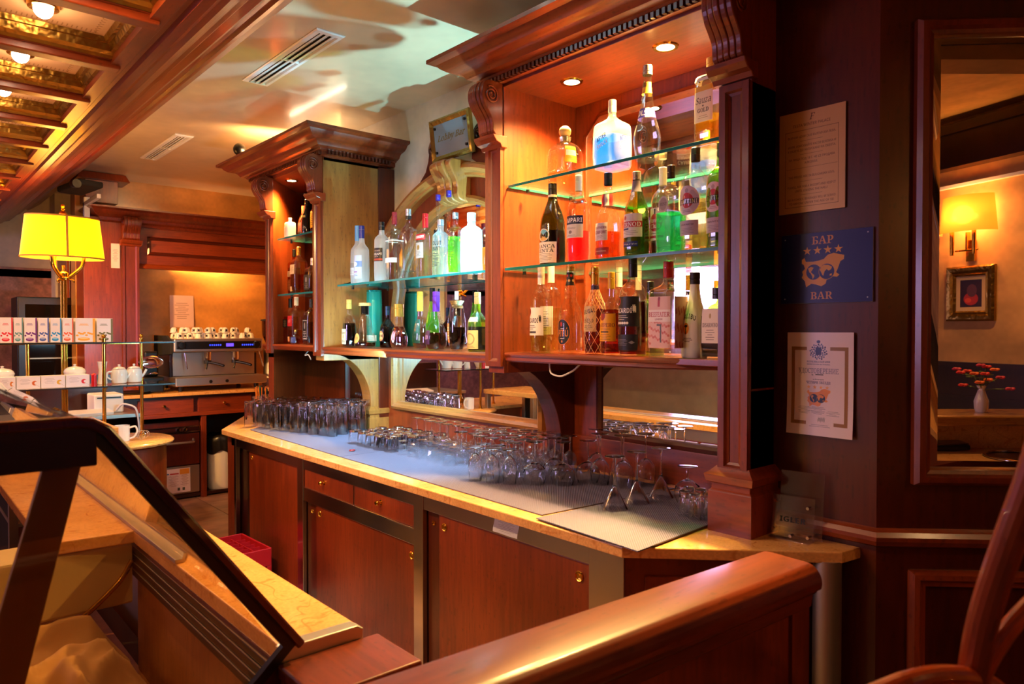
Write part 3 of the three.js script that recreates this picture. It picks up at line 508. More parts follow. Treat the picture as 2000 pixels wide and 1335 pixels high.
{
  const t = thing('card_stand', 'clear acrylic menu stand with dark lettering leaning on the counter beside the pilaster', 'stand', [-1.08, 0.9, -2.13]);
  const back = part('back_plate', turn(new RoundedBoxGeometry(0.135, 0.205, 0.003, 2, 0.0014), [-1.075, 1.003, -2.152], 0.12, -0.12), M.acrylic, t);
  part('pocket', turn(new RoundedBoxGeometry(0.13, 0.13, 0.003, 2, 0.0014), [-1.085, 0.968, -2.118], 0.12, -0.12), M.acrylic, t);
  part('base_plate', box(-1.15, -1.02, 0.9005, 0.9035, -2.15, -2.085, 0.001), M.acrylic, t);
  const pr = canvas(256, 128, (x, w, h) => { x.clearRect(0, 0, w, h); text(x, 'IGLER', w / 2, h * 0.45, 64, 'rgba(10,10,20,1)', 'sans-serif', 'bold'); });
  part('lettering', turn(new THREE.PlaneGeometry(0.115, 0.045), [-1.085, 0.957, -2.115], 0.12, -0.12), std({ map: pr, transparent: true, roughness: 0.5 }), t);
  for (const [x, y] of [[-1.143, 0.925], [-1.03, 0.918], [-1.14, 1.012], [-1.035, 1.005], [-1.085, 0.912]]) part('screw', cyl(0.005, 0.005, 0.02, 0, 0, 0, 10).rotateX(PI / 2).translate(x, y, -2.115 + (0.96 - y) * 0.12 - 0.01), M.chrome, t);
}
tag(part('plastic_clip', turn(lathe([[0, 0.008], [0.012, 0.008], [0.015, 0.005], [0.017, 0]]), [-3.42, 0.906, -1.87], 0, 0, 0.2), std({ color: 0x8a1420, roughness: 0.4 })), 'small dark red clip lying on the left drip mat', 'clip');
{ // straw cup
  const t = thing('straw_cup', 'black cup of black, orange and green straws behind the highball glasses', 'cup', [-5.3, 0.9, -2.14]);
  part('cup', lathe([[0, 0], [0.04, 0], [0.05, 0.1], [0.047, 0.1], [0.038, 0.006], [0, 0.006]]).translate(-5.3, 0.9, -2.14), M.black, t);
  const cols = [M.black, std({ color: 0xf08010, roughness: 0.4 }), std({ color: 0x2a7a40, roughness: 0.4 })];
  for (let i = 0; i < 16; i++) { const a = i * 2.4, r = 0.012 + 0.022 * rnd(); part('straw', rod([-5.3 + r * Math.cos(a), 0.91, -2.14 + r * Math.sin(a)], [-5.3 + 1.5 * r * Math.cos(a), 1.12 + jit(0.02), -2.14 + 1.6 * r * Math.sin(a)], 0.0045, 7), cols[i % 5 === 1 || i % 5 === 3 ? 1 : i % 7 === 2 ? 2 : 0], t); }
}
{ // red crates in the aisle
  const mk = (at, ry, label) => {
    const t = thing('bottle_crate', label, 'crate', at), w = 0.4, d = 0.28, h = 0.3;
    const wall = [];
    for (const s of [-1, 1]) { wall.push(box(-w / 2, w / 2, 0, 0.05, s * d / 2 - 0.006, s * d / 2 + 0.006), box(-w / 2, w / 2, 0.13, h, s * d / 2 - 0.006, s * d / 2 + 0.006), box(s * w / 2 - 0.006, s * w / 2 + 0.006, 0, 0.05, -d / 2, d / 2), box(s * w / 2 - 0.006, s * w / 2 + 0.006, 0.2, h, -d / 2, d / 2)); for (let i = -3; i <= 3; i++) wall.push(box(i * 0.064 - 0.012, i * 0.064 + 0.012, 0.05, 0.13, s * d / 2 - 0.005, s * d / 2 + 0.005)); for (let i = -2; i <= 2; i++) wall.push(box(s * w / 2 - 0.005, s * w / 2 + 0.005, 0.05, 0.2, i * 0.064 - 0.012, i * 0.064 + 0.012)); }
    const grid = []; for (let i = 1; i < 6; i++) grid.push(box(-w / 2 + i * w / 6 - 0.003, -w / 2 + i * w / 6 + 0.003, 0.02, h - 0.02, -d / 2, d / 2, 0)); for (let i = 1; i < 4; i++) grid.push(box(-w / 2, w / 2, 0.02, h - 0.02, -d / 2 + i * d / 4 - 0.003, -d / 2 + i * d / 4 + 0.003, 0));
    const shift = (g) => g.translate(...at);
    part('crate_wall', wall.map(shift), M.crate, t); part('divider', grid.map(shift), M.crate, t); part('crate_floor', shift(box(-w / 2, w / 2, 0.006, 0.016, -d / 2, d / 2, 0)), M.crate, t);
    t.rotation.y = ry; return t;
  };
  mk([-4.16, 0.006, -1.5], 0.04, 'red plastic bottle crate on the floor in front of the back counter');
}
tag(part('paper_reflection', (() => { const g = new THREE.PlaneGeometry(0.135, 0.058, 12, 4), p = g.attributes.position; for (let i = 0; i < p.count; i++) p.setXYZ(i, p.getX(i) + 0.006 * Math.sin(p.getY(i) * 60), p.getY(i), 0.0015 + 0.001 * Math.sin(p.getX(i) * 60)); return g.translate(-1.96, 0.832, -1.694); })(), print(256, 128, (x, w, h) => { x.fillStyle = '#c9c6c8'; x.fillRect(0, 0, w, h); lines(x, w / 2, 20, 190, 8, 12, '#8a8688', 3); })), 'wavy white reflection of a sheet drawn on the steel rail under the counter top', 'reflection');  // a reflection in the polished steel, drawn as a wavy printed patch

// ------------------------------------------------------------------ front bar: worktop, display case, end block, rail
const front = thing('bar_worktop', 'veined beige marble worktop running along the front bar beside the glass display case', 'worktop', [-3.2, 0.86, -0.7]);
part('marble_slab', prism([[-1.42, -0.78], [-1.42, -0.605], [-2.54, -0.6], [-2.56, -0.36], [-4.3, -0.36], [-4.3, -0.78]], 0.86, 0.9, 0.004), M.marble, front);
part('edge_trim', alongX([[-0.785, 0.855], [-0.6, 0.855], [-0.6, 0.898], [-0.612, 0.904], [-0.77, 0.904], [-0.785, 0.895]], -1.425, -1.388, 0.003), M.satin, front);
const bar = thing('front_bar', 'dark wood body of the front bar with a lower polished end block', 'bar', [-2.6, 0, -0.3]);
part('end_block', [box(-1.39, -1.212, 0.845, 0.875, -0.822, -0.59, 0.006), box(-1.388, -1.222, 0, 0.85, -0.81, -0.60, 0.004)], M.red, bar, 'x');
part('work_side', [box(-4.3, -1.40, 0.05, 0.3, -0.76, -0.74), box(-4.3, -1.40, 0.78, 0.858, -0.765, -0.74), box(-4.3, -1.40, 0, 0.05, -0.73, -0.70)], M.satin, bar);
for (let i = 0; i < 4; i++) part('fridge_door', box(-4.28 + i * 0.72, -3.58 + i * 0.72, 0.31, 0.77, -0.765, -0.74, 0.006), M.satin, bar);
part('end_panel', alongX([[-0.60, 0], [-0.60, 0.875], [-0.585, 0.865], [-0.29, 0.60], [0.36, 0.60], [0.36, 0]], -1.42, -1.395), M.deep, bar);
part('guest_side', box(-4.3, -1.42, 0, 0.62, 0.34, 0.38), M.red, bar);
part('bar_floor', box(-4.3, -1.42, 0.05, 0.4, -0.7, 0.34, 0), M.matt, bar);
{
  const t = thing('display_case', 'slanted glass display case with dark frame and crumpled cloth inside, on the front bar', 'display case', [-2.7, 0.6, -0.2]);
  const m = (a, b, h) => [-1.39 + h, b, a];
  const out = [[-0.628, 0.905], [-0.30, 0.615], [0.33, 0.615], [0.33, 1.386], [-0.245, 1.386], [-0.262, 1.384], [-0.278, 1.376]];
  part('frame_bar', sweep([[0.36, 1.39], [-0.24, 1.39], [-0.262, 1.386], [-0.282, 1.374], [-0.632, 0.902]], [[0, -0.012], [0, 0.012], [0.004, 0.016], [0.014, 0.016], [0.018, 0.012], [0.018, -0.012]].map(([a, b]) => [-a + 0.004, b]), m), phys({ map: MAP.red, color: 0x7a5a5a, roughness: 0.14, clearcoat: 1, clearcoatRoughness: 0.05 }, 'x'), t);
  part('gasket', sweep(out, [[0.0, -0.012], [0, 0.004], [0.02, 0.004], [0.02, -0.012]], m, true), M.black, t);
  part('top_board', box(-1.412, -1.385, 1.318, 1.386, -0.272, 0.33), M.dark, t, 'z');
  part('support_post', alongX([[-0.257, 1.33], [-0.2, 1.33], [-0.085, 0.9], [-0.02, 0.62], [-0.09, 0.62], [-0.155, 0.9]], -1.43, -1.416, 0.002), std({ color: 0x9a7640, roughness: 0.42, metalness: 0.35 }), t);
  part('end_pane', alongX([[-0.6, 0.9], [-0.30, 0.64], [0.32, 0.64], [0.32, 1.38], [-0.27, 1.375]], -1.404, -1.4), pane([0.80, 0.70, 0.58], 0.03, 1.5), t);
  part('slanted_pane', alongX([[-0.63, 0.905], [-0.624, 0.903], [-0.278, 1.372], [-0.284, 1.376]], -4.0, -1.405), M.glass, t);
  part('top_pane', alongX([[-0.262, 1.392], [-0.258, 1.386], [0.34, 1.70], [0.338, 1.706]], -4.0, -1.39), M.glass, t);
  part('back_wall', box(-2.56, -1.44, 0.42, 0.86, -0.635, -0.615), M.gold, t, 'y');
  for (let i = 0; i < 4; i++) part('vent_strip', box(-2.62, -1.46, 0.745 + i * 0.026, 0.764 + i * 0.026, -0.62, -0.605, 0.002), M.black, t, 'x');
  for (let i = 0; i < 4; i++) part('vent_lip', box(-2.62, -1.46, 0.7665 + i * 0.026, 0.768 + i * 0.026, -0.62, -0.6035, 0), M.satin, t);
  part('well_block', [prism([[-2.56, -0.60], [-2.56, -0.20], [-2.75, -0.18], [-2.75, -0.60]], 0.66, 0.858, 0.008)], std({ color: 0xc8b07c, roughness: 0.5 }), t);
  part('well_rim', tube([[-2.56, 0.80, -0.60], [-2.552, 0.74, -0.56], [-2.545, 0.665, -0.47], [-2.54, 0.645, -0.42], [-2.54, 0.63, -0.2], [-2.54, 0.61, 0.1]], 0.009, 40, 8), M.brass, t);
  part('door_track', [tube([[-1.5, 0.904, -0.64], [-3.9, 0.904, -0.64]], 0.004, 2, 6), tube([[-1.75, 0.903, -0.665], [-3.9, 0.903, -0.665]], 0.003, 2, 6), box(-3.9, -2.1, 0.9, 0.912, -0.625, -0.6, 0.002)], M.satin, t);
  part('case_floor', box(-3.9, -1.43, 0.42, 0.44, -0.62, 0.33, 0), M.gold, t);
}
{ // crumpled cloth
  const nx = 130, nz = 70, g = new THREE.PlaneGeometry(1.25, 0.86, nx, nz).rotateX(-PI / 2), p = g.attributes.position;
  for (let i = 0; i < p.count; i++) {
    const x = p.getX(i), z = p.getZ(i), w = vnoise(x * 3 + 9, z * 3 + 5, 64, 64, 7) * 2.2, a = 1 - Math.abs(2 * vnoise(x * 2.6 + w, z * 3.4 - w, 64, 64, 8) - 1), b = 1 - Math.abs(2 * vnoise(x * 6 + w, z * 7 + w, 64, 64, 9) - 1), e = clamp((0.43 - Math.abs(z)) * 9, 0, 1) * clamp((0.62 - Math.abs(x)) * 9, 0, 1);
    p.setY(i, (0.02 + 0.15 * a * a + 0.07 * b * b * b) * (0.25 + 0.75 * e));
  }
  g.computeVertexNormals(); g.translate(-2.08, 0.442, -0.15);
  tag(part('crumpled_cloth', g, M.cloth), 'crumpled beige cloth lying in the bottom of the glass display case', 'cloth');
}
{ // partition with rounded rail in the foreground
  const A = [-0.833, -1.488], dx = -0.0605, dz = 0.998, len = 1.35, w = 0.135, t = thing('rail_partition', 'low mahogany partition with a wide rounded handrail in the foreground', 'partition', [-0.8, 0, -1.0]);
  const at = (s, o, y) => [A[0] + dx * s + dz * o, y, A[1] + dz * s - dx * o];
  const along = (s0, s1, prof) => sweep([[s0, 0], [s1, 0]], prof, (a, b, h) => at(a, b, h));
  const rnd2 = (cx, cy, r, a0, a1, n) => Array.from({ length: n + 1 }, (_, k) => { const a = rad(lerp(a0, a1, k / n)); return [cx + r * Math.cos(a), cy + r * Math.sin(a)]; });
  part('handrail', along(0, len, [[0.012, 0.995], ...rnd2(0.012, 1.012, 0.017, 225, 90, 8).map(([a, b]) => [a, b + 0.012]), ...rnd2(0.012, 1.035, 0.018, 170, 90, 5), ...rnd2(0.104, 1.016, 0.037, 90, -20, 14), ...rnd2(0.122, 0.998, 0.008, 20, -90, 4)]), M.red, t, 'z');
  part('body_panel', along(0.015, len, [[0.02, 0], [0.02, 0.995], [0.11, 0.995], [0.11, 0]]), M.red, t, 'y');
  part('end_stile', along(0.01, 0.075, [[0.012, 0], [0.012, 0.995], [0.118, 0.995], [0.118, 0]]), M.red, t, 'y');
  part('skirting', along(0.012, len, [[0.008, 0], [0.008, 0.1], [0.122, 0.1], [0.122, 0]]), M.deep, t, 'z');
  part('bead', along(0.01, len, [[0.11, 0.955], [0.11, 0.992], [0.126, 0.99], [0.122, 0.965]]), M.red, t, 'z');
}
{ // bentwood bar chair close to the camera at the right edge
  const f = [-0.7511, -0.6602], r = [0.6602, -0.7511], W = (px, py, d) => [d * f[0] + (px - 1000) / 1395 * d * r[0], 1.55 - (py - 644) / 1395 * d, d * f[1] + (px - 1000) / 1395 * d * r[1]];
  const C = W(2120, 900, 0.95), t = thing('bar_chair', 'bentwood bar chair with curved wooden back strips, blurred at the right edge', 'chair', [C[0], 0, C[2]]);
  const strip = (pts, w, th) => { const cv = new THREE.CatmullRomCurve3(pts.map((p) => V3(...p))), s = new THREE.Shape(); s.absellipse(0, 0, th, w, 0, PI * 2); return new THREE.ExtrudeGeometry(s, { steps: 40, extrudePath: cv, curveSegments: 8 }); };
  const wd = phys({ map: MAP.red, color: 0xffd8c8, roughness: 0.3, clearcoat: 0.4 }, 'y');
  part('back_stile', strip([W(2080, 700, 0.78), W(2030, 900, 0.8), W(1975, 1060, 0.82), W(1933, 1190, 0.84), W(1912, 1290, 0.85), W(1900, 1420, 0.86), W(1900, 1560, 0.88)], 0.017, 0.012), wd, t);
  part('back_brace', strip([W(2160, 1060, 0.88), W(2040, 1165, 0.86), W(1975, 1235, 0.85), W(1930, 1310, 0.85), W(1906, 1380, 0.86)], 0.014, 0.010), wd, t);
  part('back_stile', strip([W(2080, 700, 0.78), W(2220, 690, 0.95), W(2330, 800, 1.1), W(2300, 1050, 1.15), W(2240, 1300, 1.1), W(2200, 1460, 1.1)], 0.017, 0.012), wd, t);
  const S = W(2050, 1480, 1.0), sy = 0.74;
  part('seat', lathe([[0, 0], [0.19, 0], [0.205, 0.012], [0.205, 0.028], [0.19, 0.04], [0, 0.036]], 40).translate(S[0], sy, S[2]), wd, t);
  part('seat_hoop', strip([W(1690, 1372, 0.80), W(1780, 1336, 0.80), W(1850, 1324, 0.82), W(1925, 1334, 0.86), W(1990, 1380, 0.92)], 0.012, 0.012), wd, t);
  for (const [a, b] of [[1, 1], [1, -1], [-1, 1], [-1, -1]]) part('leg', rod([S[0] + a * 0.12, sy, S[2] + b * 0.12], [S[0] + a * 0.2, 0, S[2] + b * 0.2], 0.016), wd, t);
  part('foot_ring', new THREE.TorusGeometry(0.2, 0.01, 10, 40).rotateX(PI / 2).translate(S[0], 0.28, S[2]), M.brass, t);
}
// ------------------------------------------------------------------ notices on the end wall
{
  const wz = -2.187;
  const txt = print(640, 930, (x, w, h) => {
    x.fillStyle = '#d9a868'; x.fillRect(0, 0, w, h); const c = '#5a3414';
    text(x, 'F', w / 2, 62, 80, c, 'serif', 'italic'); text(x, 'FESTA WINTER PALACE', w / 2, 128, 36, c, 'sans-serif', 'normal', 400);
    x.strokeStyle = c; x.lineWidth = 3; x.strokeRect(62, 175, w - 124, 700);
    const L = [[230, 'ВСИЧКИ ЦЕНИ СА В БЪЛГАРСКИ ЛЕВА.'], [315, 'МОЛЯ, ИЗИСКВАЙТЕ КАСОВ БЕЛЕЖКА И'], [355, 'Я ПАЗЕТЕ ДО НАПУСКАНЕ НА ОБЕКТА.'], [435, 'НА ЛИЦА ПОД 18 Г. НЕ СЕ ПРОДАВА'], [475, 'АЛКОХОЛ.'], [598, 'THE PRICES ARE IN BULGARIAN LEVS.'], [690, 'PLEASE, ASK FOR A RECEIPT AND KEEP IT'], [728, 'UNTIL LEAVING THE HALL!'], [805, 'NO ALCOHOLIC BEVERAGES WILL BE SERVED'], [843, 'TO ANYONE UNDER THE AGE OF 18!']];
    for (const [y, s] of L) text(x, s, w / 2, y, 27, c, 'sans-serif', 'normal', 470);
    x.lineWidth = 2; for (const [y, a] of [[272, 110], [395, 110], [520, 250], [643, 110], [766, 110]]) { x.beginPath(); x.moveTo(w / 2 - a, y); x.lineTo(w / 2 + a, y); x.stroke(); }
  }, { roughness: 0.35, metalness: 0.25 });
  const plane = (x0, x1, y0, y1, z, th, mat, name, label) => { const t = thing(name, label, 'sign', [(x0 + x1) / 2, y0, z]); part('plate', box(x0, x1, y0, y1, z - th, z - 0.0004, 0.0008), M.satin, t); part('print', new THREE.PlaneGeometry(x1 - x0 - 0.001, y1 - y0 - 0.001).translate((x0 + x1) / 2, (y0 + y1) / 2, z + 0.0003), mat, t); return t; };
  plane(-1.172, -0.960, 1.921, 2.240, wz + 0.004, 0.004, txt, 'notice_plate', 'brass coloured notice plate with dark engraved rules, top of the three signs by the pilaster');
  const star = (x, cx, cy, r) => { x.beginPath(); for (let i = 0; i < 10; i++) { const a = -PI / 2 + i * PI / 5, q = i % 2 ? r * 0.4 : r; x.lineTo(cx + q * Math.cos(a), cy + q * Math.sin(a)); } x.closePath(); x.fill(); };
  const emblem = (x, cx, cy, s, land, sea) => {   // country outline with two globes
    x.fillStyle = land; x.beginPath();
    [[-98, -62], [-85, -72], [-78, -52], [-40, -50], [-10, -54], [12, -60], [30, -78], [60, -86], [84, -78], [110, -72], [108, -52], [92, -44], [80, -10], [72, 8], [88, 20], [76, 30], [52, 26], [46, 34], [26, 42], [22, 60], [0, 72], [-26, 62], [-50, 58], [-76, 74], [-82, 44], [-98, 26], [-92, 12], [-96, -4], [-82, -18], [-88, -36], [-98, -44]].forEach(([a, b], i) => x[i ? 'lineTo' : 'moveTo'](cx + a * s, cy + b * s));
    x.closePath(); x.fill();
    for (const [gx, gr] of [[-38, 38], [26, 38]]) { disc(x, cx + gx * s, cy + 1 * s, gr * s, sea); x.strokeStyle = land; x.lineWidth = 2 * s; x.beginPath(); x.arc(cx + gx * s, cy + 1 * s, gr * s, 0, 7); x.stroke(); }
    x.fillStyle = land;
    const poly = (pts) => { x.beginPath(); pts.forEach(([a, b], i) => x[i ? 'lineTo' : 'moveTo'](cx + a * s, cy + b * s)); x.closePath(); x.fill(); };
    poly([[-66, -18], [-52, -26], [-38, -20], [-46, -8], [-52, 0], [-44, 8], [-36, 14], [-34, 22], [-42, 36], [-46, 20], [-52, 8], [-60, 0]]);
    poly([[0, -26], [12, -32], [34, -30], [52, -20], [48, -8], [36, -2], [26, -10], [16, 0], [10, 22], [4, 16], [-2, 2], [-8, -8]]); poly([[42, 14], [52, 12], [50, 22], [40, 22]]);
  };
  plane(-1.163, -0.877, 1.634, 1.854, wz + 0.004, 0.004, print(768, 590, (x, w, h) => {
    x.fillStyle = '#10186c'; x.fillRect(0, 0, w, h); const c = '#e8a238';
    text(x, 'БАР', w * 0.47, 66, 92, '#d8925a', 'serif', 'bold'); x.fillStyle = c; for (let i = 0; i < 4; i++) star(x, w * 0.30 + i * 88, 150, 38);
    emblem(x, w * 0.46, 328, 1.72, c, '#10186c'); text(x, 'BAR', w * 0.46, 528, 88, '#d8925a', 'serif', 'bold');
    for (const [a, b] of [[34, 40], [w - 40, 36], [34, h - 40], [w - 40, h - 36]]) disc(x, a, b, 6, '#c8c8d8');
  }, { roughness: 0.3 }), 'bar_plate', 'dark blue plate with BAR lettering, four gold stars and a map emblem');
  const cert = thing('certificate', 'laminated white certificate with a gold border and crest, lowest of the three signs', 'certificate', [-1.04, 1.22, wz]);
  const cg = new THREE.PlaneGeometry(0.212, 0.322, 8, 10), cp = cg.attributes.position; for (let i = 0; i < cp.count; i++) cp.setZ(i, 0.003 + 0.006 * Math.max(0, -cp.getY(i) / 0.16) ** 2 + 0.003 * Math.sin(cp.getX(i) * 14));
  cg.computeVertexNormals();
  part('sheet', cg.translate(-1.036, 1.382, wz), print(620, 940, (x, w, h) => {
    x.fillStyle = '#ead6dc'; x.fillRect(0, 0, w, h); x.strokeStyle = '#9a6a24'; x.lineWidth = 32; x.strokeRect(58, 148, w - 120, 680);
    x.fillStyle = '#ead6dc'; x.fillRect(190, 120, 220, 60); x.fillRect(190, 800, 260, 60);
    const n = '#2a2e66'; for (let i = 0; i < 46; i++) { const a = i * 2.4, q = 12 + 72 * Math.sqrt(i / 46); disc(x, 300 + q * Math.cos(a), 175 + q * 0.85 * Math.sin(a), 8, i % 3 ? '#6a6e9e' : n); } x.fillStyle = n; x.fillRect(272, 135, 56, 70); disc(x, 300, 85, 18, n, 14);
    text(x, 'РЕПУБЛИКА БЪЛГАРИЯ', 300, 268, 22, n, 'serif', 'bold', 220); text(x, 'МИНИСТЕРСТВО НА ТУРИЗМА', 300, 290, 15, n, 'serif', 'bold', 220);
    text(x, 'УДОСТОВЕРЕНИЕ', 300, 350, 62, n, 'serif', 'normal', 380); text(x, '№', 245, 386, 18, '#333', 'sans-serif', 'bold'); lines(x, 310, 380, 100, 1, 9, '#444', 9);
    text(x, 'за Категория', 300, 428, 16, '#333', 'sans-serif', 'bold'); text(x, 'ЧЕТИРИ ЗВЕЗДИ', 300, 456, 32, n, 'serif', 'bold', 230);
    x.fillStyle = '#e8a050'; for (let i = 0; i < 4; i++) star(x, 210 + i * 58, 500, 20); emblem(x, 300, 600, 1.05, '#e88a1c', '#101c28');
    lines(x, 170, 680, 130, 6, 12, '#667', 3); lines(x, 300, 680, 150, 6, 12, '#556', 3); lines(x, 440, 712, 130, 4, 12, '#667', 3);
    x.strokeStyle = '#555'; x.lineWidth = 2; x.beginPath(); for (let i = 0; i < 30; i++) x.lineTo(300 + i * 2.4, 790 + 20 * Math.sin(i * 1.7)); x.stroke(); lines(x, 320, 840, 210, 2, 14, '#667', 3);
  }, { roughness: 0.25 }), cert);
}

// ------------------------------------------------------------------ left end: lamp, shelf stand, tea, coffee corner
{
  const t = thing('side_stand', 'tall side stand with a beige marble top and pale steel legs beyond the display case', 'stand', [-4.67, 0, -0.7]);
  part('marble_top', prism([[-5.0, -0.955], [-4.34, -0.955], [-4.34, -0.45], [-5.0, -0.45]], 0.98, 1.02, 0.004), M.marble, t);
  for (const [x, z] of [[-4.37, -0.93], [-4.97, -0.93], [-4.37, -0.48], [-4.97, -0.48]]) part('leg', box(x - 0.02, x + 0.02, 0, 0.98, z - 0.02, z + 0.02), M.satin, t);
  part('shelf_board', box(-4.98, -4.36, 0.55, 0.57, -0.94, -0.47), M.satin, t); part('back_board', box(-4.98, -4.36, 0.1, 0.97, -0.49, -0.475), M.matt, t);
}
{
  const t = thing('side_counter', 'low side counter under the brass lamp and the brass shelf stand', 'counter', [-5.35, 0, -0.55]);
  part('body', box(-5.75, -5.06, 0.04, 0.82, -0.84, 0.1), M.red, t); part('marble_top', box(-5.8, -5.03, 0.82, 0.85, -0.86, 0.12), M.marble, t);
}
{
  const t = thing('round_counter', 'round ended counter with a beige marble top and curved mahogany body', 'counter', [-5.1, 0, -1.13]);
  part('marble_top', lathe([[0, 0.815], [0.29, 0.815], [0.31, 0.822], [0.316, 0.833], [0.31, 0.844], [0.295, 0.85], [0, 0.85]], 56).translate(-5.1, 0, -1.13), M.marble, t);
  part('body', new THREE.CylinderGeometry(0.27, 0.27, 0.775, 48).translate(-5.1, 0.4275, -1.13), M.red, t);
  part('skirting', lathe([[0.272, 0], [0.28, 0], [0.28, 0.05], [0.272, 0.055]], 48).translate(-5.1, 0, -1.13), M.dark, t);
}
{
  const t = thing('brass_shelf_stand', 'brass shelf stand with two glass shelves of tea boxes and white pots', 'shelf', [-5.1, 0.85, -0.9]);
  for (const [x, z, m] of [[-4.97, -1.016, M.brass], [-5.22, -1.29, M.brass], [-5.22, -0.655, M.brass], [-4.97, -0.32, M.brass]]) {
    const p = part('post', [cyl(0.011, 0.011, 0.645, x, 0.85, z, 14), lathe([[0, 0], [0.018, 0], [0.018, 0.006], [0.012, 0.01], [0.012, 0.02]]).translate(x, 0.85, z)], m, t);
    part('finial', [ball(0.013, x, 1.512, z), cyl(0.014, 0.014, 0.006, x, 1.492, z, 14)], m, p);
  }
  for (const y of [1.476, 1.206]) { const s = part('glass_shelf', box(-5.25, -4.94, y - 0.008, y, -1.42, -0.25, 0.001), M.shelf, t); part('polished_edge', [box(-4.942, -4.939, y - 0.0085, y + 0.0004, -1.42, -0.25, 0), box(-5.25, -4.94, y - 0.0085, y + 0.0004, -1.421, -1.418, 0)], M.black, s); part('brass_rail', [box(-5.24, -4.95, y - 0.016, y - 0.008, -1.03, -1.02, 0), box(-5.235, -5.225, y - 0.016, y - 0.008, -1.29, -0.3, 0)], M.brass, s); }
}
{ // tea boxes: front z range, colours
  const TB = [[-0.497, -0.56, '#d81828', 'red'], [-0.562, -0.608, '#5a8a88', 'grey green'], [-0.612, -0.677, '#6a1a78', 'purple'], [-0.68, -0.736, '#3a50a0', 'blue'], [-0.742, -0.80, '#1a88c8', 'bright blue'], [-0.803, -0.862, '#e0582a', 'orange'], [-0.87, -0.978, '#f0a020', 'yellow'], [-0.985, -1.075, '#6a6030', 'olive']];
  const onStrip = (g, i, n) => { const uv = g.attributes.uv; for (let k = 0; k < uv.count; k++) uv.setX(k, (uv.getX(k) + i) / n); return g; };
  const strip = (list, W, H, draw) => print(W * list.length, H, (x) => list.forEach(([, , col], i) => { x.save(); x.beginPath(); x.rect(i * W, 0, W, H); x.clip(); x.translate(i * W, 0); draw(x, W, H, col); x.restore(); }));
  const tall = strip(TB, 96, 192, (x, W, H, col) => { x.fillStyle = '#e6d8da'; x.fillRect(0, 0, W, H); x.fillStyle = col; x.fillRect(W - 12, 0, 12, H); lines(x, W * 0.42, 44, 50, 2, 9, col, 4); for (let i = 0; i < 9; i++) disc(x, 8 + i * 9, 138 - 22 * Math.abs(Math.sin(i * 1.9)), 7, col); disc(x, W * 0.42, 168, 30, col, 14); x.globalAlpha = 0.5; disc(x, W * 0.42, 162, 22, '#fff', 6); x.globalAlpha = 1; });
  TB.forEach(([z0, z1, col, nm], bi) => {
    const h = 0.146, zc = (z0 + z1) / 2, w = z0 - z1, t = thing('tea_box', 'white tea box with ' + nm + ' print on the top shelf of the brass stand', 'box', [-5.0, 1.4765, zc], 'tea boxes on the brass stand');
    part('carton', box(-5.08, -5.0, 1.4765, 1.4765 + h, z1 + 0.001, z0 - 0.001, 0.001), M.white, t);
    part('front_print', onStrip(new THREE.PlaneGeometry(w - 0.003, h - 0.002), bi, TB.length).rotateY(PI / 2).translate(-4.9994, 1.4765 + h / 2, zc), tall, t);
  });
  const LB = [[-0.49, -0.57, '#d07020', 'orange'], [-0.572, -0.69, '#c85818', 'brown'], [-0.692, -0.816, '#d8a030', 'ochre'], [-0.818, -0.945, '#d01828', 'red']];
  const flat = strip(LB, 192, 112, (x, W, H, col) => { x.fillStyle = '#e4d6da'; x.fillRect(0, 0, W, H); lines(x, W * 0.35, 22, 90, 5, 11, '#b0a0a8', 3); disc(x, W * 0.76, 62, 22, col); disc(x, W * 0.76 + 12, 64, 14, '#e4d6da'); x.strokeStyle = '#555'; x.beginPath(); x.moveTo(W * 0.76, 70); x.lineTo(W * 0.98, 100); x.stroke(); });
  LB.forEach(([z0, z1, col, nm], bi) => {
    const h = 0.072, zc = (z0 + z1) / 2, w = z0 - z1, t = thing('tea_box', 'low white tea box with a ' + nm + ' crescent on the lower shelf of the brass stand', 'box', [-5.0, 1.2065, zc], 'tea boxes on the brass stand');
    part('carton', box(-5.08, -5.0, 1.2065, 1.2065 + h, z1 + 0.001, z0 - 0.001, 0.001), M.white, t);
    part('front_print', onStrip(new THREE.PlaneGeometry(w - 0.003, h - 0.002), bi, LB.length).rotateY(PI / 2).translate(-4.9994, 1.2065 + h / 2, zc), flat, t);
  });
  const jar = thing('tea_tin', 'small red cylindrical tin at the end of the low tea boxes', 'tin', [-4.99, 1.2065, -0.965]);
  part('body', cyl(0.015, 0.015, 0.066, -4.99, 1.2065, -0.965), std({ color: 0xc01018, roughness: 0.3 }), jar); part('lid', lathe([[0, 0.014], [0.008, 0.012], [0.016, 0.004], [0.016, 0]]).translate(-4.99, 1.2725, -0.965), std({ color: 0xd02028, roughness: 0.25 }), jar);
  // white pots
  const pot = (x, y, z, s, label, group) => {
    const t = thing('teapot', label, 'teapot', [x, y, z], group);
    part('body', lathe([[0, 0], [0.034, 0], [0.04, 0.004], [0.045, 0.04], [0.043, 0.07], [0.036, 0.082], [0.03, 0.084], [0, 0.08]].map(([a, b]) => [a * s, b * s])).translate(x, y, z), M.china, t);
    const lid = part('lid', lathe([[0, 0.112], [0.006, 0.111], [0.008, 0.105], [0.005, 0.1], [0.012, 0.097], [0.028, 0.092], [0.034, 0.085], [0, 0.085]].map(([a, b]) => [a * s, b * s])).translate(x, y, z), M.china, t);
    part('handle', tube([[x + 0.01, y + 0.07 * s, z + 0.04 * s], [x + 0.015, y + 0.066 * s, z + 0.062 * s], [x + 0.015, y + 0.04 * s, z + 0.066 * s], [x + 0.01, y + 0.022 * s, z + 0.042 * s]], 0.005 * s, 20, 8), M.china, t);
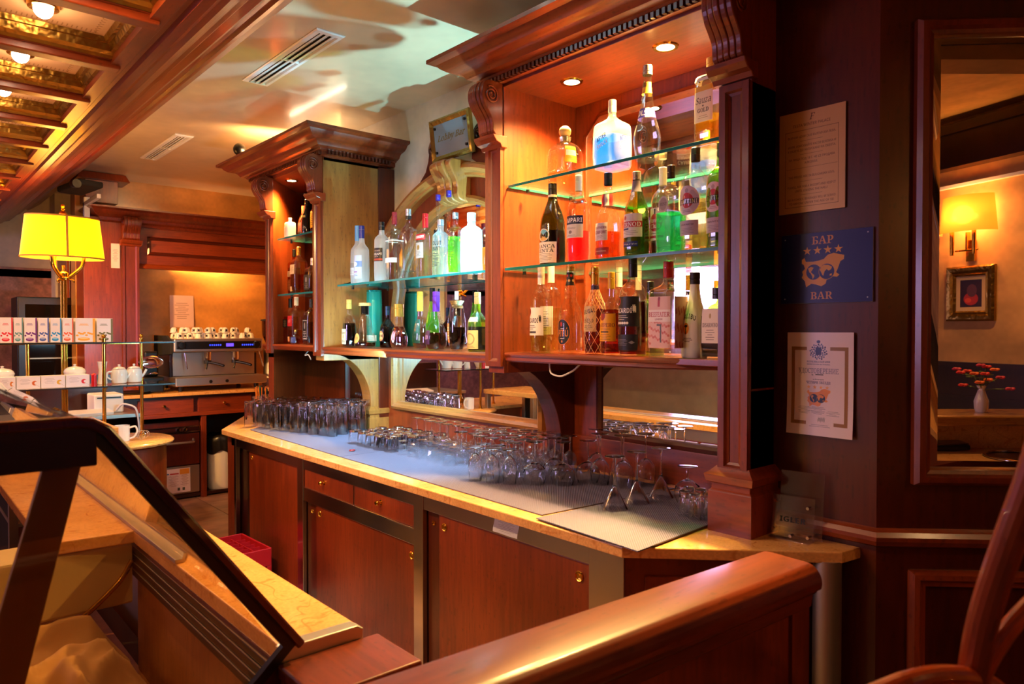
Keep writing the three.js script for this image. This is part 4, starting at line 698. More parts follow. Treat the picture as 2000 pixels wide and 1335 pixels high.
    part('spout', tube([[x, y + 0.03 * s, z - 0.04 * s], [x, y + 0.05 * s, z - 0.055 * s], [x, y + 0.075 * s, z - 0.068 * s]], 0.007 * s, 14, 8), M.china, t);
  };
  pot(-5.15, 1.207, -1.14, 1.1, 'white china teapot in front of its twin on the lower glass shelf', 'white teapots');
  pot(-5.18, 1.207, -1.235, 1.1, 'white china teapot at the right end of the lower glass shelf', 'white teapots');
  const bowl = (z, label) => { const t = thing('sugar_bowl', label, 'bowl', [-5.14, 1.207, z]); part('bowl', lathe([[0, 0], [0.03, 0], [0.05, 0.04], [0.062, 0.085], [0.055, 0.1], [0, 0.1]]).translate(-5.14, 1.207, z), M.china, t); part('lid', lathe([[0.055, 0.1], [0.04, 0.112], [0.012, 0.118], [0.006, 0.122], [0.01, 0.13], [0, 0.134]]).translate(-5.14, 1.207, z), M.china, t); };
  bowl(-0.89, 'white china lidded bowl behind the low tea box with a red crescent'); bowl(-0.52, 'white china lidded bowl behind the leftmost low tea box');
  const vs = thing('white_vase', 'waisted white china vase left of the teapots', 'vase', [-5.13, 1.207, -1.04]);
  part('body', lathe([[0, 0], [0.026, 0], [0.029, 0.006], [0.024, 0.05], [0.021, 0.09], [0.028, 0.138], [0.03, 0.142], [0.026, 0.144], [0, 0.14]]).translate(-5.13, 1.207, -1.04), M.china, vs);
}
{
  const t = thing('mug', 'white printed mug on the round marble counter', 'mug', [-5.0, 0.85, -1.12]);
  part('cup', lathe([[0, 0], [0.04, 0], [0.044, 0.004], [0.045, 0.1], [0.041, 0.1], [0.04, 0.01], [0, 0.008]]).translate(-5.0, 0.85, -1.12), M.china, t);
  part('handle', tube([[-4.98, 0.935, -1.158], [-4.97, 0.94, -1.19], [-4.97, 0.91, -1.2], [-4.98, 0.875, -1.185], [-4.98, 0.865, -1.158]], 0.006, 24, 8), M.china, t);
  const g = thing('wire_napkin_holder', 'curled wire holder beside the mug', 'holder', [-4.98, 0.85, -1.24]);
  part('wire', [0, 1, 2].map((i) => new THREE.TorusGeometry(0.03 - 0.004 * i, 0.0022, 6, 26).rotateY(0.6 + i * 0.5).translate(-4.98 - 0.01 * i, 0.883, -1.225 - i * 0.016)), M.chrome, g);
}
{
  const t = thing('table_lamp', 'tall brass lamp with a glowing yellow fabric shade and three curved arms', 'lamp', [-5.45, 0.85, -0.885]), x = -5.45, z = -0.885;
  part('base', lathe([[0, 0], [0.11, 0], [0.115, 0.012], [0.07, 0.028], [0.03, 0.05], [0.02, 0.08]]).translate(x, 0.85, z), M.brass, t);
  part('pole', [cyl(0.016, 0.016, 0.98, x, 0.9, z, 10), ...[0, 1, 2, 3, 4, 5].map((i) => cyl(0.0045, 0.0045, 0.98, x + 0.0155 * Math.cos(i * PI / 3), 0.9, z + 0.0155 * Math.sin(i * PI / 3), 6))], M.brass, t);
  part('hub', lathe([[0.02, 0], [0.032, 0.006], [0.034, 0.02], [0.024, 0.028], [0.03, 0.05], [0.014, 0.062], [0.01, 0.1], [0, 0.1]]).translate(x, 1.872, z), M.brass, t);
  for (let i = 0; i < 3; i++) { const a = i * 2 * PI / 3 + 0.75, c = Math.cos(a), s = Math.sin(a); part('arm', [tube([[x + 0.02 * c, 1.89, z + 0.02 * s], [x + 0.06 * c, 1.92, z + 0.06 * s], [x + 0.105 * c, 1.97, z + 0.105 * s], [x + 0.118 * c, 2.04, z + 0.118 * s]], 0.011, 24, 8), tube([[x + 0.03 * c, 1.885, z + 0.03 * s], [x + 0.055 * c, 1.875, z + 0.055 * s], [x + 0.06 * c, 1.862, z + 0.06 * s]], 0.006, 12, 6), lathe([[0, 0], [0.016, 0], [0.012, 0.05], [0, 0.05]]).translate(x + 0.118 * c, 2.03, z + 0.118 * s)], M.brass, t); }
  const ov = (g) => { g.scale(0.62, 1, 1); return g.translate(x, 0, z); };
  const shade = part('lamp_shade', ov(lathe([[0.240, 2.02], [0.210, 2.285]], 64, 3)), phys({ color: 0xffd000, roughness: 0.9, transmission: 0.45, thickness: 0, emissive: 0xffb000, emissiveIntensity: 0.75 }), t);
  part('shade_trim', [ov(lathe([[0.237, 2.017], [0.243, 2.017], [0.242, 2.027], [0.238, 2.027]], 64)), ov(lathe([[0.208, 2.278], [0.213, 2.278], [0.211, 2.288], [0.207, 2.288]], 64)), turn(new THREE.BoxGeometry(0.004, 0.27, 0.014), [x + 0.142, 2.152, z - 0.0], 0, 0, 0.08)], std({ color: 0xc08020, roughness: 0.6 }), shade);
  part('finial', lathe([[0, 0.09], [0.009, 0.086], [0.013, 0.076], [0.009, 0.066], [0.006, 0.06], [0.012, 0.055], [0.006, 0.048], [0.016, 0.04], [0.026, 0.026], [0.024, 0.01], [0.012, 0], [0, 0]]).translate(x, 2.283, z), M.brass, t);
  part('bulb', [0, 1, 2].map((i) => ball(0.025, x + 0.1 * Math.cos(i * 2.09 + 0.75), 2.12, z + 0.1 * Math.sin(i * 2.09 + 0.75))), std({ color: 0xffffff, emissive: 0xffd080, emissiveIntensity: 6 }), t);
  point(t, [0, 1.3, 0], LIGHT.table, 3);
}
// coffee corner
{
  const t = thing('coffee_hood', 'mahogany hood and pilaster framing the coffee machine niche', 'cabinet', [-7.3, 0, -2.3]);
  part('pillar', box(-7.56, -7.22, 0, 2.56, -1.765, -1.325), M.red, t);
  part('pilaster', [box(-7.23, -7.2, 0, 2.36, -1.765, -1.625), sweep([[-1.765, 1.0], [-1.625, 1.0], [-1.625, 2.34], [-1.765, 2.34]], [[0, -0.01], [0, 0.014], [0.02, 0.014], [0.03, 0.002], [0.03, -0.01]], (a, b, h) => [-7.2 + h, b, a], true)], M.red, t);
  part('hood_board', box(-7.30, -7.26, 2.14, 2.52, -3.32, -1.765), M.red, t, 'z');
  part('raised_panel', sweep([[-3.2, 2.25], [-1.85, 2.25], [-1.85, 2.42], [-3.2, 2.42]], [[0, -0.005], [0, 0.012], [0.012, 0.02], [0.026, 0.012], [0.034, -0.005]], (a, b, h) => [-7.26 + h, b, a], true), M.deep, t, 'z');
  part('bottom_moulding', alongZ([[-7.3, 2.12], [-7.235, 2.12], [-7.225, 2.135], [-7.235, 2.15], [-7.25, 2.165], [-7.3, 2.165]], -3.32, -1.765), M.red, t, 'z');
  part('crown_moulding', sweep([[-7.56, -1.5], [-7.24, -1.5], [-7.24, -3.32]].reverse(), [[-0.02, 2.50], [0.01, 2.50], [0.02, 2.52], [0.05, 2.535], [0.06, 2.56], [0.1, 2.585], [0.12, 2.62], [0.15, 2.635], [0.15, 2.65], [-0.02, 2.65]].map(([o, y]) => [-o, y]), flatY), M.red, t, 'x');
  part('top_capital', [box(-7.6, -7.3, 2.7, 2.9, -1.62, -1.36), sweep([[-7.62, -1.30], [-7.26, -1.30], [-7.26, -1.70], [-7.62, -1.70]], [[0, 2.90], [0, 2.965], [0.06, 2.965], [0.09, 2.90]].map(([o, y]) => [o - 0.08, y]), flatY, true)], M.red, t);
  const c = (z) => z; corbel(t, -7.27, -7.13, 2.365, -1.695, M.red, 0.9, PI / 2);
}
{ // lamp added out of sight behind the hood to light the coffee wall
  const t = thing('hood_lamp', 'added warm strip lamp hidden under the coffee corner hood', 'lamp', [-7.36, 2.2, -2.5]);
  part('tube', rod([-7.38, 2.215, -2.9], [-7.38, 2.215, -2.0], 0.01), M.bulb, t);
  area(t, [-0.04, 0.0, 0], [-7.5, 1.2, -2.5], 0.8, 0.05, LIGHT.hood);
}
const sheet = (name, label, cat, at, w, h, draw, ry, rx = 0) => { const t = thing(name, label, cat, at); const g = new THREE.PlaneGeometry(w, h, 6, 6), p = g.attributes.position; for (let i = 0; i < p.count; i++) p.setZ(i, 0.004 * Math.sin(p.getX(i) * 25 + p.getY(i) * 11)); g.computeVertexNormals(); part('sheet', turn(g, at, ry, rx), print(192, 256, draw, { roughness: 0.3 }), t); return t; };
const typed = (bg, ink) => (x, w, h) => { x.fillStyle = bg; x.fillRect(0, 0, w, h); lines(x, w / 2, 60, 120, 9, 15, ink, 4); };
sheet('notice', 'typed notice in a clear sleeve above the coffee machine', 'notice', [-7.535, 1.735, -2.235], 0.225, 0.32, typed('#d8b0a0', '#9a7468'), PI / 2);
sheet('notice', 'narrow typed notice stuck on the wooden pillar beside the hood', 'notice', [-7.212, 2.22, -1.575], 0.07, 0.22, typed('#e0c0c0', '#8a7078'), PI / 2);
{
  const t = thing('coffee_counter', 'wooden coffee counter with two drawers and a pale marble top under the coffee machine', 'counter', [-7.2, 0, -2.4]);
  part('marble_top', box(-7.55, -6.80, 0.955, 0.985, -3.3, -1.46, 0.004), M.marble, t, 'z');
  part('end_side', box(-7.5, -6.86, 0.05, 0.955, -1.53, -1.48), M.red, t);
  part('apron', box(-7.5, -6.86, 0.78, 0.955, -3.3, -1.5), M.deep, t, 'z');
  for (const [a, b, k] of [[-2.125, -1.66, -1.87], [-2.66, -2.165, -2.40]]) { const d = part('drawer', box(-6.87, -6.838, 0.80, 0.93, a, b), M.red, t, 'z'); part('knob', turn(lathe([[0, 0.03], [0.01, 0.028], [0.014, 0.02], [0.008, 0.008], [0.013, 0]]), [-6.838, 0.868, k], 0, 0, -PI / 2), M.brass, d); }
  part('lower_rail', box(-6.88, -6.82, 0.765, 0.80, -3.3, -1.6), M.red, t, 'z');
  for (const [a, b] of [[-2.235, -2.19], [-2.72, -2.68], [-1.66, -1.60]]) part('post', box(-6.88, -6.83, 0, 0.77, a, b), M.red, t);
  part('back_board', box(-7.5, -7.45, 0.05, 0.78, -3.3, -1.5), M.matt, t);
  part('bottom_board', box(-7.5, -6.86, 0.02, 0.05, -3.3, -1.6), M.dark, t, 'z');
}
{
  const t = thing('dishwasher', 'brown steel dishwasher with a bar handle under the coffee counter', 'dishwasher', [-7.1, 0.05, -1.92]);
  part('casing', box(-7.4, -6.87, 0.05, 0.72, -2.18, -1.67), M.deep, t);
  part('control_panel', [box(-6.875, -6.85, 0.615, 0.675, -2.18, -1.67, 0.003), box(-6.855, -6.845, 0.63, 0.66, -2.17, -1.68, 0.002)], M.dark, t);
  part('panel_trim', sweep([[-2.178, 0.62], [-1.672, 0.62], [-1.672, 0.672], [-2.178, 0.672]], [[0, 0], [0, 0.004], [0.005, 0.004], [0.005, 0]], (a, b, h) => [-6.848 + h, b, a], true), M.chrome, t);
  part('dial', [-1.99, -2.05].map((z) => turn(lathe([[0, 0.015], [0.016, 0.014], [0.018, 0.004], [0.021, 0]]), [-6.846, 0.645, z], 0, 0, -PI / 2)), M.chrome, t);
  part('door', box(-6.885, -6.855, 0.32, 0.605, -2.18, -1.67, 0.005), M.deep, t);
  part('handle', tube([[-6.86, 0.53, -1.70], [-6.81, 0.53, -1.71], [-6.81, 0.53, -2.08], [-6.83, 0.53, -2.12], [-6.86, 0.55, -2.125]], 0.012, 40, 8), M.satin, t);
  part('lower_panel', box(-6.885, -6.86, 0.06, 0.31, -2.18, -1.67, 0.004), M.satin, t);
}
sheet('poster', 'printed instruction sheet with an orange block on the dishwasher front', 'poster', [-6.852, 0.185, -1.985], 0.22, 0.22, (x, w, h) => { x.fillStyle = '#e8ccc4'; x.fillRect(0, 0, w, h); x.fillStyle = '#e89030'; x.fillRect(w * 0.58, 8, w * 0.38, 56); x.fillStyle = '#c03028'; x.fillRect(40, 46, 64, 14); x.fillStyle = '#3a66a8'; x.fillRect(8, 46, 26, 12); lines(x, 66, 72, 76, 11, 11, '#a06860', 3); lines(x, 148, 72, 60, 11, 11, '#a06860', 3); x.fillStyle = '#554'; x.fillRect(96, 204, 18, 30); x.fillRect(132, 204, 18, 30); }, PI / 2);
{
  const t = thing('waste_bin', 'white waste bin lined with a black bag under the coffee counter', 'bin', [-6.98, 0.05, -2.42]);
  part('bin', lathe([[0, 0.05], [0.125, 0.05], [0.135, 0.07], [0.15, 0.5], [0.154, 0.51], [0, 0.5]], 36).scale(0.95, 1, 1.0).translate(-6.98, 0, -2.42), M.white, t);
  const pts = [[0.152, 0.40], [0.158, 0.42], [0.162, 0.5], [0.16, 0.535], [0.14, 0.56], [0.1, 0.55], [0, 0.5]], g = new THREE.LatheGeometry(pts.map(([r, y]) => new THREE.Vector2(r, y)), 48), p = g.attributes.position;
  for (let i = 0; i < p.count; i++) { const a = Math.atan2(p.getZ(i), p.getX(i)), k = 1 + 0.035 * Math.sin(a * 9 + p.getY(i) * 40) + 0.02 * Math.sin(a * 17); p.setXYZ(i, p.getX(i) * k, p.getY(i) + 0.02 * Math.sin(a * 5) * (p.getY(i) < 0.45 ? 1 : 0.3), p.getZ(i) * k); }
  g.computeVertexNormals(); part('bin_bag', g.translate(-6.98, 0, -2.42), std({ color: 0x181412, roughness: 0.3 }), t);
}
{ // espresso machine
  const t = thing('coffee_machine', 'wide steel two group espresso machine with lit blue buttons and cups on top', 'coffee machine', [-7.15, 0.985, -2.38]), z0 = -2.81, z1 = -1.985;
  part('back_body', box(-7.5, -7.08, 1.06, 1.33, z0, z1, 0.01), M.dark, t);
  part('splash_panel', box(-7.085, -7.07, 1.12, 1.34, z0 + 0.03, z1 - 0.03, 0.002), M.satin, t);
  const hd = part('head', [box(-7.48, -6.93, 1.345, 1.47, z0, z1, 0.012)], M.satin, t, 'z');
  part('side_cheek', alongZ([[-7.5, 1.30], [-7.5, 1.5], [-7.1, 1.5], [-6.96, 1.44], [-6.96, 1.33]], z1 - 0.002, z1 + 0.02, 0.004), M.matt, t);
  part('control_strip', box(-6.932, -6.918, 1.375, 1.445, z0 + 0.02, z1 - 0.02, 0.005), M.black, hd);
  for (const z of [z1 - 0.065, z0 + 0.065]) part('dial', turn(lathe([[0, 0.03], [0.03, 0.028], [0.038, 0.016], [0.04, 0]]), [-6.93, 1.41, z], 0, 0, -PI / 2), M.black, hd);
  const led = std({ color: 0x101040, emissive: 0x2a3cff, emissiveIntensity: 3.0 });
  for (let g = 0; g < 2; g++) part('button', Array.from({ length: 6 }, (_, i) => box(-6.919, -6.915, 1.402, 1.416, (g ? -2.605 : -2.30) - i * 0.0195 - 0.005, (g ? -2.605 : -2.30) - i * 0.0195 + 0.005, 0.001)), led, hd);
  part('display', box(-6.919, -6.915, 1.395, 1.425, -2.52, -2.45, 0.001), std({ color: 0x201040, emissive: 0x6040ff, emissiveIntensity: 2.0 }), hd);
  for (const z of [-2.30, -2.56]) {
    const g = part('group_head', [cyl(0.036, 0.04, 0.06, -6.99, 1.285, z), cyl(0.032, 0.036, 0.025, -6.99, 1.262, z)], M.chrome, t);
    part('portafilter', [cyl(0.034, 0.034, 0.03, -6.99, 1.235, z), tube([[-6.97, 1.245, z], [-6.91, 1.235, z - 0.05], [-6.84, 1.215, z - 0.10]], 0.012, 16, 8), tube([[-6.99, 1.235, z], [-6.985, 1.205, z + 0.01], [-6.985, 1.18, z + 0.015]], 0.008, 10, 8)], M.black, g);
  }
  part('steam_wand', [rod([-6.95, 1.34, z1 - 0.10], [-6.93, 1.19, z1 - 0.115], 0.006), rod([-6.95, 1.34, z0 + 0.03], [-6.92, 1.19, z0 - 0.0], 0.006)], M.chrome, t);
  const tr = part('drip_tray', box(-7.5, -6.87, 1.035, 1.115, z0 - 0.015, z1 + 0.005, 0.008), M.satin, t, 'z');
  part('gauge', [-2.29, -2.44].map((z) => turn(lathe([[0, 0.006], [0.014, 0.006], [0.016, 0.002], [0.016, 0]]), [-6.87, 1.07, z], 0, 0, -PI / 2)), M.black, tr);
  part('foot', [[z0 + 0.06], [z1 - 0.06]].flatMap(([z]) => [-7.42, -6.95].map((x) => cyl(0.02, 0.024, 0.05, x, 0.985, z, 12))), M.black, t);
}
{ // cups on the machine
  const c = new THREE.Group(); c.name = 'coffee_cup'; counts.coffee_cup = 0; scene.add(c);
  tag(c, 'white espresso cup turned upside down on top of the coffee machine', 'cup', 'espresso cups on the machine');
  part('bowl', lathe([[0.036, 0], [0.034, 0.004], [0.028, 0.035], [0.02, 0.048], [0.014, 0.052], [0, 0.052]], 24), M.china, c);
  part('handle', new THREE.TorusGeometry(0.013, 0.004, 8, 18).translate(0.034, 0.024, 0), M.china, c);
  part('badge', box(-0.008, 0.008, 0.014, 0.034, 0.0325, 0.0335, 0).rotateY(PI / 2 + 0.4), M.matt, c);
  let n = 0;
  for (let r = 0; r < 3; r++) for (let i = 0; i < 9; i++) {
    const x = -7.03 - r * 0.1 + jit(0.01), z = -2.07 - i * 0.082 + jit(0.008), up = (i * 7 + r * 3) % 4 !== 0 && (i + r) % 3 !== 1;
    for (let k = 0; k <= (up ? 1 : 0); k++) { const at = [x + (k ? jit(0.006) : 0), 1.472 + 0.0525 * k, z]; if (!n++) { c.position.set(...at); c.rotation.y = -0.6; } else copy(c, at, -0.6 + jit(0.7)); }
  }
}
{
  const t = thing('coffee_grinder', 'coffee grinder with a dark hopper standing right of the espresso machine', 'grinder', [-7.2, 0.985, -2.98]), x = -7.15, z = -2.985;
  part('body', lathe([[0, 0], [0.085, 0], [0.09, 0.02], [0.075, 0.12], [0.07, 0.26], [0.075, 0.36], [0.06, 0.38], [0, 0.38]]).translate(x, 0.985, z), M.satin, t);
  part('hopper', lathe([[0.03, 0.38], [0.05, 0.43], [0.088, 0.52], [0.09, 0.66], [0.086, 0.66], [0.084, 0.52], [0.045, 0.43]]).translate(x, 0.985, z), pane([0.55, 0.4, 0.3], 0.05), t);
  part('beans', lathe([[0, 0.385], [0.028, 0.385], [0.048, 0.44], [0.07, 0.5], [0, 0.52]]).translate(x, 0.985, z), M.matt, t);
  part('hopper_lid', lathe([[0, 0.7], [0.02, 0.7], [0.03, 0.685], [0.1, 0.672], [0.1, 0.66], [0, 0.66]]).translate(x, 0.985, z), M.matt, t);
}
{
  const t = thing('single_grinder', 'small black coffee grinder with an oval chrome badge left of the espresso machine', 'grinder', [-7.0, 0.985, -1.8]), x = -6.98, z = -1.81;
  part('body', [box(x - 0.09, x + 0.06, 0.985, 1.13, z - 0.09, z + 0.09, 0.015), box(x - 0.1, x, 1.13, 1.36, z - 0.06, z + 0.06, 0.02)], M.black, t);
  part('badge', [turn(lathe([[0, 0.016], [0.06, 0.014], [0.075, 0.01], [0.085, 0.012], [0.092, 0.006], [0.09, 0]]).scale(1.15, 1, 0.62), [x + 0.045, 1.262, z + 0.02], 0, 0, 0)].map((g) => g.translate(-(x + 0.045), -1.262, -(z + 0.02)).rotateY(PI / 2).rotateZ(-PI / 2 + 0.15).translate(x + 0.045, 1.262, z + 0.02)), M.chrome, t);
  part('fork', [tube([[x + 0.0, 1.15, z + 0.03], [x + 0.06, 1.16, z + 0.03], [x + 0.08, 1.17, z], [x + 0.06, 1.16, z - 0.03], [x, 1.15, z - 0.03]], 0.007, 24, 8)], M.chrome, t);
  const tr = thing('serving_tray', 'stack of black trays on the coffee counter left of the machine', 'tray', [-6.95, 0.985, -1.62]);
  for (let i = 0; i < 2; i++) part('tray', lathe([[0, 0], [0.13, 0], [0.15, 0.014], [0.147, 0.016], [0.128, 0.004], [0, 0.004]], 36).translate(-6.97, 0.9855 + i * 0.006, -1.645), M.black, tr);
}
// far background beyond the pillar
struct('trim_3', [box(-9.0, -8.94, 0, 2.18, -1.36, 4.4), sweep([[-9.0, -1.36], [-8.94, -1.36], [-8.94, 4.3]].reverse(), [[0, 2.1], [-0.02, 2.12], [-0.02, 2.15], [-0.05, 2.17], [-0.05, 2.2], [0, 2.2]], flatY)], M.pink);
struct('wall_pier', [box(-9.0, -8.7, 0, 2.97, -3.3, -1.34)], M.plaster);
{
  const t = thing('wood_post', 'dark wooden post and cabinet side standing behind the yellow lamp', 'post', [-8.35, 0, -1.5]);
  part('post', box(-8.7, -8.2, 0, 2.55, -1.62, -1.36), M.red, t); part('panel', box(-8.2, -8.19, 1.1, 2.3, -1.6, -1.38), M.deep, t);
}
{
  const t = thing('wine_fridge', 'large black framed glass front cabinet standing behind the tea boxes', 'cabinet', [-7.9, 0, -1.15]);
  part('casing', box(-8.35, -7.95, 0.0, 1.86, -1.5, -0.92, 0.008), M.black, t);
  part('door_frame', sweep([[-1.49, 1.06], [-0.93, 1.06], [-0.93, 1.84], [-1.49, 1.84]], [[0, 0], [0, 0.02], [0.05, 0.02], [0.06, 0]], (a, b, h) => [-7.95 + h, b, a], true), M.dark, t);
  part('door_pane', box(-7.945, -7.94, 1.1, 1.8, -1.44, -0.98, 0), std({ color: 0x201814, roughness: 0.05, metalness: 0.6 }), t);
  part('shelf_rail', [1.28, 1.5].map((y) => box(-7.938, -7.93, y, y + 0.012, -1.44, -0.98, 0)), M.satin, t);
  part('handle', rod([-7.91, 1.2, -1.44], [-7.91, 1.6, -1.44], 0.01), M.satin, t);
}
{
  const t = thing('till_desk', 'pale steel work shelf with a small white printer and cables behind the brass stand', 'desk', [-6.1, 0, -1.05]);
  part('shelf_top', box(-6.4, -5.85, 0.90, 0.93, -1.45, -0.5, 0.004), M.satin, t); for (const q of [-0.56, -1.44]) part('side', box(-6.4, -5.85, 0, 0.9, q, q + 0.03), M.dark, t); part('back', box(-6.4, -6.37, 0, 1.2, -1.44, -0.5), M.dark, t);
  const p = thing('receipt_printer', 'small white receipt printer box behind the brass stand', 'printer', [-6.1, 0.93, -1.25]);
  part('case', box(-6.25, -6.0, 0.9305, 1.07, -1.36, -1.16, 0.012), M.white, p); part('slot', box(-6.0, -5.997, 1.04, 1.05, -1.34, -1.18, 0), M.black, p);
  const k = thing('cash_keyboard', 'long white keyboard lying on the steel shelf behind the brass stand', 'keyboard', [-5.95, 0.93, -1.05]);
  part('case', turn(new RoundedBoxGeometry(0.14, 0.025, 0.36, 2, 0.006), [-5.93, 0.948, -1.08], 0.1, 0, -0.12), M.white, k);
  tag(part('power_cable', tube([[-5.98, 0.945, -1.3], [-5.9, 1.0, -1.33], [-5.84, 0.97, -1.4], [-5.83, 0.85, -1.42], [-5.82, 0.6, -1.43]], 0.007, 40, 8), M.white), 'pale cable curling over the edge of the steel shelf', 'cable');
}
{
  const t = thing('ceiling_projector', 'dark projector on a white bracket high beside the wooden pillar', 'projector', [-6.9, 2.5, -1.2]);
  part('bracket', [box(-7.25, -7.2, 2.35, 2.72, -1.375, -1.33), box(-7.25, -6.7, 2.64, 2.675, -1.36, -1.33)], M.white, t);
  part('case', [turn(new RoundedBoxGeometry(0.34, 0.05, 0.2, 2, 0.015), [-6.75, 2.72, -1.22], 0.3, 0, 0.1)], M.matt, t); part('lens', [turn(cyl(0.03, 0.035, 0.06, 0, 0, 0), [-6.58, 2.71, -1.14], 0.3, 0, -PI / 2)], M.black, t);
}
{
  const t = thing('security_camera', 'small black camera peeking over the crown of the far cabinet', 'camera', [-5.15, 2.762, -1.9]);
  part('stand', [cyl(0.03, 0.02, 0.02, -5.1, 2.762, -1.95), rod([-5.1, 2.78, -1.95], [-5.1, 2.83, -1.92], 0.008)], M.black, t); part('body', [ball(0.045, -5.1, 2.83, -1.91)], M.black, t);
}
// ------------------------------------------------------------------ the part of the lobby that the wall mirror shows
{
  const f = [-0.7511, -0.6602], r = [0.6602, -0.7511];
  const L = (lat, dep) => { const p = [dep * f[0] + lat * r[0], dep * f[1] + lat * r[1]], k = 0.70711 * (p[0] + p[1]) + 2.160; return [p[0] - 1.41421 * k, p[1] - 1.41421 * k]; };
  const slab = (l0, l1, d0, d1, y0, y1, bev = 0) => prism([L(l0, d0), L(l1, d0), L(l1, d1), L(l0, d1)], y0, y1, bev);
  const b = thing('lobby_bar', 'bar counter with marble top, sink and raised guest ledge seen in the wall mirror', 'bar', [...[L(2.6, 3.6)].map(([x, z]) => [x, 0, z])[0]]);
  part('marble_top', slab(1.7, 4.4, 3.12, 3.97, 0.86, 0.9, 0.004), M.marble, b); part('splash_back', slab(1.7, 4.4, 3.95, 4.0, 0.9, 1.04), M.marble, b); part('body', slab(1.72, 4.38, 3.2, 3.95, 0, 0.86), M.red, b);
  part('guest_ledge', slab(1.6, 4.5, 3.76, 4.1, 1.045, 1.10, 0.01), phys({ map: MAP.gold, roughness: 0.3, clearcoat: 0.5 }, 'x'), b);
  part('front_edge', slab(1.7, 4.4, 3.08, 3.125, 0.84, 0.905, 0.01), M.deep, b);
  const s = L(2.62, 3.62), sk = part('sink', lathe([[0.13, -0.1], [0.17, -0.02], [0.18, 0.004], [0.195, 0.007], [0.2, 0.001], [0.0, 0.0005]], 40).translate(s[0], 0.9, s[1]), M.dark, b); part('sink_rim', new THREE.TorusGeometry(0.19, 0.008, 8, 40).rotateX(PI / 2).translate(s[0], 0.905, s[1]), M.chrome, sk);
  const W = (k, o = 0) => { const lat = 3.015 + 0.358 * k - 0.934 * o * -1 * 1, dep = 4.7 - 0.934 * k + 0.358 * o; return L(lat, dep); };   // k along the wall, o behind it
  const wall = (k0, k1, o0, o1, y0, y1) => prism([W(k0, o0), W(k1, o0), W(k1, o1), W(k0, o1)], y0, y1);
  struct('wall_mirrored', wall(-2.2, 2.2, 0.0, 0.2, 0, 2.97), std({ map: MAP.stucco, color: 0xffffff, roughness: 0.8 }, 'y', 0.6));
  struct('trim_4', [wall(-2.2, 2.2, -0.03, 0, 0, 1.31), wall(-2.2, 2.2, -0.05, 0, 1.31, 1.34), wall(-2.2, 2.2, -0.04, 0, 1.1, 1.12)], M.dark, 'x');
  struct('trim_5', [wall(-2.2, 2.2, -0.1, 0, 2.62, 2.86), wall(-2.2, 2.2, -0.12, 0, 2.84, 2.9)], M.dark, 'x');
  struct('trim_6', [wall(-2.2, 2.2, -0.03, 0, 2.5, 2.52)], M.white);
  struct('wall_fascia', slab(1.0, 4.6, 2.7, 2.85, 2.56, 2.97), std({ map: MAP.stucco, color: 0xd8d0c0, roughness: 0.8 }, 'y', 0.6));
  struct('ceiling_lobby', slab(1.0, 4.8, 2.86, 6.0, 2.95, 2.968), M.stucco);
  const at = (k, o, y) => { const p = W(k, o); return [p[0], y, p[1]]; };
  const q0 = W(0, 0), q1 = W(0, -1), face = Math.atan2(q1[0] - q0[0], q1[1] - q0[1]);
  const fix = (g, k, o, y) => g.rotateY(face).translate(...at(k, o, y));
  { const p = at(0, -0.02, 2.3), t = thing('wall_sconce', 'two armed brass wall sconce with a half round amber shade seen in the wall mirror', 'lamp', p);
    const hs = new THREE.CylinderGeometry(0.165, 0.19, 0.235, 32, 1, true, -PI / 2, PI);
    part('lamp_shade', fix(hs.scale(1, 1, 0.75), 0, -0.03, 2.3), phys({ color: 0xf0a040, roughness: 0.9, transmission: 0.4, thickness: 0, emissive: 0xff8a10, emissiveIntensity: 0.28 }), t);
    part('wall_plate', fix(box(-0.03, 0.03, -0.07, 0.07, 0, 0.02), 0, -0.001, 2.07), M.brass, t);
    part('arm', [-0.075, 0.075].map((x) => fix(cyl(0.012, 0.014, 0.16, x, 0, 0.09, 12), 0, 0, 2.04)).concat([fix(box(-0.08, 0.08, -0.006, 0.006, 0.05, 0.06), 0, 0, 2.07), fix(box(-0.006, 0.006, -0.006, 0.12, 0.02, 0.06), 0, 0, 2.07)]), M.brass, t);
    part('bulb', [-0.075, 0.075].map((x) => fix(ball(0.02, x, 0, 0.08), 0, 0, 2.28)), M.bulb, t);
    const q = at(0, -0.09, 2.30); point(t, [q[0] - p[0], q[1] - p[1], q[2] - p[2]], LIGHT.sconce, 3); }
  { const p = at(0, -0.01, 1.79), t = thing('framed_picture', 'small picture in a wide carved gilt frame seen in the wall mirror', 'picture', p);
    part('frame', fix(sweep(frameOf(-0.165, 0.165, -0.18, 0.18), [[0, 0], [0, 0.02], [0.012, 0.034], [0.03, 0.03], [0.046, 0.02], [0.056, 0.024], [0.066, 0.012], [0.066, 0]], (a, b, h) => [a, b, h], true), 0, -0.002, 1.79), M.gilt, t);
    part('mount', fix(sweep(frameOf(-0.1, 0.1, -0.115, 0.115), [[0, 0], [0, 0.012], [0.026, 0.009], [0.026, 0]], (a, b, h) => [a, b, h], true), 0, -0.002, 1.79), std({ color: 0xc8a878, roughness: 0.7 }), t);
    part('painting', fix(new THREE.PlaneGeometry(0.15, 0.18).translate(0, 0, 0.008), 0, -0.002, 1.79), print(96, 112, (x, w, h) => { x.fillStyle = '#2a1020'; x.fillRect(0, 0, w, h); disc(x, 48, 78, 32, '#b02818', 26); disc(x, 44, 44, 22, '#5a3038', 26); disc(x, 60, 84, 14, '#d84818', 10); }), t); }
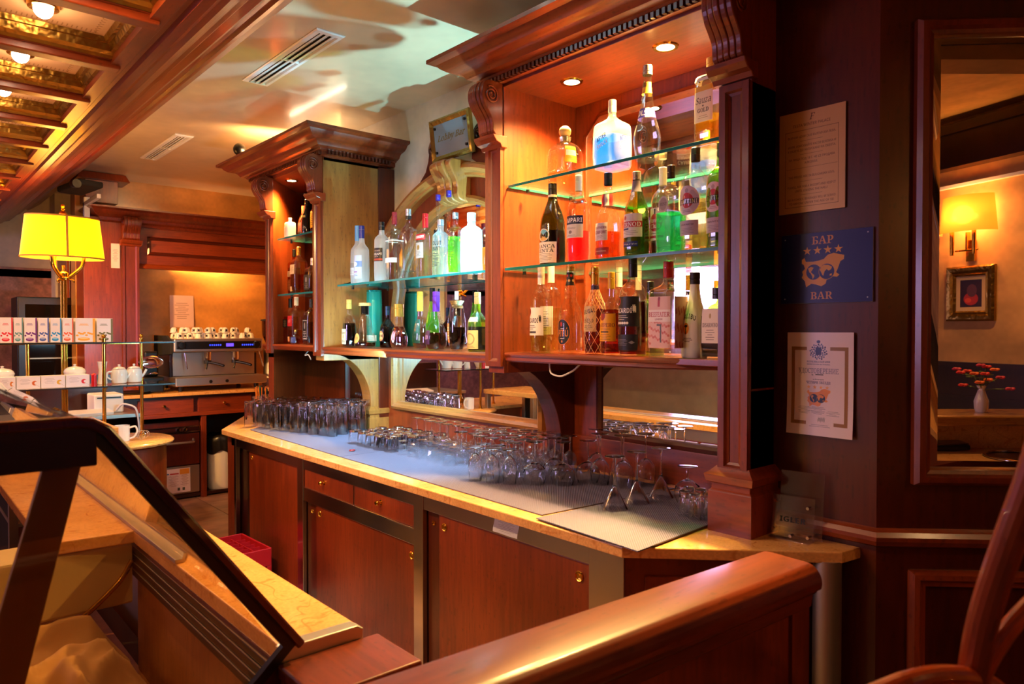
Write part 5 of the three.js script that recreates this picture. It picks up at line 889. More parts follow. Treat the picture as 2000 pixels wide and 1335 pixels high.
  { const p = L(2.59, 3.95), t = thing('flower_vase', 'slim white vase of red and orange flowers seen in the wall mirror', 'vase', [p[0], 1.1, p[1]]);
    part('vase', lathe([[0, 0], [0.028, 0], [0.034, 0.02], [0.036, 0.06], [0.02, 0.11], [0.016, 0.125], [0.024, 0.145], [0.02, 0.145], [0.012, 0.12], [0, 0.02]]).translate(p[0], 1.1, p[1]), M.china, t);
    const st = [], fl = [[], [], []], lv = [];
    for (let i = 0; i < 13; i++) { const a = i * 2.4, q = 0.03 + 0.13 * rnd(), h = 1.28 + 0.12 * rnd() - q * 0.5, e = [p[0] + q * Math.cos(a), h, p[1] + q * Math.sin(a)]; st.push(tube([[p[0], 1.22, p[1]], [lerp(p[0], e[0], 0.5), lerp(1.22, h, 0.7), lerp(p[1], e[2], 0.5)], e], 0.0025, 10, 5)); for (let k = 0; k < 6; k++) { const g = new THREE.SphereGeometry(0.013, 8, 6).scale(1, 0.5, 1); fl[i % 3].push(g.translate(e[0] + 0.012 * Math.cos(k * 1.05), e[1] + 0.004 * (k % 2), e[2] + 0.012 * Math.sin(k * 1.05))); } lv.push(new THREE.SphereGeometry(0.014, 7, 5).scale(1.5, 0.25, 0.7).rotateY(a).translate(lerp(p[0], e[0], 0.6), lerp(1.22, h, 0.75), lerp(p[1], e[2], 0.6))); }
    part('stem', st, std({ color: 0x4a5020, roughness: 0.7 }), t); part('leaf', lv, std({ color: 0x5a6a28, roughness: 0.7 }), t);
    [0xd02018, 0xe86a20, 0xc02848].forEach((c, i) => part('flower', fl[i], std({ color: c, roughness: 0.6 }), t)); }
  { const p = L(2.33, 3.9), t = thing('menu_folder', 'dark folder lying on the marble bar seen in the wall mirror', 'folder', [p[0], 0.9, p[1]]); part('cover', turn(new RoundedBoxGeometry(0.26, 0.03, 0.14, 2, 0.01), [p[0], 0.918, p[1]], 0.9, 0, 0.05), M.black, t); part('page', turn(new THREE.BoxGeometry(0.24, 0.008, 0.13), [p[0], 0.937, p[1]], 0.9, 0, 0.05), M.dark, t); }
}

// ------------------------------------------------------------------ bottles
const SH = {
  std: [[0.9, 0], [1, 0.02], [1, 0.58], [0.96, 0.64], [0.78, 0.70], [0.48, 0.745], [0.34, 0.78], [0.30, 0.84], [0.30, 0.975]],
  martini: [[0.9, 0], [1, 0.015], [0.96, 0.1], [1, 0.2], [1, 0.6], [0.92, 0.68], [0.66, 0.74], [0.40, 0.78], [0.31, 0.82], [0.29, 0.975]],
  wine: [[0.92, 0], [1, 0.015], [1, 0.46], [0.96, 0.54], [0.78, 0.64], [0.52, 0.74], [0.36, 0.82], [0.32, 0.975]],
  pitu: [[0.9, 0], [1, 0.03], [0.98, 0.12], [1, 0.3], [0.97, 0.4], [0.82, 0.52], [0.52, 0.61], [0.47, 0.66], [0.49, 0.70], [0.43, 0.77], [0.33, 0.81], [0.31, 0.975]],
  bols: [[0.72, 0], [0.82, 0.03], [1, 0.2], [0.98, 0.28], [0.72, 0.42], [0.54, 0.54], [0.42, 0.66], [0.33, 0.77], [0.30, 0.86], [0.33, 0.975]],
  malibu: [[0.92, 0], [1, 0.02], [1, 0.34], [0.96, 0.42], [0.8, 0.52], [0.56, 0.64], [0.42, 0.75], [0.37, 0.85], [0.36, 0.975]],
  squat: [[0.92, 0], [1, 0.04], [1, 0.4], [0.93, 0.52], [0.72, 0.63], [0.36, 0.69], [0.28, 0.73], [0.30, 0.86]],
  block: [[0.93, 0], [1, 0.03], [1, 0.56], [0.93, 0.63], [0.52, 0.70], [0.28, 0.75], [0.25, 0.8], [0.25, 0.975]],
  cone: [[0.9, 0], [1, 0.06], [0.97, 0.16], [0.7, 0.46], [0.44, 0.7], [0.34, 0.78], [0.34, 0.9]],
  onion: [[0.66, 0], [0.92, 0.07], [1, 0.19], [0.92, 0.32], [0.62, 0.44], [0.34, 0.53], [0.29, 0.6], [0.28, 0.975]],
  egg: [[0.5, 0], [0.84, 0.1], [1, 0.34], [0.96, 0.5], [0.78, 0.68], [0.48, 0.82], [0.36, 0.86], [0.36, 0.92]],
  hen: [[0.9, 0], [1, 0.03], [1, 0.42], [0.9, 0.53], [0.55, 0.62], [0.34, 0.67], [0.3, 0.74], [0.3, 0.975]],
  slim: [[0.92, 0], [1, 0.02], [1, 0.54], [0.93, 0.60], [0.52, 0.67], [0.40, 0.71], [0.38, 0.975]],
  apoth: [[0.94, 0], [1, 0.015], [1, 0.66], [0.95, 0.72], [0.62, 0.77], [0.42, 0.79], [0.40, 0.975]],
  square: [[0.95, 0], [1, 0.02], [1, 0.64], [0.93, 0.70], [0.5, 0.75], [0.34, 0.79], [0.32, 0.975]],
  box: [[0.97, 0], [1, 0.01], [1, 0.72], [0.9, 0.78], [0.42, 0.82], [0.36, 0.975]],
  tube: [[0.98, 0], [1, 0.01], [1, 0.97], [0.98, 0.98]],
  flute: [[0.9, 0], [1, 0.02], [1, 0.30], [0.8, 0.40], [0.5, 0.46], [0.42, 0.52], [0.40, 0.975]],
};
const G = {
  clear: pane([0.95, 0.97, 0.96], 0.04, 1.85), green: pane([0.46, 0.68, 0.14], 0.1, 1.75), deep: pane([0.20, 0.30, 0.06], 0.1, 1.75), lime: pane([0.5, 0.95, 0.1], 0.25, 1.5), amberGlass: pane([0.78, 0.4, 0.1], 0.02, 1.5),
  frost: pane([0.9, 0.95, 0.97], 0.62, 1.4, 0.8), white: phys({ color: 0xf2ece4, roughness: 0.25, clearcoat: 0.5 }), dark: phys({ color: 0x0a0706, roughness: 0.12, clearcoat: 0.6 }), brown: pane([0.3, 0.13, 0.05], 0.02, 1.5), ice: pane([0.92, 0.96, 1.0], 0.3, 1.4, 0.95), teal: std({ color: 0x0e8a78, roughness: 0.35, metalness: 0.2 }), bluegl: pane([0.25, 0.5, 0.85], 0.02, 1.5), yellow: pane([0.7, 0.72, 0.05], 0.3, 1.5),
};
const Q = {
  red: pane([0.86, 0.02, 0.02], 0.5, 1.33), amber: pane([0.80, 0.34, 0.04], 0.12, 1.33), brown: pane([0.45, 0.13, 0.03], 0.1, 1.33), dark: pane([0.16, 0.05, 0.02], 0.05, 1.33), cognac: pane([0.55, 0.16, 0.04], 0.08, 1.33), straw: pane([0.90, 0.88, 0.50], 0.15, 1.33), mint: pane([0.06, 0.72, 0.38], 0.35, 1.33),
  blue: pane([0.04, 0.30, 0.86], 0.4, 1.33), water: pane([0.95, 0.97, 0.97], 0.05, 1.33), lime: pane([0.45, 0.92, 0.05], 0.55, 1.33), orange: pane([0.98, 0.42, 0.08], 0.5, 1.33), maroon: pane([0.4, 0.03, 0.04], 0.1, 1.33), olive: pane([0.3, 0.36, 0.03], 0.2, 1.33), gold: pane([0.95, 0.62, 0.15], 0.1, 1.33),
};
const CAPS = {}; const capM = (c, metal) => CAPS[c + metal] ??= std({ color: c, roughness: metal ? 0.25 : 0.35, metalness: metal ? 0.8 : 0 });
const supR = (th, n) => (n <= 2 ? 1 : 1 / Math.pow(Math.pow(Math.abs(Math.cos(th)), n) + Math.pow(Math.abs(Math.sin(th)), n), 1 / n));
function revolve(pts, n = 2, flat = 1, ribs = 0, seg = 40) {   // lathe whose body may be squared, flattened or ribbed
  const g = new THREE.LatheGeometry(pts.map(([a, b]) => new THREE.Vector2(Math.max(a, 0), b)), n > 2 ? 64 : seg), p = g.attributes.position, rm = Math.max(...pts.map((q) => q[0]));
  if (n > 2 || flat !== 1 || ribs) {
    for (let i = 0; i < p.count; i++) { const x = p.getX(i), z = p.getZ(i), r = Math.hypot(x, z), th = Math.atan2(x, z), w = clamp((r / rm - 0.4) / 0.45, 0, 1); let k = lerp(1, supR(th, n), w); if (ribs) k *= 1 + 0.035 * w * Math.cos(th * ribs); p.setXYZ(i, x * k, p.getY(i), z * k * lerp(1, flat, w)); }
    g.computeVertexNormals();
  }
  return toCreasedNormals(g, 0.6);
}
function smooth(pts, k = 3) {   // rounds a bottle profile
  const c = new THREE.CatmullRomCurve3(pts.map(([a, b]) => V3(a, b, 0)), false, 'centripetal'); return c.getPoints((pts.length - 1) * k).map((v) => [v.x, v.y]);
}
const radiusAt = (pts, y) => { for (let i = 0; i + 1 < pts.length; i++) if (pts[i + 1][1] >= y) { const t = (y - pts[i][1]) / Math.max(1e-6, pts[i + 1][1] - pts[i][1]); return lerp(pts[i][0], pts[i + 1][0], clamp(t, 0, 1)); } return pts.at(-1)[0]; };
function wrap(rf, y0, y1, w, th0, n, oval) {   // a label wrapped round the body: w is its angle
  const g = oval ? new THREE.CircleGeometry(1, 40) : new THREE.PlaneGeometry(2, 2, 24, 6), p = g.attributes.position, uv = g.attributes.uv;
  for (let i = 0; i < p.count; i++) { const u = p.getX(i), v = p.getY(i), y = lerp(y0, y1, (v + 1) / 2), th = th0 + u * w / 2, r = rf(y, th); p.setXYZ(i, r * Math.sin(th), y, r * Math.cos(th)); }
  g.computeVertexNormals(); return g;
}
// B: one bottle. s: { shape, glass, liq: [liquid, level], cap: [colour, from, metal, wider], n, flat, ribs, labels: [[y0, y1, angle, canvas draw, oval, turn, w, h]], extra }
function bottle(label, [x, y, z], h, r, s, group) {
  const t = thing(s.name ?? 'bottle', label, s.cat ?? 'bottle', [x, y, z], group);
  t.rotation.y = (s.turn ?? 0) + jit(0.05);
  const prof = [[0, 0.004], ...smooth(SH[s.shape].map(([a, b]) => [a * r, b * h]), 3)], n = s.n ?? 2, flat = s.flat ?? 1;
  const put = (name, g, m, p = t) => { const o = part(name, g.translate(x, y, z), m, p); return o; };
  put('glass', revolve(prof, n, flat, s.ribs), s.glass ?? G.clear);
  if (s.liq) { const [m, lv] = s.liq, top = lv * h, lp = [[0, 0.008]]; for (const [a, b] of prof.slice(1)) if (b > 0.006 && b < top) lp.push([a * 0.93, b]); else if (b <= 0.006) lp.push([a * 0.9, 0.008]); lp.push([radiusAt(prof.slice(1), top) * 0.93, top], [0, top]); put('liquid', revolve(lp, n, flat, s.ribs), m); }
  if (s.cap) { const [c, from, metal, wide] = s.cap, cr = Math.max(radiusAt(prof.slice(1), Math.min(from + 0.02, 0.96) * h), 0.006) * (wide ?? 1.08), y0 = from * h; const rows = [[cr, y0]]; if (h - y0 > 0.03) rows.push([cr, h - 0.026], [cr * 0.93, h - 0.0245], [cr, h - 0.023]); rows.push([cr, h - 0.002], [cr - 0.002, h], [0, h]); put('cap', lathe(rows, 22, 0.5), capM(c, metal)); }
  if (s.ball) put('stopper', new THREE.SphereGeometry(s.ball[1], 20, 14).translate(0, h - s.ball[1], 0), capM(s.ball[0], false));
  if (s.collar) put('collar', lathe([[r * s.collar[2], s.collar[0] * h], [r * s.collar[3], s.collar[1] * h], [0, s.collar[1] * h]], 24), capM(s.collar[4], true));
  for (const [y0, y1, ang, draw, oval, th0, w, hh] of s.labels ?? []) {
    const rf = (yy, th) => (radiusAt(prof.slice(1), yy) * supR(th, n) + 0.0009) * (flat !== 1 ? lerp(1, flat, Math.cos(th) ** 2) : 1);
    put(y0 > 0.7 ? 'neck_label' : 'label', wrap(rf, y0 * h, y1 * h, ang, th0 ?? 0, n, oval), typeof draw === 'string' ? capM(draw, false) : typeof draw === 'function' ? print(w ?? 160, hh ?? 160, draw, { roughness: 0.45 }) : draw);
  }
  if (s.net) { const ns = []; for (let i = 0; i < 9; i++) for (const d of [1, -1]) ns.push(tube(Array.from({ length: 9 }, (_, k) => { const yy = lerp(0.01, 0.74, k / 8) * h, a = i * 2 * PI / 9 + d * k * 0.42, q = radiusAt(prof.slice(1), yy) + 0.0012; return [q * Math.sin(a), yy, q * Math.cos(a)]; }), 0.0009, 30, 4)); put('net', mergeGeometries(ns.map(plain)), M.straw); }
  return t;
}
M.straw = std({ color: 0xf2cf9a, roughness: 0.6 });
const fillBg = (x, w, h, c) => { x.fillStyle = c; x.fillRect(0, 0, w, h); };
const nearG = 'bottles in the near cabinet', bayG = 'bottles in the arched mirror bay', farG = 'bottles in the far cabinet';
const Y0 = 1.452, Y1 = 1.8222, Y2 = 2.1852;
const bac = (bg, ink) => (x, w, h) => { fillBg(x, w, h, bg); disc(x, 36, 26, 22, '#a01418'); disc(x, 36, 26, 13, '#201010', 10); text(x, 'BACARDÍ', w * 0.42, 76, 36, ink, 'sans-serif', 'bold', 118); for (let i = 0; i < 4; i++) { x.fillStyle = ink; x.fillRect(128 + i * 4, 44 + (i % 2) * 8, 5, 34); } lines(x, w * 0.4, 102, 90, 3, 10, ink, 3); for (let i = 0; i < 7; i++) disc(x, 24 + i * 13, 142, 7, ink); };
// bottom shelf of the near cabinet
bottle('white capped clear rum bottle with white label leftmost on the bottom cabinet shelf', [-2.264, Y0, -2.16], 0.377, 0.046, { shape: 'std', liq: [Q.straw, 0.3], cap: ['#eee6da', 0.79, 0], labels: [[0.2, 0.52, 2.1, bac('#ece2d6', '#2a2422')]] }, nearG);
bottle('white capped clear rum bottle standing just behind another at the left end', [-2.304, Y0, -2.26], 0.394, 0.047, { shape: 'std', liq: [Q.straw, 0.5], cap: ['#eee6da', 0.79, 0], labels: [[0.2, 0.52, 1.9, (x, w, h) => { fillBg(x, w, h, '#e8dfd2'); lines(x, w / 2, 30, 100, 9, 13, '#6a6460', 3); }]] }, nearG);
bottle('clear curvy bottle with a round black and orange PITU label', [-2.077, Y0, -2.15], 0.363, 0.0513, { shape: 'pitu', liq: [Q.water, 0.44], cap: ['#c8a050', 0.95, 1], labels: [[0.1, 0.4, 1.5, (x, w, h) => { fillBg(x, w, h, '#e0741c'); disc(x, w / 2, h / 2, 76, '#120c0a'); text(x, 'PITÚ', w / 2, 88, 58, '#f08a28', 'sans-serif', 'bold', 130); lines(x, w / 2, 58, 60, 1, 8, '#eee', 4); lines(x, w / 2, 118, 70, 1, 8, '#eee', 4); disc(x, w / 2, 138, 8, '#f08a28'); disc(x, 70, 34, 14, '#c02a18'); }, true], [0.78, 0.93, 3.4, (x, w, h) => { fillBg(x, w, h, '#1c1410'); for (let i = 0; i < 6; i++) disc(x, 20 + i * 26, 40 + 60 * (i % 2), 16, i % 2 ? '#c8a060' : '#b82a20'); }]] }, nearG);
bottle('gold capped rum bottle wrapped in a straw coloured net', [-1.958, Y0, -2.17], 0.354, 0.0416, { shape: 'slim', glass: G.clear, liq: [Q.brown, 0.52], cap: ['#c89838', 0.80, 1], net: true, labels: [[0.26, 0.55, 1.7, (x, w, h) => { fillBg(x, w, h, '#d8b880'); x.save(); x.translate(w / 2, 34); x.rotate(-0.12); text(x, 'BRUGAL', 0, 0, 38, '#1c1828', 'sans-serif', 'bold', 150); x.restore(); text(x, 'AÑEJO', w / 2, 92, 34, '#3a2010', 'serif', 'bold', 120); lines(x, w / 2, 122, 100, 3, 10, '#6a4a28', 3); }], [0.74, 0.79, 4, '#2a2050']] }, nearG);
bottle('squat shouldered dark rum bottle with a bright yellow PAMPERO label', [-1.836, Y0, -2.13], 0.324, 0.0419, { shape: 'hen', liq: [Q.cognac, 0.55], cap: ['#e8a828', 0.80, 0, 1.15], labels: [[0.17, 0.5, 2.2, (x, w, h) => { fillBg(x, w, h, '#f2a818'); disc(x, 60, 14, 26, '#a01c18'); text(x, 'PAMPERO', w / 2, 66, 32, '#7a2010', 'serif', 'bold', 148); lines(x, w / 2, 88, 110, 1, 8, '#8a5010', 3); x.fillStyle = '#5a3410'; x.fillRect(48, 102, 64, 8); lines(x, w / 2, 120, 100, 4, 9, '#a86a18', 3); }]] }, nearG);
bottle('black labelled dark rum bottle with a red round crest and black cap', [-1.73, Y0, -2.13], 0.373, 0.0514, { shape: 'std', liq: [Q.maroon, 0.55], cap: ['#120e10', 0.80, 0], labels: [[0.3, 0.6, 2.3, bac('#17141c', '#e8e0d8')], [0.06, 0.22, 2.1, (x, w, h) => { fillBg(x, w, h, '#1c1a28'); lines(x, w * 0.4, 50, 90, 5, 14, '#9a94a0', 3); x.save(); x.translate(128, 80); x.rotate(PI / 4); x.fillStyle = '#8a8690'; x.fillRect(-12, -12, 24, 24); x.restore(); }]] }, nearG);
bottle('dark green square bottle with a stag emblem behind the black labelled rum', [-1.741, Y0, -2.25], 0.288, 0.044, { shape: 'square', n: 5, glass: G.green, cap: ['#16120e', 0.86, 0], labels: [[0.34, 0.7, 1.3, (x, w, h) => { fillBg(x, w, h, '#20482a'); disc(x, w / 2, 64, 46, '#0e2214'); disc(x, w / 2, 60, 24, '#3a8a4a'); lines(x, w / 2, 120, 110, 3, 10, '#d0b060', 4); }], [0.06, 0.30, 1.3, (x, w, h) => { fillBg(x, w, h, '#d8c8a0'); x.fillStyle = '#c01c18'; x.fillRect(0, 0, w, 40); lines(x, w / 2, 56, 110, 7, 12, '#5a4a30', 3); }]] }, nearG);
bottle('large square clear gin bottle with a red cap and pink BEEFEATER label', [-1.56, Y0, -2.12], 0.345, 0.0553, { shape: 'square', n: 6, liq: [Q.water, 0.2], cap: ['#b01820', 0.83, 0], labels: [[0.1, 0.63, 1.42, (x, w, h) => { fillBg(x, w, h, '#e0b4ac'); for (let i = 0; i < 40; i++) disc(x, (i * 37) % w, 130 + ((i * 53) % 130), 7, i % 2 ? '#d48478' : '#c86a62'); x.fillStyle = '#b01c24'; x.fillRect(70, 12, 18, 44); disc(x, 80, 12, 10, '#8a1018'); fillRect(x, 0, 72, w, 66, '#ecdcd8'); text(x, 'BEEFEATER', w / 2, 98, 34, '#a81824', 'serif', 'bold', 152); text(x, 'LONDON', w / 2, 124, 14, '#7a3038', 'sans-serif', 'bold'); x.fillStyle = '#5a5a58'; x.fillRect(90, 150, 12, 100); x.fillRect(64, 150, 36, 10); }, false, 0, 160, 280], [0.1, 0.63, 1.3, (x, w, h) => { fillBg(x, w, h, '#d8a8a0'); for (let i = 0; i < 50; i++) disc(x, (i * 37) % w, (i * 53) % h, 9, i % 2 ? '#d49088' : '#b85a58'); }, false, PI / 2]] }, nearG);
bottle('opaque white coconut liqueur bottle with a sunset palm emblem and dark cap', [-1.482, Y0, -2.17], 0.303, 0.0456, { shape: 'malibu', glass: G.white, cap: ['#181210', 0.86, 0, 1.1], labels: [[0.18, 0.56, 1.6, (x, w, h) => { fillBg(x, w, h, '#f0e8de'); 'MALIBU'.split('').forEach((c, i) => { x.save(); x.translate(22 + i * 23, 44 - 14 * Math.sin((i + 0.5) / 6 * PI)); x.rotate((i - 2.5) * 0.1); text(x, c, 0, 0, 34, '#2a1410'); x.restore(); }); disc(x, w * 0.42, 92, 28, '#e88a18'); disc(x, w * 0.42, 92, 16, '#f8c040'); x.fillStyle = '#2a1810'; x.fillRect(w * 0.42 - 3, 84, 6, 36); disc(x, w * 0.42, 80, 16, '#2a1810', 6); lines(x, w / 2, 138, 90, 3, 8, '#4a3028', 3); }]] }, nearG);
bottle('square amaretto bottle with a pale label at the right end, partly behind the pilaster', [-1.375, Y0, -2.15], 0.244, 0.0457, { shape: 'box', n: 7, liq: [Q.dark, 0.6], cap: ['#1a1412', 0.84, 0, 1.2], labels: [[0.22, 0.7, 1.2, (x, w, h) => { fillBg(x, w, h, '#e6d6c4'); disc(x, w / 2, 34, 12, '#b89a60'); text(x, 'DISARONNO', w / 2, 76, 28, '#2a1a14', 'serif', 'bold', 146); lines(x, w / 2, 98, 100, 5, 11, '#8a7468', 3); }]] }, nearG);
function fillRect(x, a, b, c, d, col) { x.fillStyle = col; x.fillRect(a, b, c, d); }
// middle glass shelf
bottle('dark green mint bitter bottle with a white BRANCA MENTA label and round eagle emblem', [-2.173, Y1, -2.14], 0.35, 0.0534, { shape: 'wine', glass: G.deep, liq: [Q.dark, 0.42], cap: ['#141010', 0.86, 0], labels: [[0.03, 0.28, 2.2, (x, w, h) => { fillBg(x, w, h, '#e8dccb'); text(x, 'BRANCA', w / 2, 34, 36, '#241c18', 'serif', 'bold', 144); text(x, 'MENTA', w / 2, 68, 36, '#241c18', 'serif', 'bold', 130); lines(x, w / 2, 90, 120, 6, 11, '#7a6c60', 3); }], [0.285, 0.44, 1.1, (x, w, h) => { fillBg(x, w, h, '#e8dccb'); disc(x, w / 2, h / 2, 70, '#6ab4cc'); disc(x, w / 2, 112, 56, '#d8a850', 40); x.fillStyle = '#2a2420'; x.beginPath(); x.moveTo(24, 62); x.quadraticCurveTo(70, 60, 84, 86); x.quadraticCurveTo(100, 50, 132, 40); x.quadraticCurveTo(110, 84, 86, 104); x.quadraticCurveTo(60, 80, 24, 62); x.fill(); }, true], [0.83, 0.86, 4, '#e0d8c8']] }, nearG);
bottle('clear bottle of bright red bitter with a CAMPARI label and white cap', [-2.021, Y1, -2.14], 0.36, 0.0461, { shape: 'std', liq: [Q.red, 0.36], cap: ['#e8d8b0', 0.82, 0], labels: [[0.28, 0.53, 2.3, (x, w, h) => { fillBg(x, w, h, '#e8dcd4'); fillRect(x, 0, 0, w, 62, '#1c1a3c'); text(x, 'CAMPARI', w / 2, 33, 44, '#f4f0ec', 'sans-serif', 'bold', 150); text(x, 'Milano', w / 2, 88, 20, '#6a5a58', 'serif', 'italic'); disc(x, w / 2, 118, 12, '#8a7a76'); lines(x, w / 2, 140, 90, 2, 8, '#a89890', 3); }]] }, nearG);
bottle('round shouldered peach whiskey liqueur bottle with a red neck label, half empty', [-1.863, Y1, -2.14], 0.343, 0.0503, { shape: 'pitu', liq: [Q.amber, 0.32], cap: ['#16121c', 0.86, 0], labels: [[0.22, 0.42, 1.3, (x, w, h) => { fillBg(x, w, h, '#ead4d0'); text(x, 'SOUTHERN', w / 2, 44, 28, '#8a1424', 'sans-serif', 'bold', 140); text(x, 'COMFORT', w / 2, 86, 38, '#8a1424', 'sans-serif', 'bold', 146); lines(x, w / 2, 116, 80, 3, 9, '#b88', 3); }], [0.62, 0.75, 3.0, (x, w, h) => { fillBg(x, w, h, '#c01420'); fillRect(x, 86, 0, 40, h, '#f0e8e0'); }], [0.06, 0.14, 1.5, (x, w, h) => { fillBg(x, w, h, '#9c1c20'); text(x, 'ORIGINAL', w / 2, h / 2, 30, '#e0b0a0', 'sans-serif', 'bold', 120); }]] }, nearG);
bottle('dark green aniseed bottle with a white and red PERNOD label', [-1.721, Y1, -2.14], 0.325, 0.0465, { shape: 'wine', glass: G.green, liq: [Q.olive, 0.44], cap: ['#c8b8a8', 0.9, 1], labels: [[0.23, 0.5, 2.2, (x, w, h) => { fillBg(x, w, h, '#e8dcdc'); fillRect(x, 0, 52, w, 40, '#c01828'); text(x, 'PERNOD', w / 2, 74, 40, '#fff', 'serif', 'bold', 148); disc(x, 46, 26, 14, '#c05058'); fillRect(x, 20, 98, 60, 12, '#2a3a80'); lines(x, w / 2, 118, 120, 3, 11, '#8a7a7c', 3); }], [0.12, 0.18, 1.5, (x, w, h) => { fillBg(x, w, h, '#1c2470'); text(x, 'Paris', w / 2, h / 2, 60, '#e8e8f0', 'serif', 'italic'); }], [0.76, 0.89, 3.2, '#8a7888']] }, nearG);
bottle('clear white capped rum bottle with a red sun Havana Club label', [-1.645, Y1, -2.2], 0.337, 0.0438, { shape: 'std', liq: [Q.brown, 0.16], cap: ['#ece4d8', 0.80, 0], labels: [[0.18, 0.54, 1.7, (x, w, h) => { fillBg(x, w, h, '#ece0d8'); disc(x, w / 2, 104, 62, '#c01c20'); text(x, 'Havana', w / 2, 88, 44, '#f6f0ea', 'sans-serif', 'bold', 118); text(x, 'Club', w / 2, 128, 44, '#f6f0ea'); x.fillStyle = '#20181a'; x.fillRect(72, 14, 12, 30); disc(x, 78, 14, 8, '#20181a'); x.fillStyle = '#c01c20'; x.fillRect(10, 196, 140, 16); lines(x, w / 2, 178, 110, 1, 8, '#555', 4); }, false, 0, 160, 230]] }, nearG);
bottle('square clear bottle one third full of green mint liqueur', [-1.549, Y1, -2.12], 0.316, 0.043, { shape: 'square', n: 6, liq: [Q.mint, 0.46], cap: ['#2c1c14', 0.86, 0], labels: [[0.46, 0.64, 0.9, (x, w, h) => { fillBg(x, w, h, '#c8b8a8'); disc(x, w / 2, h / 2, 62, '#a89484'); text(x, 'MINT', w / 2, h / 2, 44, '#6a5a50', 'serif', 'bold', 110); }, true]] }, nearG);
const mart = print(160, 160, (x, w, h) => { fillBg(x, w, h, '#d4c4ce'); disc(x, w / 2, h * 0.5, 42, '#c81c20'); fillRect(x, 6, h * 0.44, w - 12, 28, '#17121a'); text(x, 'MARTINI', w / 2, h * 0.53, 32, '#f4ecec', 'sans-serif', 'bold', 140); lines(x, w / 2, h * 0.82, 60, 2, 8, '#8a7a84', 3); disc(x, w / 2, 26, 12, '#a898a0'); });
const martLow = print(160, 160, (x, w, h) => { fillBg(x, w, h, '#b8a8b8'); text(x, 'BIANCO', w / 2, 44, 26, '#5a4a5a', 'sans-serif', 'bold', 100); lines(x, w / 2, 84, 110, 4, 16, '#6a5a6a', 3); });
bottle('tall clear vermouth bottle with an egg shaped MARTINI label and dark screw cap', [-1.454, Y1, -2.13], 0.362, 0.0518, { shape: 'martini', liq: [Q.straw, 0.5], cap: ['#2a2430', 0.87, 0], labels: [[0.34, 0.62, 1.75, mart, true], [0.15, 0.29, 1.6, martLow]] }, nearG);
bottle('green vermouth bottle with an egg shaped label at the right end of the middle shelf', [-1.355, Y1, -2.135], 0.362, 0.0484, { shape: 'martini', glass: G.green, liq: [Q.olive, 0.5], cap: ['#1c4a2c', 0.87, 0], labels: [[0.34, 0.62, 1.75, mart, true], [0.15, 0.29, 1.6, martLow]] }, nearG);
// top glass shelf
const shock = std({ map: canvas(200, 160, (x, w, h) => { x.clearRect(0, 0, w, h); x.translate(w / 2, h / 2); x.rotate(-0.28); text(x, 'AFTER', 0, -34, 56, '#141a4a', 'sans-serif', 'bold', 150); text(x, 'SHOCK', 0, 28, 56, '#ffffff', 'sans-serif', 'bold', 170); }), transparent: true });
bottle('squat hand blown tequila bottle with a round cork ball on the top shelf', [-2.129, Y2, -2.17], 0.227, 0.0655, { shape: 'squat', n: 3.4, liq: [Q.gold, 0.1], ball: ['#e0b060', 0.026], collar: [0.70, 0.78, 0.34, 0.4, '#d8c8a0'], labels: [[0.26, 0.56, 0.8, (x, w, h) => { fillBg(x, w, h, '#f0b820'); fillRect(x, 10, 40, w - 20, 54, '#fff4dc'); lines(x, w / 2, 110, 90, 3, 12, '#8a6a20', 3); }, false, 1.15]] }, nearG);
bottle('square bottle of electric blue liqueur with a frosted white shoulder and slanted lettering', [-1.868, Y2, -2.17], 0.272, 0.06, { shape: 'block', n: 5, glass: G.ice, liq: [Q.blue, 0.46], cap: ['#ecdccc', 0.82, 0], labels: [[0.24, 0.5, 1.0, shock], [0.24, 0.5, 1.0, shock, false, PI / 2]] }, nearG);
bottle('tall slender necked clear liqueur bottle with a blue BOLS band and yellow neck label', [-1.696, Y2, -2.17], 0.36, 0.051, { shape: 'bols', liq: [Q.water, 0.12], cap: ['#c8b8a8', 0.9, 1, 1.15], labels: [[0.44, 0.54, 3.6, (x, w, h) => { fillBg(x, w, h, '#3a2a9c'); text(x, 'BOLS', w * 0.42, h / 2, 88, '#fff', 'sans-serif', 'bold', 130); fillRect(x, 150, 0, 30, h, '#fff'); }, false, 0, 240, 110], [0.70, 0.82, 3.4, (x, w, h) => { fillBg(x, w, h, '#f4b81c'); fillRect(x, 0, 0, w, 70, '#a87818'); lines(x, w / 2, 20, 110, 4, 14, '#4a3010', 4); }]] }, nearG);
bottle('tall tequila bottle with a cream and yellow GOLD label by the right bracket', [-1.417, Y2, -2.17], 0.31, 0.046, { shape: 'box', n: 5, liq: [Q.gold, 0.34], cap: ['#e8b040', 0.84, 0, 1.1], labels: [[0.26, 0.66, 1.35, (x, w, h) => { fillBg(x, w, h, '#f4e4c0'); fillRect(x, 0, 0, w, 34, '#e8b020'); text(x, 'Sauza', w / 2, 92, 58, '#3a2a14', 'serif', 'italic', 140); disc(x, w / 2, 128, 6, '#3a2a14'); text(x, 'GOLD', w / 2, 156, 36, '#3a2a14', 'serif', 'bold'); lines(x, w / 2, 190, 100, 2, 12, '#a89060', 3); }, false, 0, 160, 230], [0.72, 0.80, 3.4, (x, w, h) => { fillBg(x, w, h, '#f4ecdc'); for (let i = 0; i < 5; i++) disc(x, 20 + i * 30, h / 2, 12, '#3a2a18'); }]] }, nearG);
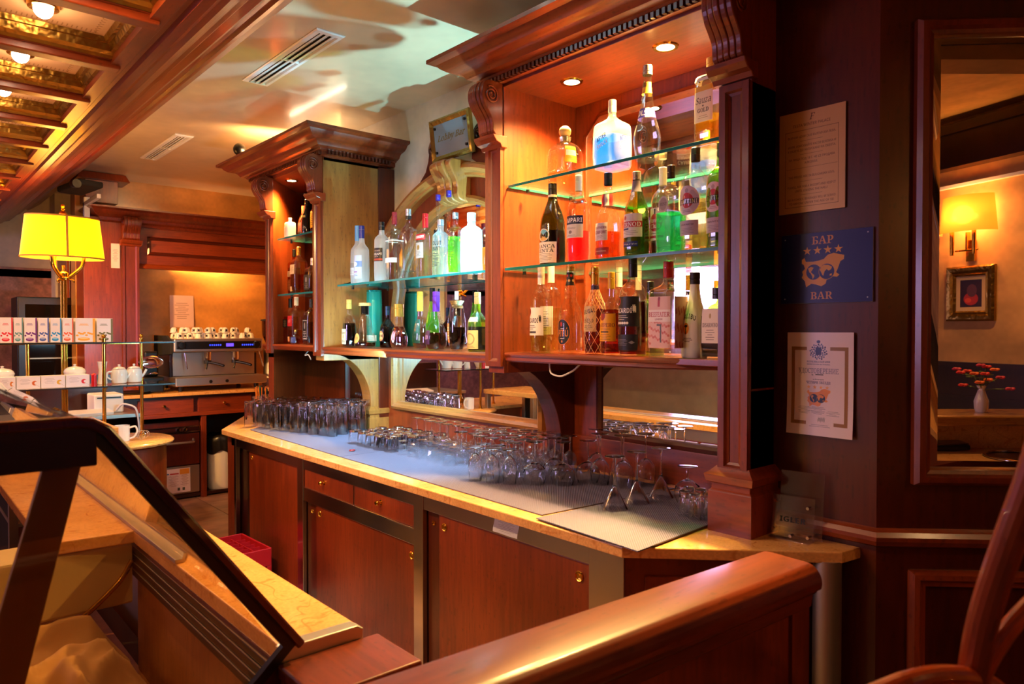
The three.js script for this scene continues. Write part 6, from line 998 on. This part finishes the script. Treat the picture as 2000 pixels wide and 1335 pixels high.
// glass shelf of the arched bay
const YA = 1.8282, YB = 1.4452;
bottle('slim frosted bottle with a grey band and blue strip, leftmost on the bay glass shelf', [-3.945, YA, -2.2], 0.365, 0.042, { shape: 'slim', glass: G.frost, liq: [Q.water, 0.4], cap: ['#5a9ad0', 0.74, 0], labels: [[0.16, 0.36, 1.8, (x, w, h) => { fillBg(x, w, h, '#c8d0d4'); fillRect(x, 0, 0, w, 60, '#8a8a88'); lines(x, w / 2, 90, 100, 4, 14, '#6a7478', 3); }]] }, bayG);
bottle('frosted vodka bottle with a blue mountain print and dark blue cap', [-3.806, YA, -2.15], 0.345, 0.0429, { shape: 'slim', glass: G.frost, liq: [Q.water, 0.45], cap: ['#1c2a80', 0.78, 0], labels: [[0.08, 0.48, 2.0, (x, w, h) => { fillBg(x, w, h, '#b8ccec'); fillRect(x, 0, 40, w, 40, '#6a90dc'); disc(x, 60, 60, 50, '#f0f6ff', 18); lines(x, w / 2, 110, 80, 1, 8, '#8a5aa0', 8); lines(x, w / 2, 128, 70, 2, 10, '#5a6aa0', 3); }]] }, bayG);
bottle('clear textured vodka bottle with a silver blue cap behind the frosted ones', [-3.83, YA, -2.30], 0.375, 0.041, { shape: 'slim', ribs: 16, liq: [Q.water, 0.3], cap: ['#7aa8d8', 0.80, 1] }, bayG);
bottle('frosted vodka bottle with a black and red cyrillic label and black cap', [-3.628, YA, -2.18], 0.35, 0.0417, { shape: 'apoth', glass: G.frost, liq: [Q.water, 0.3], cap: ['#101014', 0.86, 0], labels: [[0.34, 0.56, 2.2, (x, w, h) => { fillBg(x, w, h, '#1a1416'); text(x, 'РУССКИЙ', w / 2, 34, 24, '#c8b0a0', 'serif', 'bold', 110); text(x, 'СТАНДАРТ', w / 2, 72, 34, '#f0e8e0', 'serif', 'bold', 150); text(x, 'ВОДКА', w / 2, 102, 20, '#c8b0a0', 'serif', 'bold'); fillRect(x, 0, 126, w, 24, '#a83a20'); }]] }, bayG);
bottle('tall clear vodka bottle with a dark red cap and white rings', [-3.489, YA, -2.18], 0.39, 0.0445, { shape: 'square', n: 3.4, liq: [Q.water, 0.6], cap: ['#8a1828', 0.82, 0], labels: [[0.26, 0.33, 2.6, '#e8eef0'], [0.57, 0.585, 5, '#f0f4f6']] }, bayG);
bottle('tall clear vodka bottle with a silver and black cap and a dark oval seal', [-3.347, YA, -2.18], 0.39, 0.0467, { shape: 'square', n: 4, liq: [Q.water, 0.12], cap: ['#c8ccd4', 0.90, 1], labels: [[0.36, 0.5, 0.7, (x, w, h) => { fillBg(x, w, h, '#2a1c20'); disc(x, w / 2, h / 2, 40, '#4a3438'); }, true, -0.35], [0.855, 0.9, 5, '#141414']] }, bayG);
bottle('clear vodka bottle with a red cap and a small red banner label', [-3.182, YA, -2.18], 0.345, 0.0439, { shape: 'square', n: 3, liq: [Q.water, 0.34], cap: ['#c01420', 0.78, 0], labels: [[0.58, 0.67, 1.9, (x, w, h) => { fillBg(x, w, h, '#c01820'); text(x, 'SMIRNOFF', w / 2, h / 2, 46, '#fff', 'sans-serif', 'bold', 210); }, false, 0, 240, 70], [0.3, 0.54, 1.5, (x, w, h) => { fillBg(x, w, h, '#a8a8a4'); disc(x, w / 2, 50, 26, '#8a6a30'); lines(x, w / 2, 90, 100, 4, 14, '#5a5a58', 3); }]] }, bayG);
const abs = (a, b, ink) => std({ map: canvas(192, 256, (x, w, h) => { x.clearRect(0, 0, w, h); text(x, a, w / 2, 40, 46, ink, 'sans-serif', 'bold', 176); text(x, b, w / 2, 84, 46, ink, 'sans-serif', 'bold', 150); lines(x, w / 2, 122, 140, 9, 12, ink, 4); }), transparent: true, roughness: 0.4 });
bottle('clear apothecary shaped vodka bottle with dark printed words and silver cap', [-3.042, YA, -2.18], 0.297, 0.0427, { shape: 'apoth', liq: [Q.straw, 0.5], glass: G.ice, cap: ['#c0c4c8', 0.9, 1], labels: [[0.1, 0.66, 2.2, abs('ABSOLUT', 'CURRANT', '#20242c')]] }, bayG);
bottle('apothecary shaped bottle of bright green vodka with silver cap', [-2.873, YA, -2.15], 0.308, 0.0385, { shape: 'apoth', liq: [Q.lime, 0.6], cap: ['#b8c0c4', 0.9, 1], labels: [[0.1, 0.66, 2.2, abs('ABSOLUT', 'PEARS', '#3a6a18')]] }, bayG);
bottle('broad frosted white apothecary shaped vodka bottle', [-2.782, YA, -2.18], 0.299, 0.0531, { shape: 'apoth', glass: G.frost, liq: [Q.water, 0.5], cap: ['#dfe8ea', 0.86, 0], labels: [[0.1, 0.66, 2.0, abs('ABSOLUT', 'VANILIA', '#c4ccd0')]] }, bayG);
bottle('orange flavoured vodka bottle half hidden by the near pilaster', [-2.672, YA, -2.2], 0.285, 0.034, { shape: 'apoth', liq: [Q.orange, 0.42], cap: ['#b8c0c4', 0.9, 1] }, bayG);
bottle('very tall slender bottle with a purple cap, the left of two behind the bay row', [-3.318, YA, -2.36], 0.487, 0.03, { shape: 'flute', liq: [Q.gold, 0.2], cap: ['#3a2a9a', 0.93, 0, 1.2] }, bayG);
bottle('very tall slender bottle of golden liqueur with a purple cap, the right of two', [-3.215, YA, -2.36], 0.495, 0.03, { shape: 'flute', liq: [Q.gold, 0.66], cap: ['#3a2a9a', 0.93, 0, 1.2] }, bayG);
// wooden shelf of the arched bay
bottle('dark cognac bottle with a cream label at the far left of the bay shelf', [-4.0, YB, -2.17], 0.295, 0.055, { shape: 'hen', flat: 0.7, liq: [Q.dark, 0.5], cap: ['#c8a850', 0.80, 0], labels: [[0.06, 0.38, 1.3, (x, w, h) => { fillBg(x, w, h, '#e0c8a0'); text(x, 'Hennessy', w / 2, 40, 36, '#2a1a10', 'serif', 'bold', 140); disc(x, w / 2, 80, 20, '#b89050'); text(x, 'COGNAC', w / 2, 126, 36, '#2a1a10', 'serif', 'bold', 130); }]] }, bayG);
bottle('nearly empty bell shaped glass decanter with a wooden stopper and small orange label', [-3.788, YB, -2.16], 0.268, 0.064, { shape: 'cone', liq: [Q.cognac, 0.12], cap: ['#c8985a', 0.93, 0, 1.7], collar: [0.74, 0.93, 0.36, 0.36, '#181412'], labels: [[0.1, 0.32, 0.9, (x, w, h) => { fillBg(x, w, h, '#c87a38'); text(x, 'XO', w / 2, h / 2, 60, '#6a3010', 'serif', 'bold'); }, true]] }, bayG);
bottle('teal cylindrical gift tube standing behind the decanters', [-4.02, YB, -2.36], 0.36, 0.048, { shape: 'tube', glass: G.teal, cap: ['#30a894', 0.965, 1, 1.02], name: 'gift_tube', cat: 'tube', labels: [[0.1, 0.2, 2.6, (x, w, h) => { fillBg(x, w, h, '#cfe0d0'); lines(x, w / 2, 40, 110, 5, 20, '#5a7a70', 4); }]] }, bayG);
bottle('small dark red cognac bottle with a round seal behind the ribbed decanter', [-3.729, YB, -2.28], 0.25, 0.046, { shape: 'hen', glass: G.brown, liq: [Q.maroon, 0.5], cap: ['#3a4a5c', 0.78, 1], labels: [[0.16, 0.4, 1.0, (x, w, h) => { fillBg(x, w, h, '#b86a38'); disc(x, w / 2, h / 2, 50, '#d8a060'); }, true]] }, bayG);
bottle('ribbed fan shaped cognac decanter with an oval pink label and gold stopper', [-3.399, YB, -2.15], 0.25, 0.063, { shape: 'onion', flat: 0.6, ribs: 20, liq: [Q.cognac, 0.5], cap: ['#d8a848', 0.72, 1, 1.6], labels: [[0.14, 0.46, 0.85, (x, w, h) => { fillBg(x, w, h, '#d89090'); disc(x, w / 2, h / 2, 60, '#9c2c38'); disc(x, w / 2, h / 2, 34, '#c86a70'); }, true]] }, bayG);
bottle('round bellied armagnac bottle with a long yellow sealed neck', [-3.262, YB, -2.2], 0.315, 0.0534, { shape: 'onion', flat: 0.7, liq: [Q.cognac, 0.11], cap: ['#e0a838', 0.66, 0, 1.15], labels: [[0.52, 0.66, 2, '#5a2430']] }, bayG);
bottle('bright green glowing liqueur bottle with a black cap behind the bellied bottles', [-3.36, YB, -2.35], 0.345, 0.04, { shape: 'malibu', glass: G.lime, liq: [Q.lime, 0.6], cap: ['#101410', 0.78, 0] }, bayG);
bottle('clear bellied brandy bottle with a bright purple wax cap and a dark star label', [-3.069, YB, -2.17], 0.306, 0.0576, { shape: 'onion', liq: [Q.cognac, 0.3], cap: ['#5a1c90', 0.66, 0, 1.2], labels: [[0.1, 0.34, 0.9, (x, w, h) => { fillBg(x, w, h, '#3a1430'); text(x, 'XO', w / 2, h / 2, 60, '#c890a8', 'serif', 'bold'); }, false, -0.2]] }, bayG);
bottle('egg shaped cognac decanter half full with a silver collar and tall clear stopper', [-2.878, YB, -2.16], 0.30, 0.0553, { shape: 'egg', flat: 0.75, liq: [Q.dark, 0.4], cap: ['#dfe8ee', 0.86, 0, 0.5], collar: [0.76, 0.84, 0.46, 0.7, '#d8c890'], labels: [[0.14, 0.46, 0.5, (x, w, h) => { fillBg(x, w, h, '#c86a30'); lines(x, w / 2, 30, 90, 5, 22, '#f0d0a0', 10); }, false, -0.4]] }, bayG);
bottle('dark bottled herb liqueur with a glowing yellow green neck and an old map label', [-2.735, YB, -2.18], 0.29, 0.048, { shape: 'hen', glass: G.yellow, liq: [Q.dark, 0.42], cap: ['#a87840', 0.80, 0, 1.15], labels: [[0.05, 0.36, 1.9, (x, w, h) => { fillBg(x, w, h, '#b8843c'); disc(x, w / 2, 76, 52, '#8a5c28'); disc(x, w / 2, 76, 40, '#b8843c'); lines(x, w / 2, 136, 110, 2, 10, '#5a3818', 4); }], [0.5, 0.58, 1.4, '#d8b870', false, 0.2]] }, bayG);
bottle('green and amber bottle at the bay shelf\'s right end, half hidden by the pilaster', [-2.66, YB, -2.23], 0.285, 0.04, { shape: 'slim', glass: G.green, liq: [Q.amber, 0.4], cap: ['#dfe4e4', 0.80, 0], labels: [[0.1, 0.4, 1.8, (x, w, h) => { fillBg(x, w, h, '#d8903c'); lines(x, w / 2, 40, 110, 5, 18, '#7a3a18', 5); }]] }, bayG);
// far cabinet
const YC = 2.1902, YD = 1.8002;
const pale = (bg, ink) => (x, w, h) => { fillBg(x, w, h, bg); lines(x, w / 2, 26, 110, 8, 15, ink, 4); };
bottle('white bottle with white cap, leftmost on the upper shelf of the far cabinet', [-4.83, YC, -2.16], 0.15, 0.032, { shape: 'box', n: 6, glass: G.white, cap: ['#f0e8e0', 0.84, 0], labels: [[0.1, 0.6, 1.3, pale('#ece4e0', '#b8a8a0')]] }, farG);
bottle('dark whisky bottle with a red wax cap on the upper shelf of the far cabinet', [-4.80, YC, -2.25], 0.24, 0.04, { shape: 'wine', glass: G.dark, cap: ['#c02818', 0.78, 0], labels: [[0.2, 0.5, 1.8, pale('#2a1410', '#8a3020')]] }, farG);
bottle('black bottle with a red label on the upper shelf of the far cabinet', [-4.60, YC, -2.18], 0.25, 0.0388, { shape: 'wine', glass: G.dark, cap: ['#2a2420', 0.82, 1], labels: [[0.1, 0.42, 1.1, pale('#b82018', '#e0b090'), false, -0.5], [0.5, 0.56, 1.6, pale('#c8a850', '#8a6a20')]] }, farG);
bottle('dark bottle with a yellow label on the upper shelf of the far cabinet', [-4.50, YC, -2.2], 0.24, 0.034, { shape: 'square', n: 4, glass: G.dark, cap: ['#141010', 0.84, 0], labels: [[0.2, 0.75, 1.5, pale('#f0b018', '#8a5a10')]] }, farG);
bottle('green tinted whisky bottle with a black cap on the middle shelf of the far cabinet', [-4.90, YD, -2.22], 0.33, 0.038, { shape: 'square', n: 4, glass: G.amberGlass, liq: [Q.brown, 0.6], cap: ['#141010', 0.84, 0], labels: [[0.4, 0.52, 1.4, pale('#d8b890', '#5a3010')], [0.1, 0.34, 1.2, pale('#8a4a20', '#d8a060')]] }, farG);
bottle('square amber whisky bottle with a slanted gold label and gold cap', [-4.736, YD, -2.18], 0.33, 0.0483, { shape: 'square', n: 6, liq: [Q.amber, 0.68], cap: ['#c89038', 0.82, 1], labels: [[0.42, 0.62, 1.35, (x, w, h) => { fillBg(x, w, h, '#e8c890'); x.save(); x.translate(w / 2, h / 2); x.rotate(-0.4); lines(x, 0, -30, 120, 4, 18, '#a87830', 5); x.restore(); }], [0.06, 0.16, 0.5, pale('#e8c890', '#a87830'), false, -0.3]] }, farG);
bottle('square dark whiskey bottle with a black label and silver neck on the middle shelf', [-4.56, YD, -2.2], 0.24, 0.0474, { shape: 'square', n: 6, liq: [Q.brown, 0.6], cap: ['#b8b0a8', 0.80, 1], labels: [[0.1, 0.52, 1.35, (x, w, h) => { fillBg(x, w, h, '#1c1614'); disc(x, w / 2, 54, 30, '#8a8078'); lines(x, w / 2, 96, 110, 4, 14, '#a89a90', 4); }]] }, farG);
bottle('whisky bottle with a black slanted label on the far cabinet\'s bottom shelf', [-4.92, Y0, -2.2], 0.325, 0.042, { shape: 'square', n: 6, liq: [Q.amber, 0.6], cap: ['#1c1614', 0.80, 0], labels: [[0.36, 0.54, 1.35, pale('#17120f', '#c8a860')]] }, farG);
bottle('square whisky bottle with a red slanted label and cream cap', [-4.756, Y0, -2.17], 0.33, 0.0484, { shape: 'square', n: 6, liq: [Q.amber, 0.3], cap: ['#e8d0a0', 0.82, 0], labels: [[0.38, 0.6, 1.35, (x, w, h) => { fillBg(x, w, h, '#c01c24'); x.save(); x.translate(w / 2, h / 2); x.rotate(-0.4); lines(x, 0, -20, 110, 3, 18, '#f0d8c0', 5); x.restore(); }], [0.06, 0.16, 0.6, pale('#e8b070', '#7a3010'), false, -0.3]] }, farG);
bottle('short bottle with a cream cap between the square whiskies', [-4.66, Y0, -2.3], 0.26, 0.04, { shape: 'hen', liq: [Q.amber, 0.5], cap: ['#e0c890', 0.84, 0] }, farG);
bottle('square black labelled whiskey bottle at the right of the bottom shelf of the far cabinet', [-4.50, Y0, -2.16], 0.305, 0.0467, { shape: 'square', n: 6, liq: [Q.brown, 0.5], cap: ['#100c0c', 0.82, 0], labels: [[0.1, 0.56, 1.38, (x, w, h) => { fillBg(x, w, h, '#141110'); disc(x, w / 2, 50, 26, '#8a8480'); x.strokeStyle = '#c8c0b8'; x.lineWidth = 4; x.strokeRect(10, 10, w - 20, h - 20); lines(x, w / 2, 92, 110, 5, 13, '#c8c0b8', 4); }]] }, farG);
bottle('small round blue labelled bottle standing in front of the square whiskies', [-4.66, Y0, -2.12], 0.1, 0.032, { shape: 'squat', liq: [Q.amber, 0.4], cap: ['#b89048', 0.84, 1], labels: [[0.1, 0.5, 2.2, pale('#22346c', '#90a0d0')]] }, farG);

// ------------------------------------------------------------------ glasses upside down on the mats
const MY = 0.9055;
function wall2(outer, th) { const inner = outer.map(([r, y]) => [Math.max(r - th, 0), y]).reverse(); return [...outer, ...inner]; }
function glassType(name, label, cat, group, parts) {
  const t = new THREE.Group(); t.name = name; counts[name] = 0; scene.add(t); tag(t, label, cat, group);
  for (const [pn, prof, seg] of parts) part(pn, lathe(prof, seg ?? 26, 0.55), seg === 9 || (pn === 'bowl' && (name === 'wine_glass' || name === 'sherry_glass')) ? M.thinGlass : M.tumbler, t);
  let used = 0;
  return (x, z, l, g) => { const y = MY; if (!used++) { t.position.set(x, y, z); t.rotation.y = rnd() * 6; if (l) t.userData.label = l; if (g) t.userData.group = g; return t; } return copy(t, [x, y, z], rnd() * 6, l ?? label, g ?? group); };
}
// all profiles start at the rim, which lies on the mat
const tallA = glassType('highball_glass', 'tall plain highball glass upside down in the crowded group at the left end', 'glass', 'highball glasses at the left end', [['body', [[0.036, 0], [0.036, 0.06], [0.0335, 0.166], [0.030, 0.170], [0, 0.170], [0, 0.158], [0.029, 0.157], [0.0345, 0.06], [0.0345, 0]]]]);
const tallB = glassType('long_drink_glass', 'slim long drink glass with a heavy base upside down beside the highball glasses', 'glass', 'slim glasses at the left end', [['body', [[0.031, 0], [0.032, 0.05], [0.029, 0.175], [0.032, 0.188], [0.030, 0.192], [0, 0.192], [0, 0.172], [0.025, 0.17], [0.0305, 0.05], [0.0295, 0]]]]);
const low = glassType('tumbler_glass', 'low plain tumbler upside down in the group left of the stemmed glasses', 'glass', 'low tumblers', [['body', [[0.039, 0], [0.0385, 0.03], [0.034, 0.076], [0.031, 0.08], [0, 0.08], [0, 0.068], [0.031, 0.067], [0.037, 0.03], [0.0375, 0]]]]);
const facet = glassType('cut_glass', 'small cut glass tumbler sparkling in front of the stemmed glasses', 'glass', 'sparkling cut glass tumblers', [['body', [[0.034, 0], [0.035, 0.02], [0.031, 0.055], [0.033, 0.062], [0.029, 0.07], [0, 0.07], [0, 0.052], [0.026, 0.05], [0.032, 0.02], [0.032, 0]], 9]]);
const stem = (n, label, group, r, bh, sh, fr) => glassType(n, label, 'glass', group, [
  ['bowl', [[r * 0.82, 0], [r * 0.95, bh * 0.25], [r, bh * 0.5], [r * 0.88, bh * 0.75], [r * 0.5, bh * 0.95], [0.005, bh + 0.004], [0, bh], [r * 0.46, bh * 0.92], [r * 0.85, bh * 0.73], [r - 0.0012, bh * 0.5], [r * 0.95 - 0.0012, bh * 0.25], [r * 0.82 - 0.0012, 0]]],
  ['stem', [[0.006, bh], [0.0036, bh + 0.015], [0.0034, bh + sh * 0.6], [0.005, bh + sh], [0, bh + sh]], 12], ['foot', [[0.006, bh + sh], [fr * 0.5, bh + sh + 0.004], [fr, bh + sh + 0.006], [fr, bh + sh + 0.0075], [0, bh + sh + 0.009]]]]);
const sherry = stem('sherry_glass', 'small stemmed glass upside down in the back row before the arched mirror', 'small stemmed glasses in the back row', 0.03, 0.06, 0.07, 0.032);
const wine = stem('wine_glass', 'stemmed wine glass upside down in the dense cluster in the middle of the counter', 'wine glasses in the middle cluster', 0.035, 0.085, 0.065, 0.034);
const flute = stem('beer_tulip_glass', 'short stemmed tulip glass upside down at the front of the middle cluster', 'tulip glasses at the front of the cluster', 0.032, 0.115, 0.022, 0.032);
const big = stem('large_wine_glass', 'large wine glass with a tall stem upside down right of the cluster', 'large wine glasses', 0.043, 0.105, 0.10, 0.037);
const bowlG = stem('balloon_glass', 'wide bowled wine glass upside down at the front right of the cluster', 'wide bowled glasses', 0.052, 0.085, 0.085, 0.036);
const brandy = stem('brandy_glass', 'round brandy balloon upside down beside the martini glasses', 'brandy balloons', 0.05, 0.085, 0.045, 0.037);
const martiniG = glassType('martini_glass', 'martini glass upside down', 'glass', 'martini glasses', [['bowl', [[0.05, 0], [0.012, 0.072], [0.005, 0.088], [0, 0.084], [0.01, 0.07], [0.0485, 0]]], ['stem', [[0.0075, 0.08], [0.004, 0.11], [0.0036, 0.16], [0.006, 0.185], [0, 0.186]], 12], ['foot', [[0.006, 0.185], [0.02, 0.189], [0.036, 0.191], [0.036, 0.193], [0, 0.195]]]]);
const shot = glassType('shot_glass', 'small thick shot glass upside down by the pilaster foot', 'glass', 'shot glasses by the pilaster', [['body', [[0.021, 0], [0.0215, 0.03], [0.019, 0.078], [0.02, 0.088], [0.018, 0.092], [0, 0.092], [0, 0.07], [0.015, 0.068], [0.0195, 0.03], [0.019, 0]], 14]]);
for (let r = 0; r < 6; r++) for (let i = 0; i < 10; i++) {
  const t = i / 9, x = lerp(-4.74, -3.97, t) - 0.035 * (r % 2) - 0.02 * r + jit(0.012), z = lerp(-1.84, -2.04, t) - r * 0.084 + jit(0.01);
  if (z < -2.36 || (x > -4.12 && z < -2.3)) continue;
  (i > 5 ? tallB : tallA)(x, z);
}
for (let r = 0; r < 3; r++) for (let i = 0; i < 3 + r; i++) tallA(-4.9 - i * 0.085 - r * 0.02, -1.95 - r * 0.085 - i * 0.03);
for (let r = 0; r < 4; r++) for (let i = 0; i < 5; i++) { const x = -3.63 + i * 0.092 + 0.03 * (r % 2) + jit(0.012) + r * 0.01, z = -2.0 - r * 0.088 + jit(0.01) - (i > 3 ? 0.03 : 0); low(x, z); }
for (let r = 0; r < 3; r++) for (let i = 0; i < 6; i++) facet(-3.15 + i * 0.078 + 0.02 * (r % 2) + jit(0.006), -2.03 - r * 0.078 + jit(0.008));
for (let r = 0; r < 2; r++) for (let i = 0; i < 9; i++) sherry(-3.47 + i * 0.085 + 0.03 * r + jit(0.008), -2.30 - r * 0.085 + jit(0.008) + (i > 3 ? 0.02 : 0) - 0.012 * (i < 2));
for (let r = 0; r < 5; r++) for (let i = 0; i < 6; i++) { const x = -2.72 + i * 0.082 + 0.03 * (r % 2) + jit(0.01), z = -2.06 - r * 0.082 + jit(0.01) - (i < 2 ? 0.02 : 0); if (z > -2.4) wine(x, z); }
for (const [x, z] of [[-2.40, -1.90], [-2.32, -1.93], [-2.25, -1.965], [-2.44, -1.98], [-2.36, -2.0]]) flute(x, z);
for (const [x, z] of [[-2.19, -2.05], [-2.21, -2.19], [-2.10, -2.13], [-2.06, -2.24]]) bowlG(x, z);
[[-2.10, -2.34, 'large wine glass upside down, leftmost of the tall stemmed glasses below the near cabinet'], [-2.0, -2.25, 'large wine glass upside down in the front of the tall stemmed glasses'], [-1.98, -2.36, 'large wine glass upside down in the back of the tall stemmed glasses'], [-1.90, -2.28, 'large wine glass upside down nearest the martini glasses'], [-1.87, -2.39, 'large wine glass upside down closest to the splash mirror']].forEach(([x, z, l]) => big(x, z, l));
[[-1.677, -1.965, 'martini glass upside down, nearest of the three martini glasses'], [-1.685, -2.10, 'martini glass upside down, in the middle of the three martini glasses'], [-1.676, -2.235, 'martini glass upside down, farthest back of the three martini glasses']].forEach(([x, z, l]) => martiniG(x, z, l));
brandy(-1.565, -2.25, 'round brandy balloon upside down between the martini glasses and the shot glasses'); brandy(-1.42, -2.32, 'round brandy balloon upside down behind the shot glasses');
for (const [x, z] of [[-1.45, -2.07], [-1.40, -2.055], [-1.365, -2.09], [-1.475, -2.13], [-1.43, -2.135], [-1.385, -2.15]]) shot(x, z);

scene.traverse((o) => { if (o.isMesh) { o.castShadow = true; o.receiveShadow = true; } });
renderer.render(scene, camera);
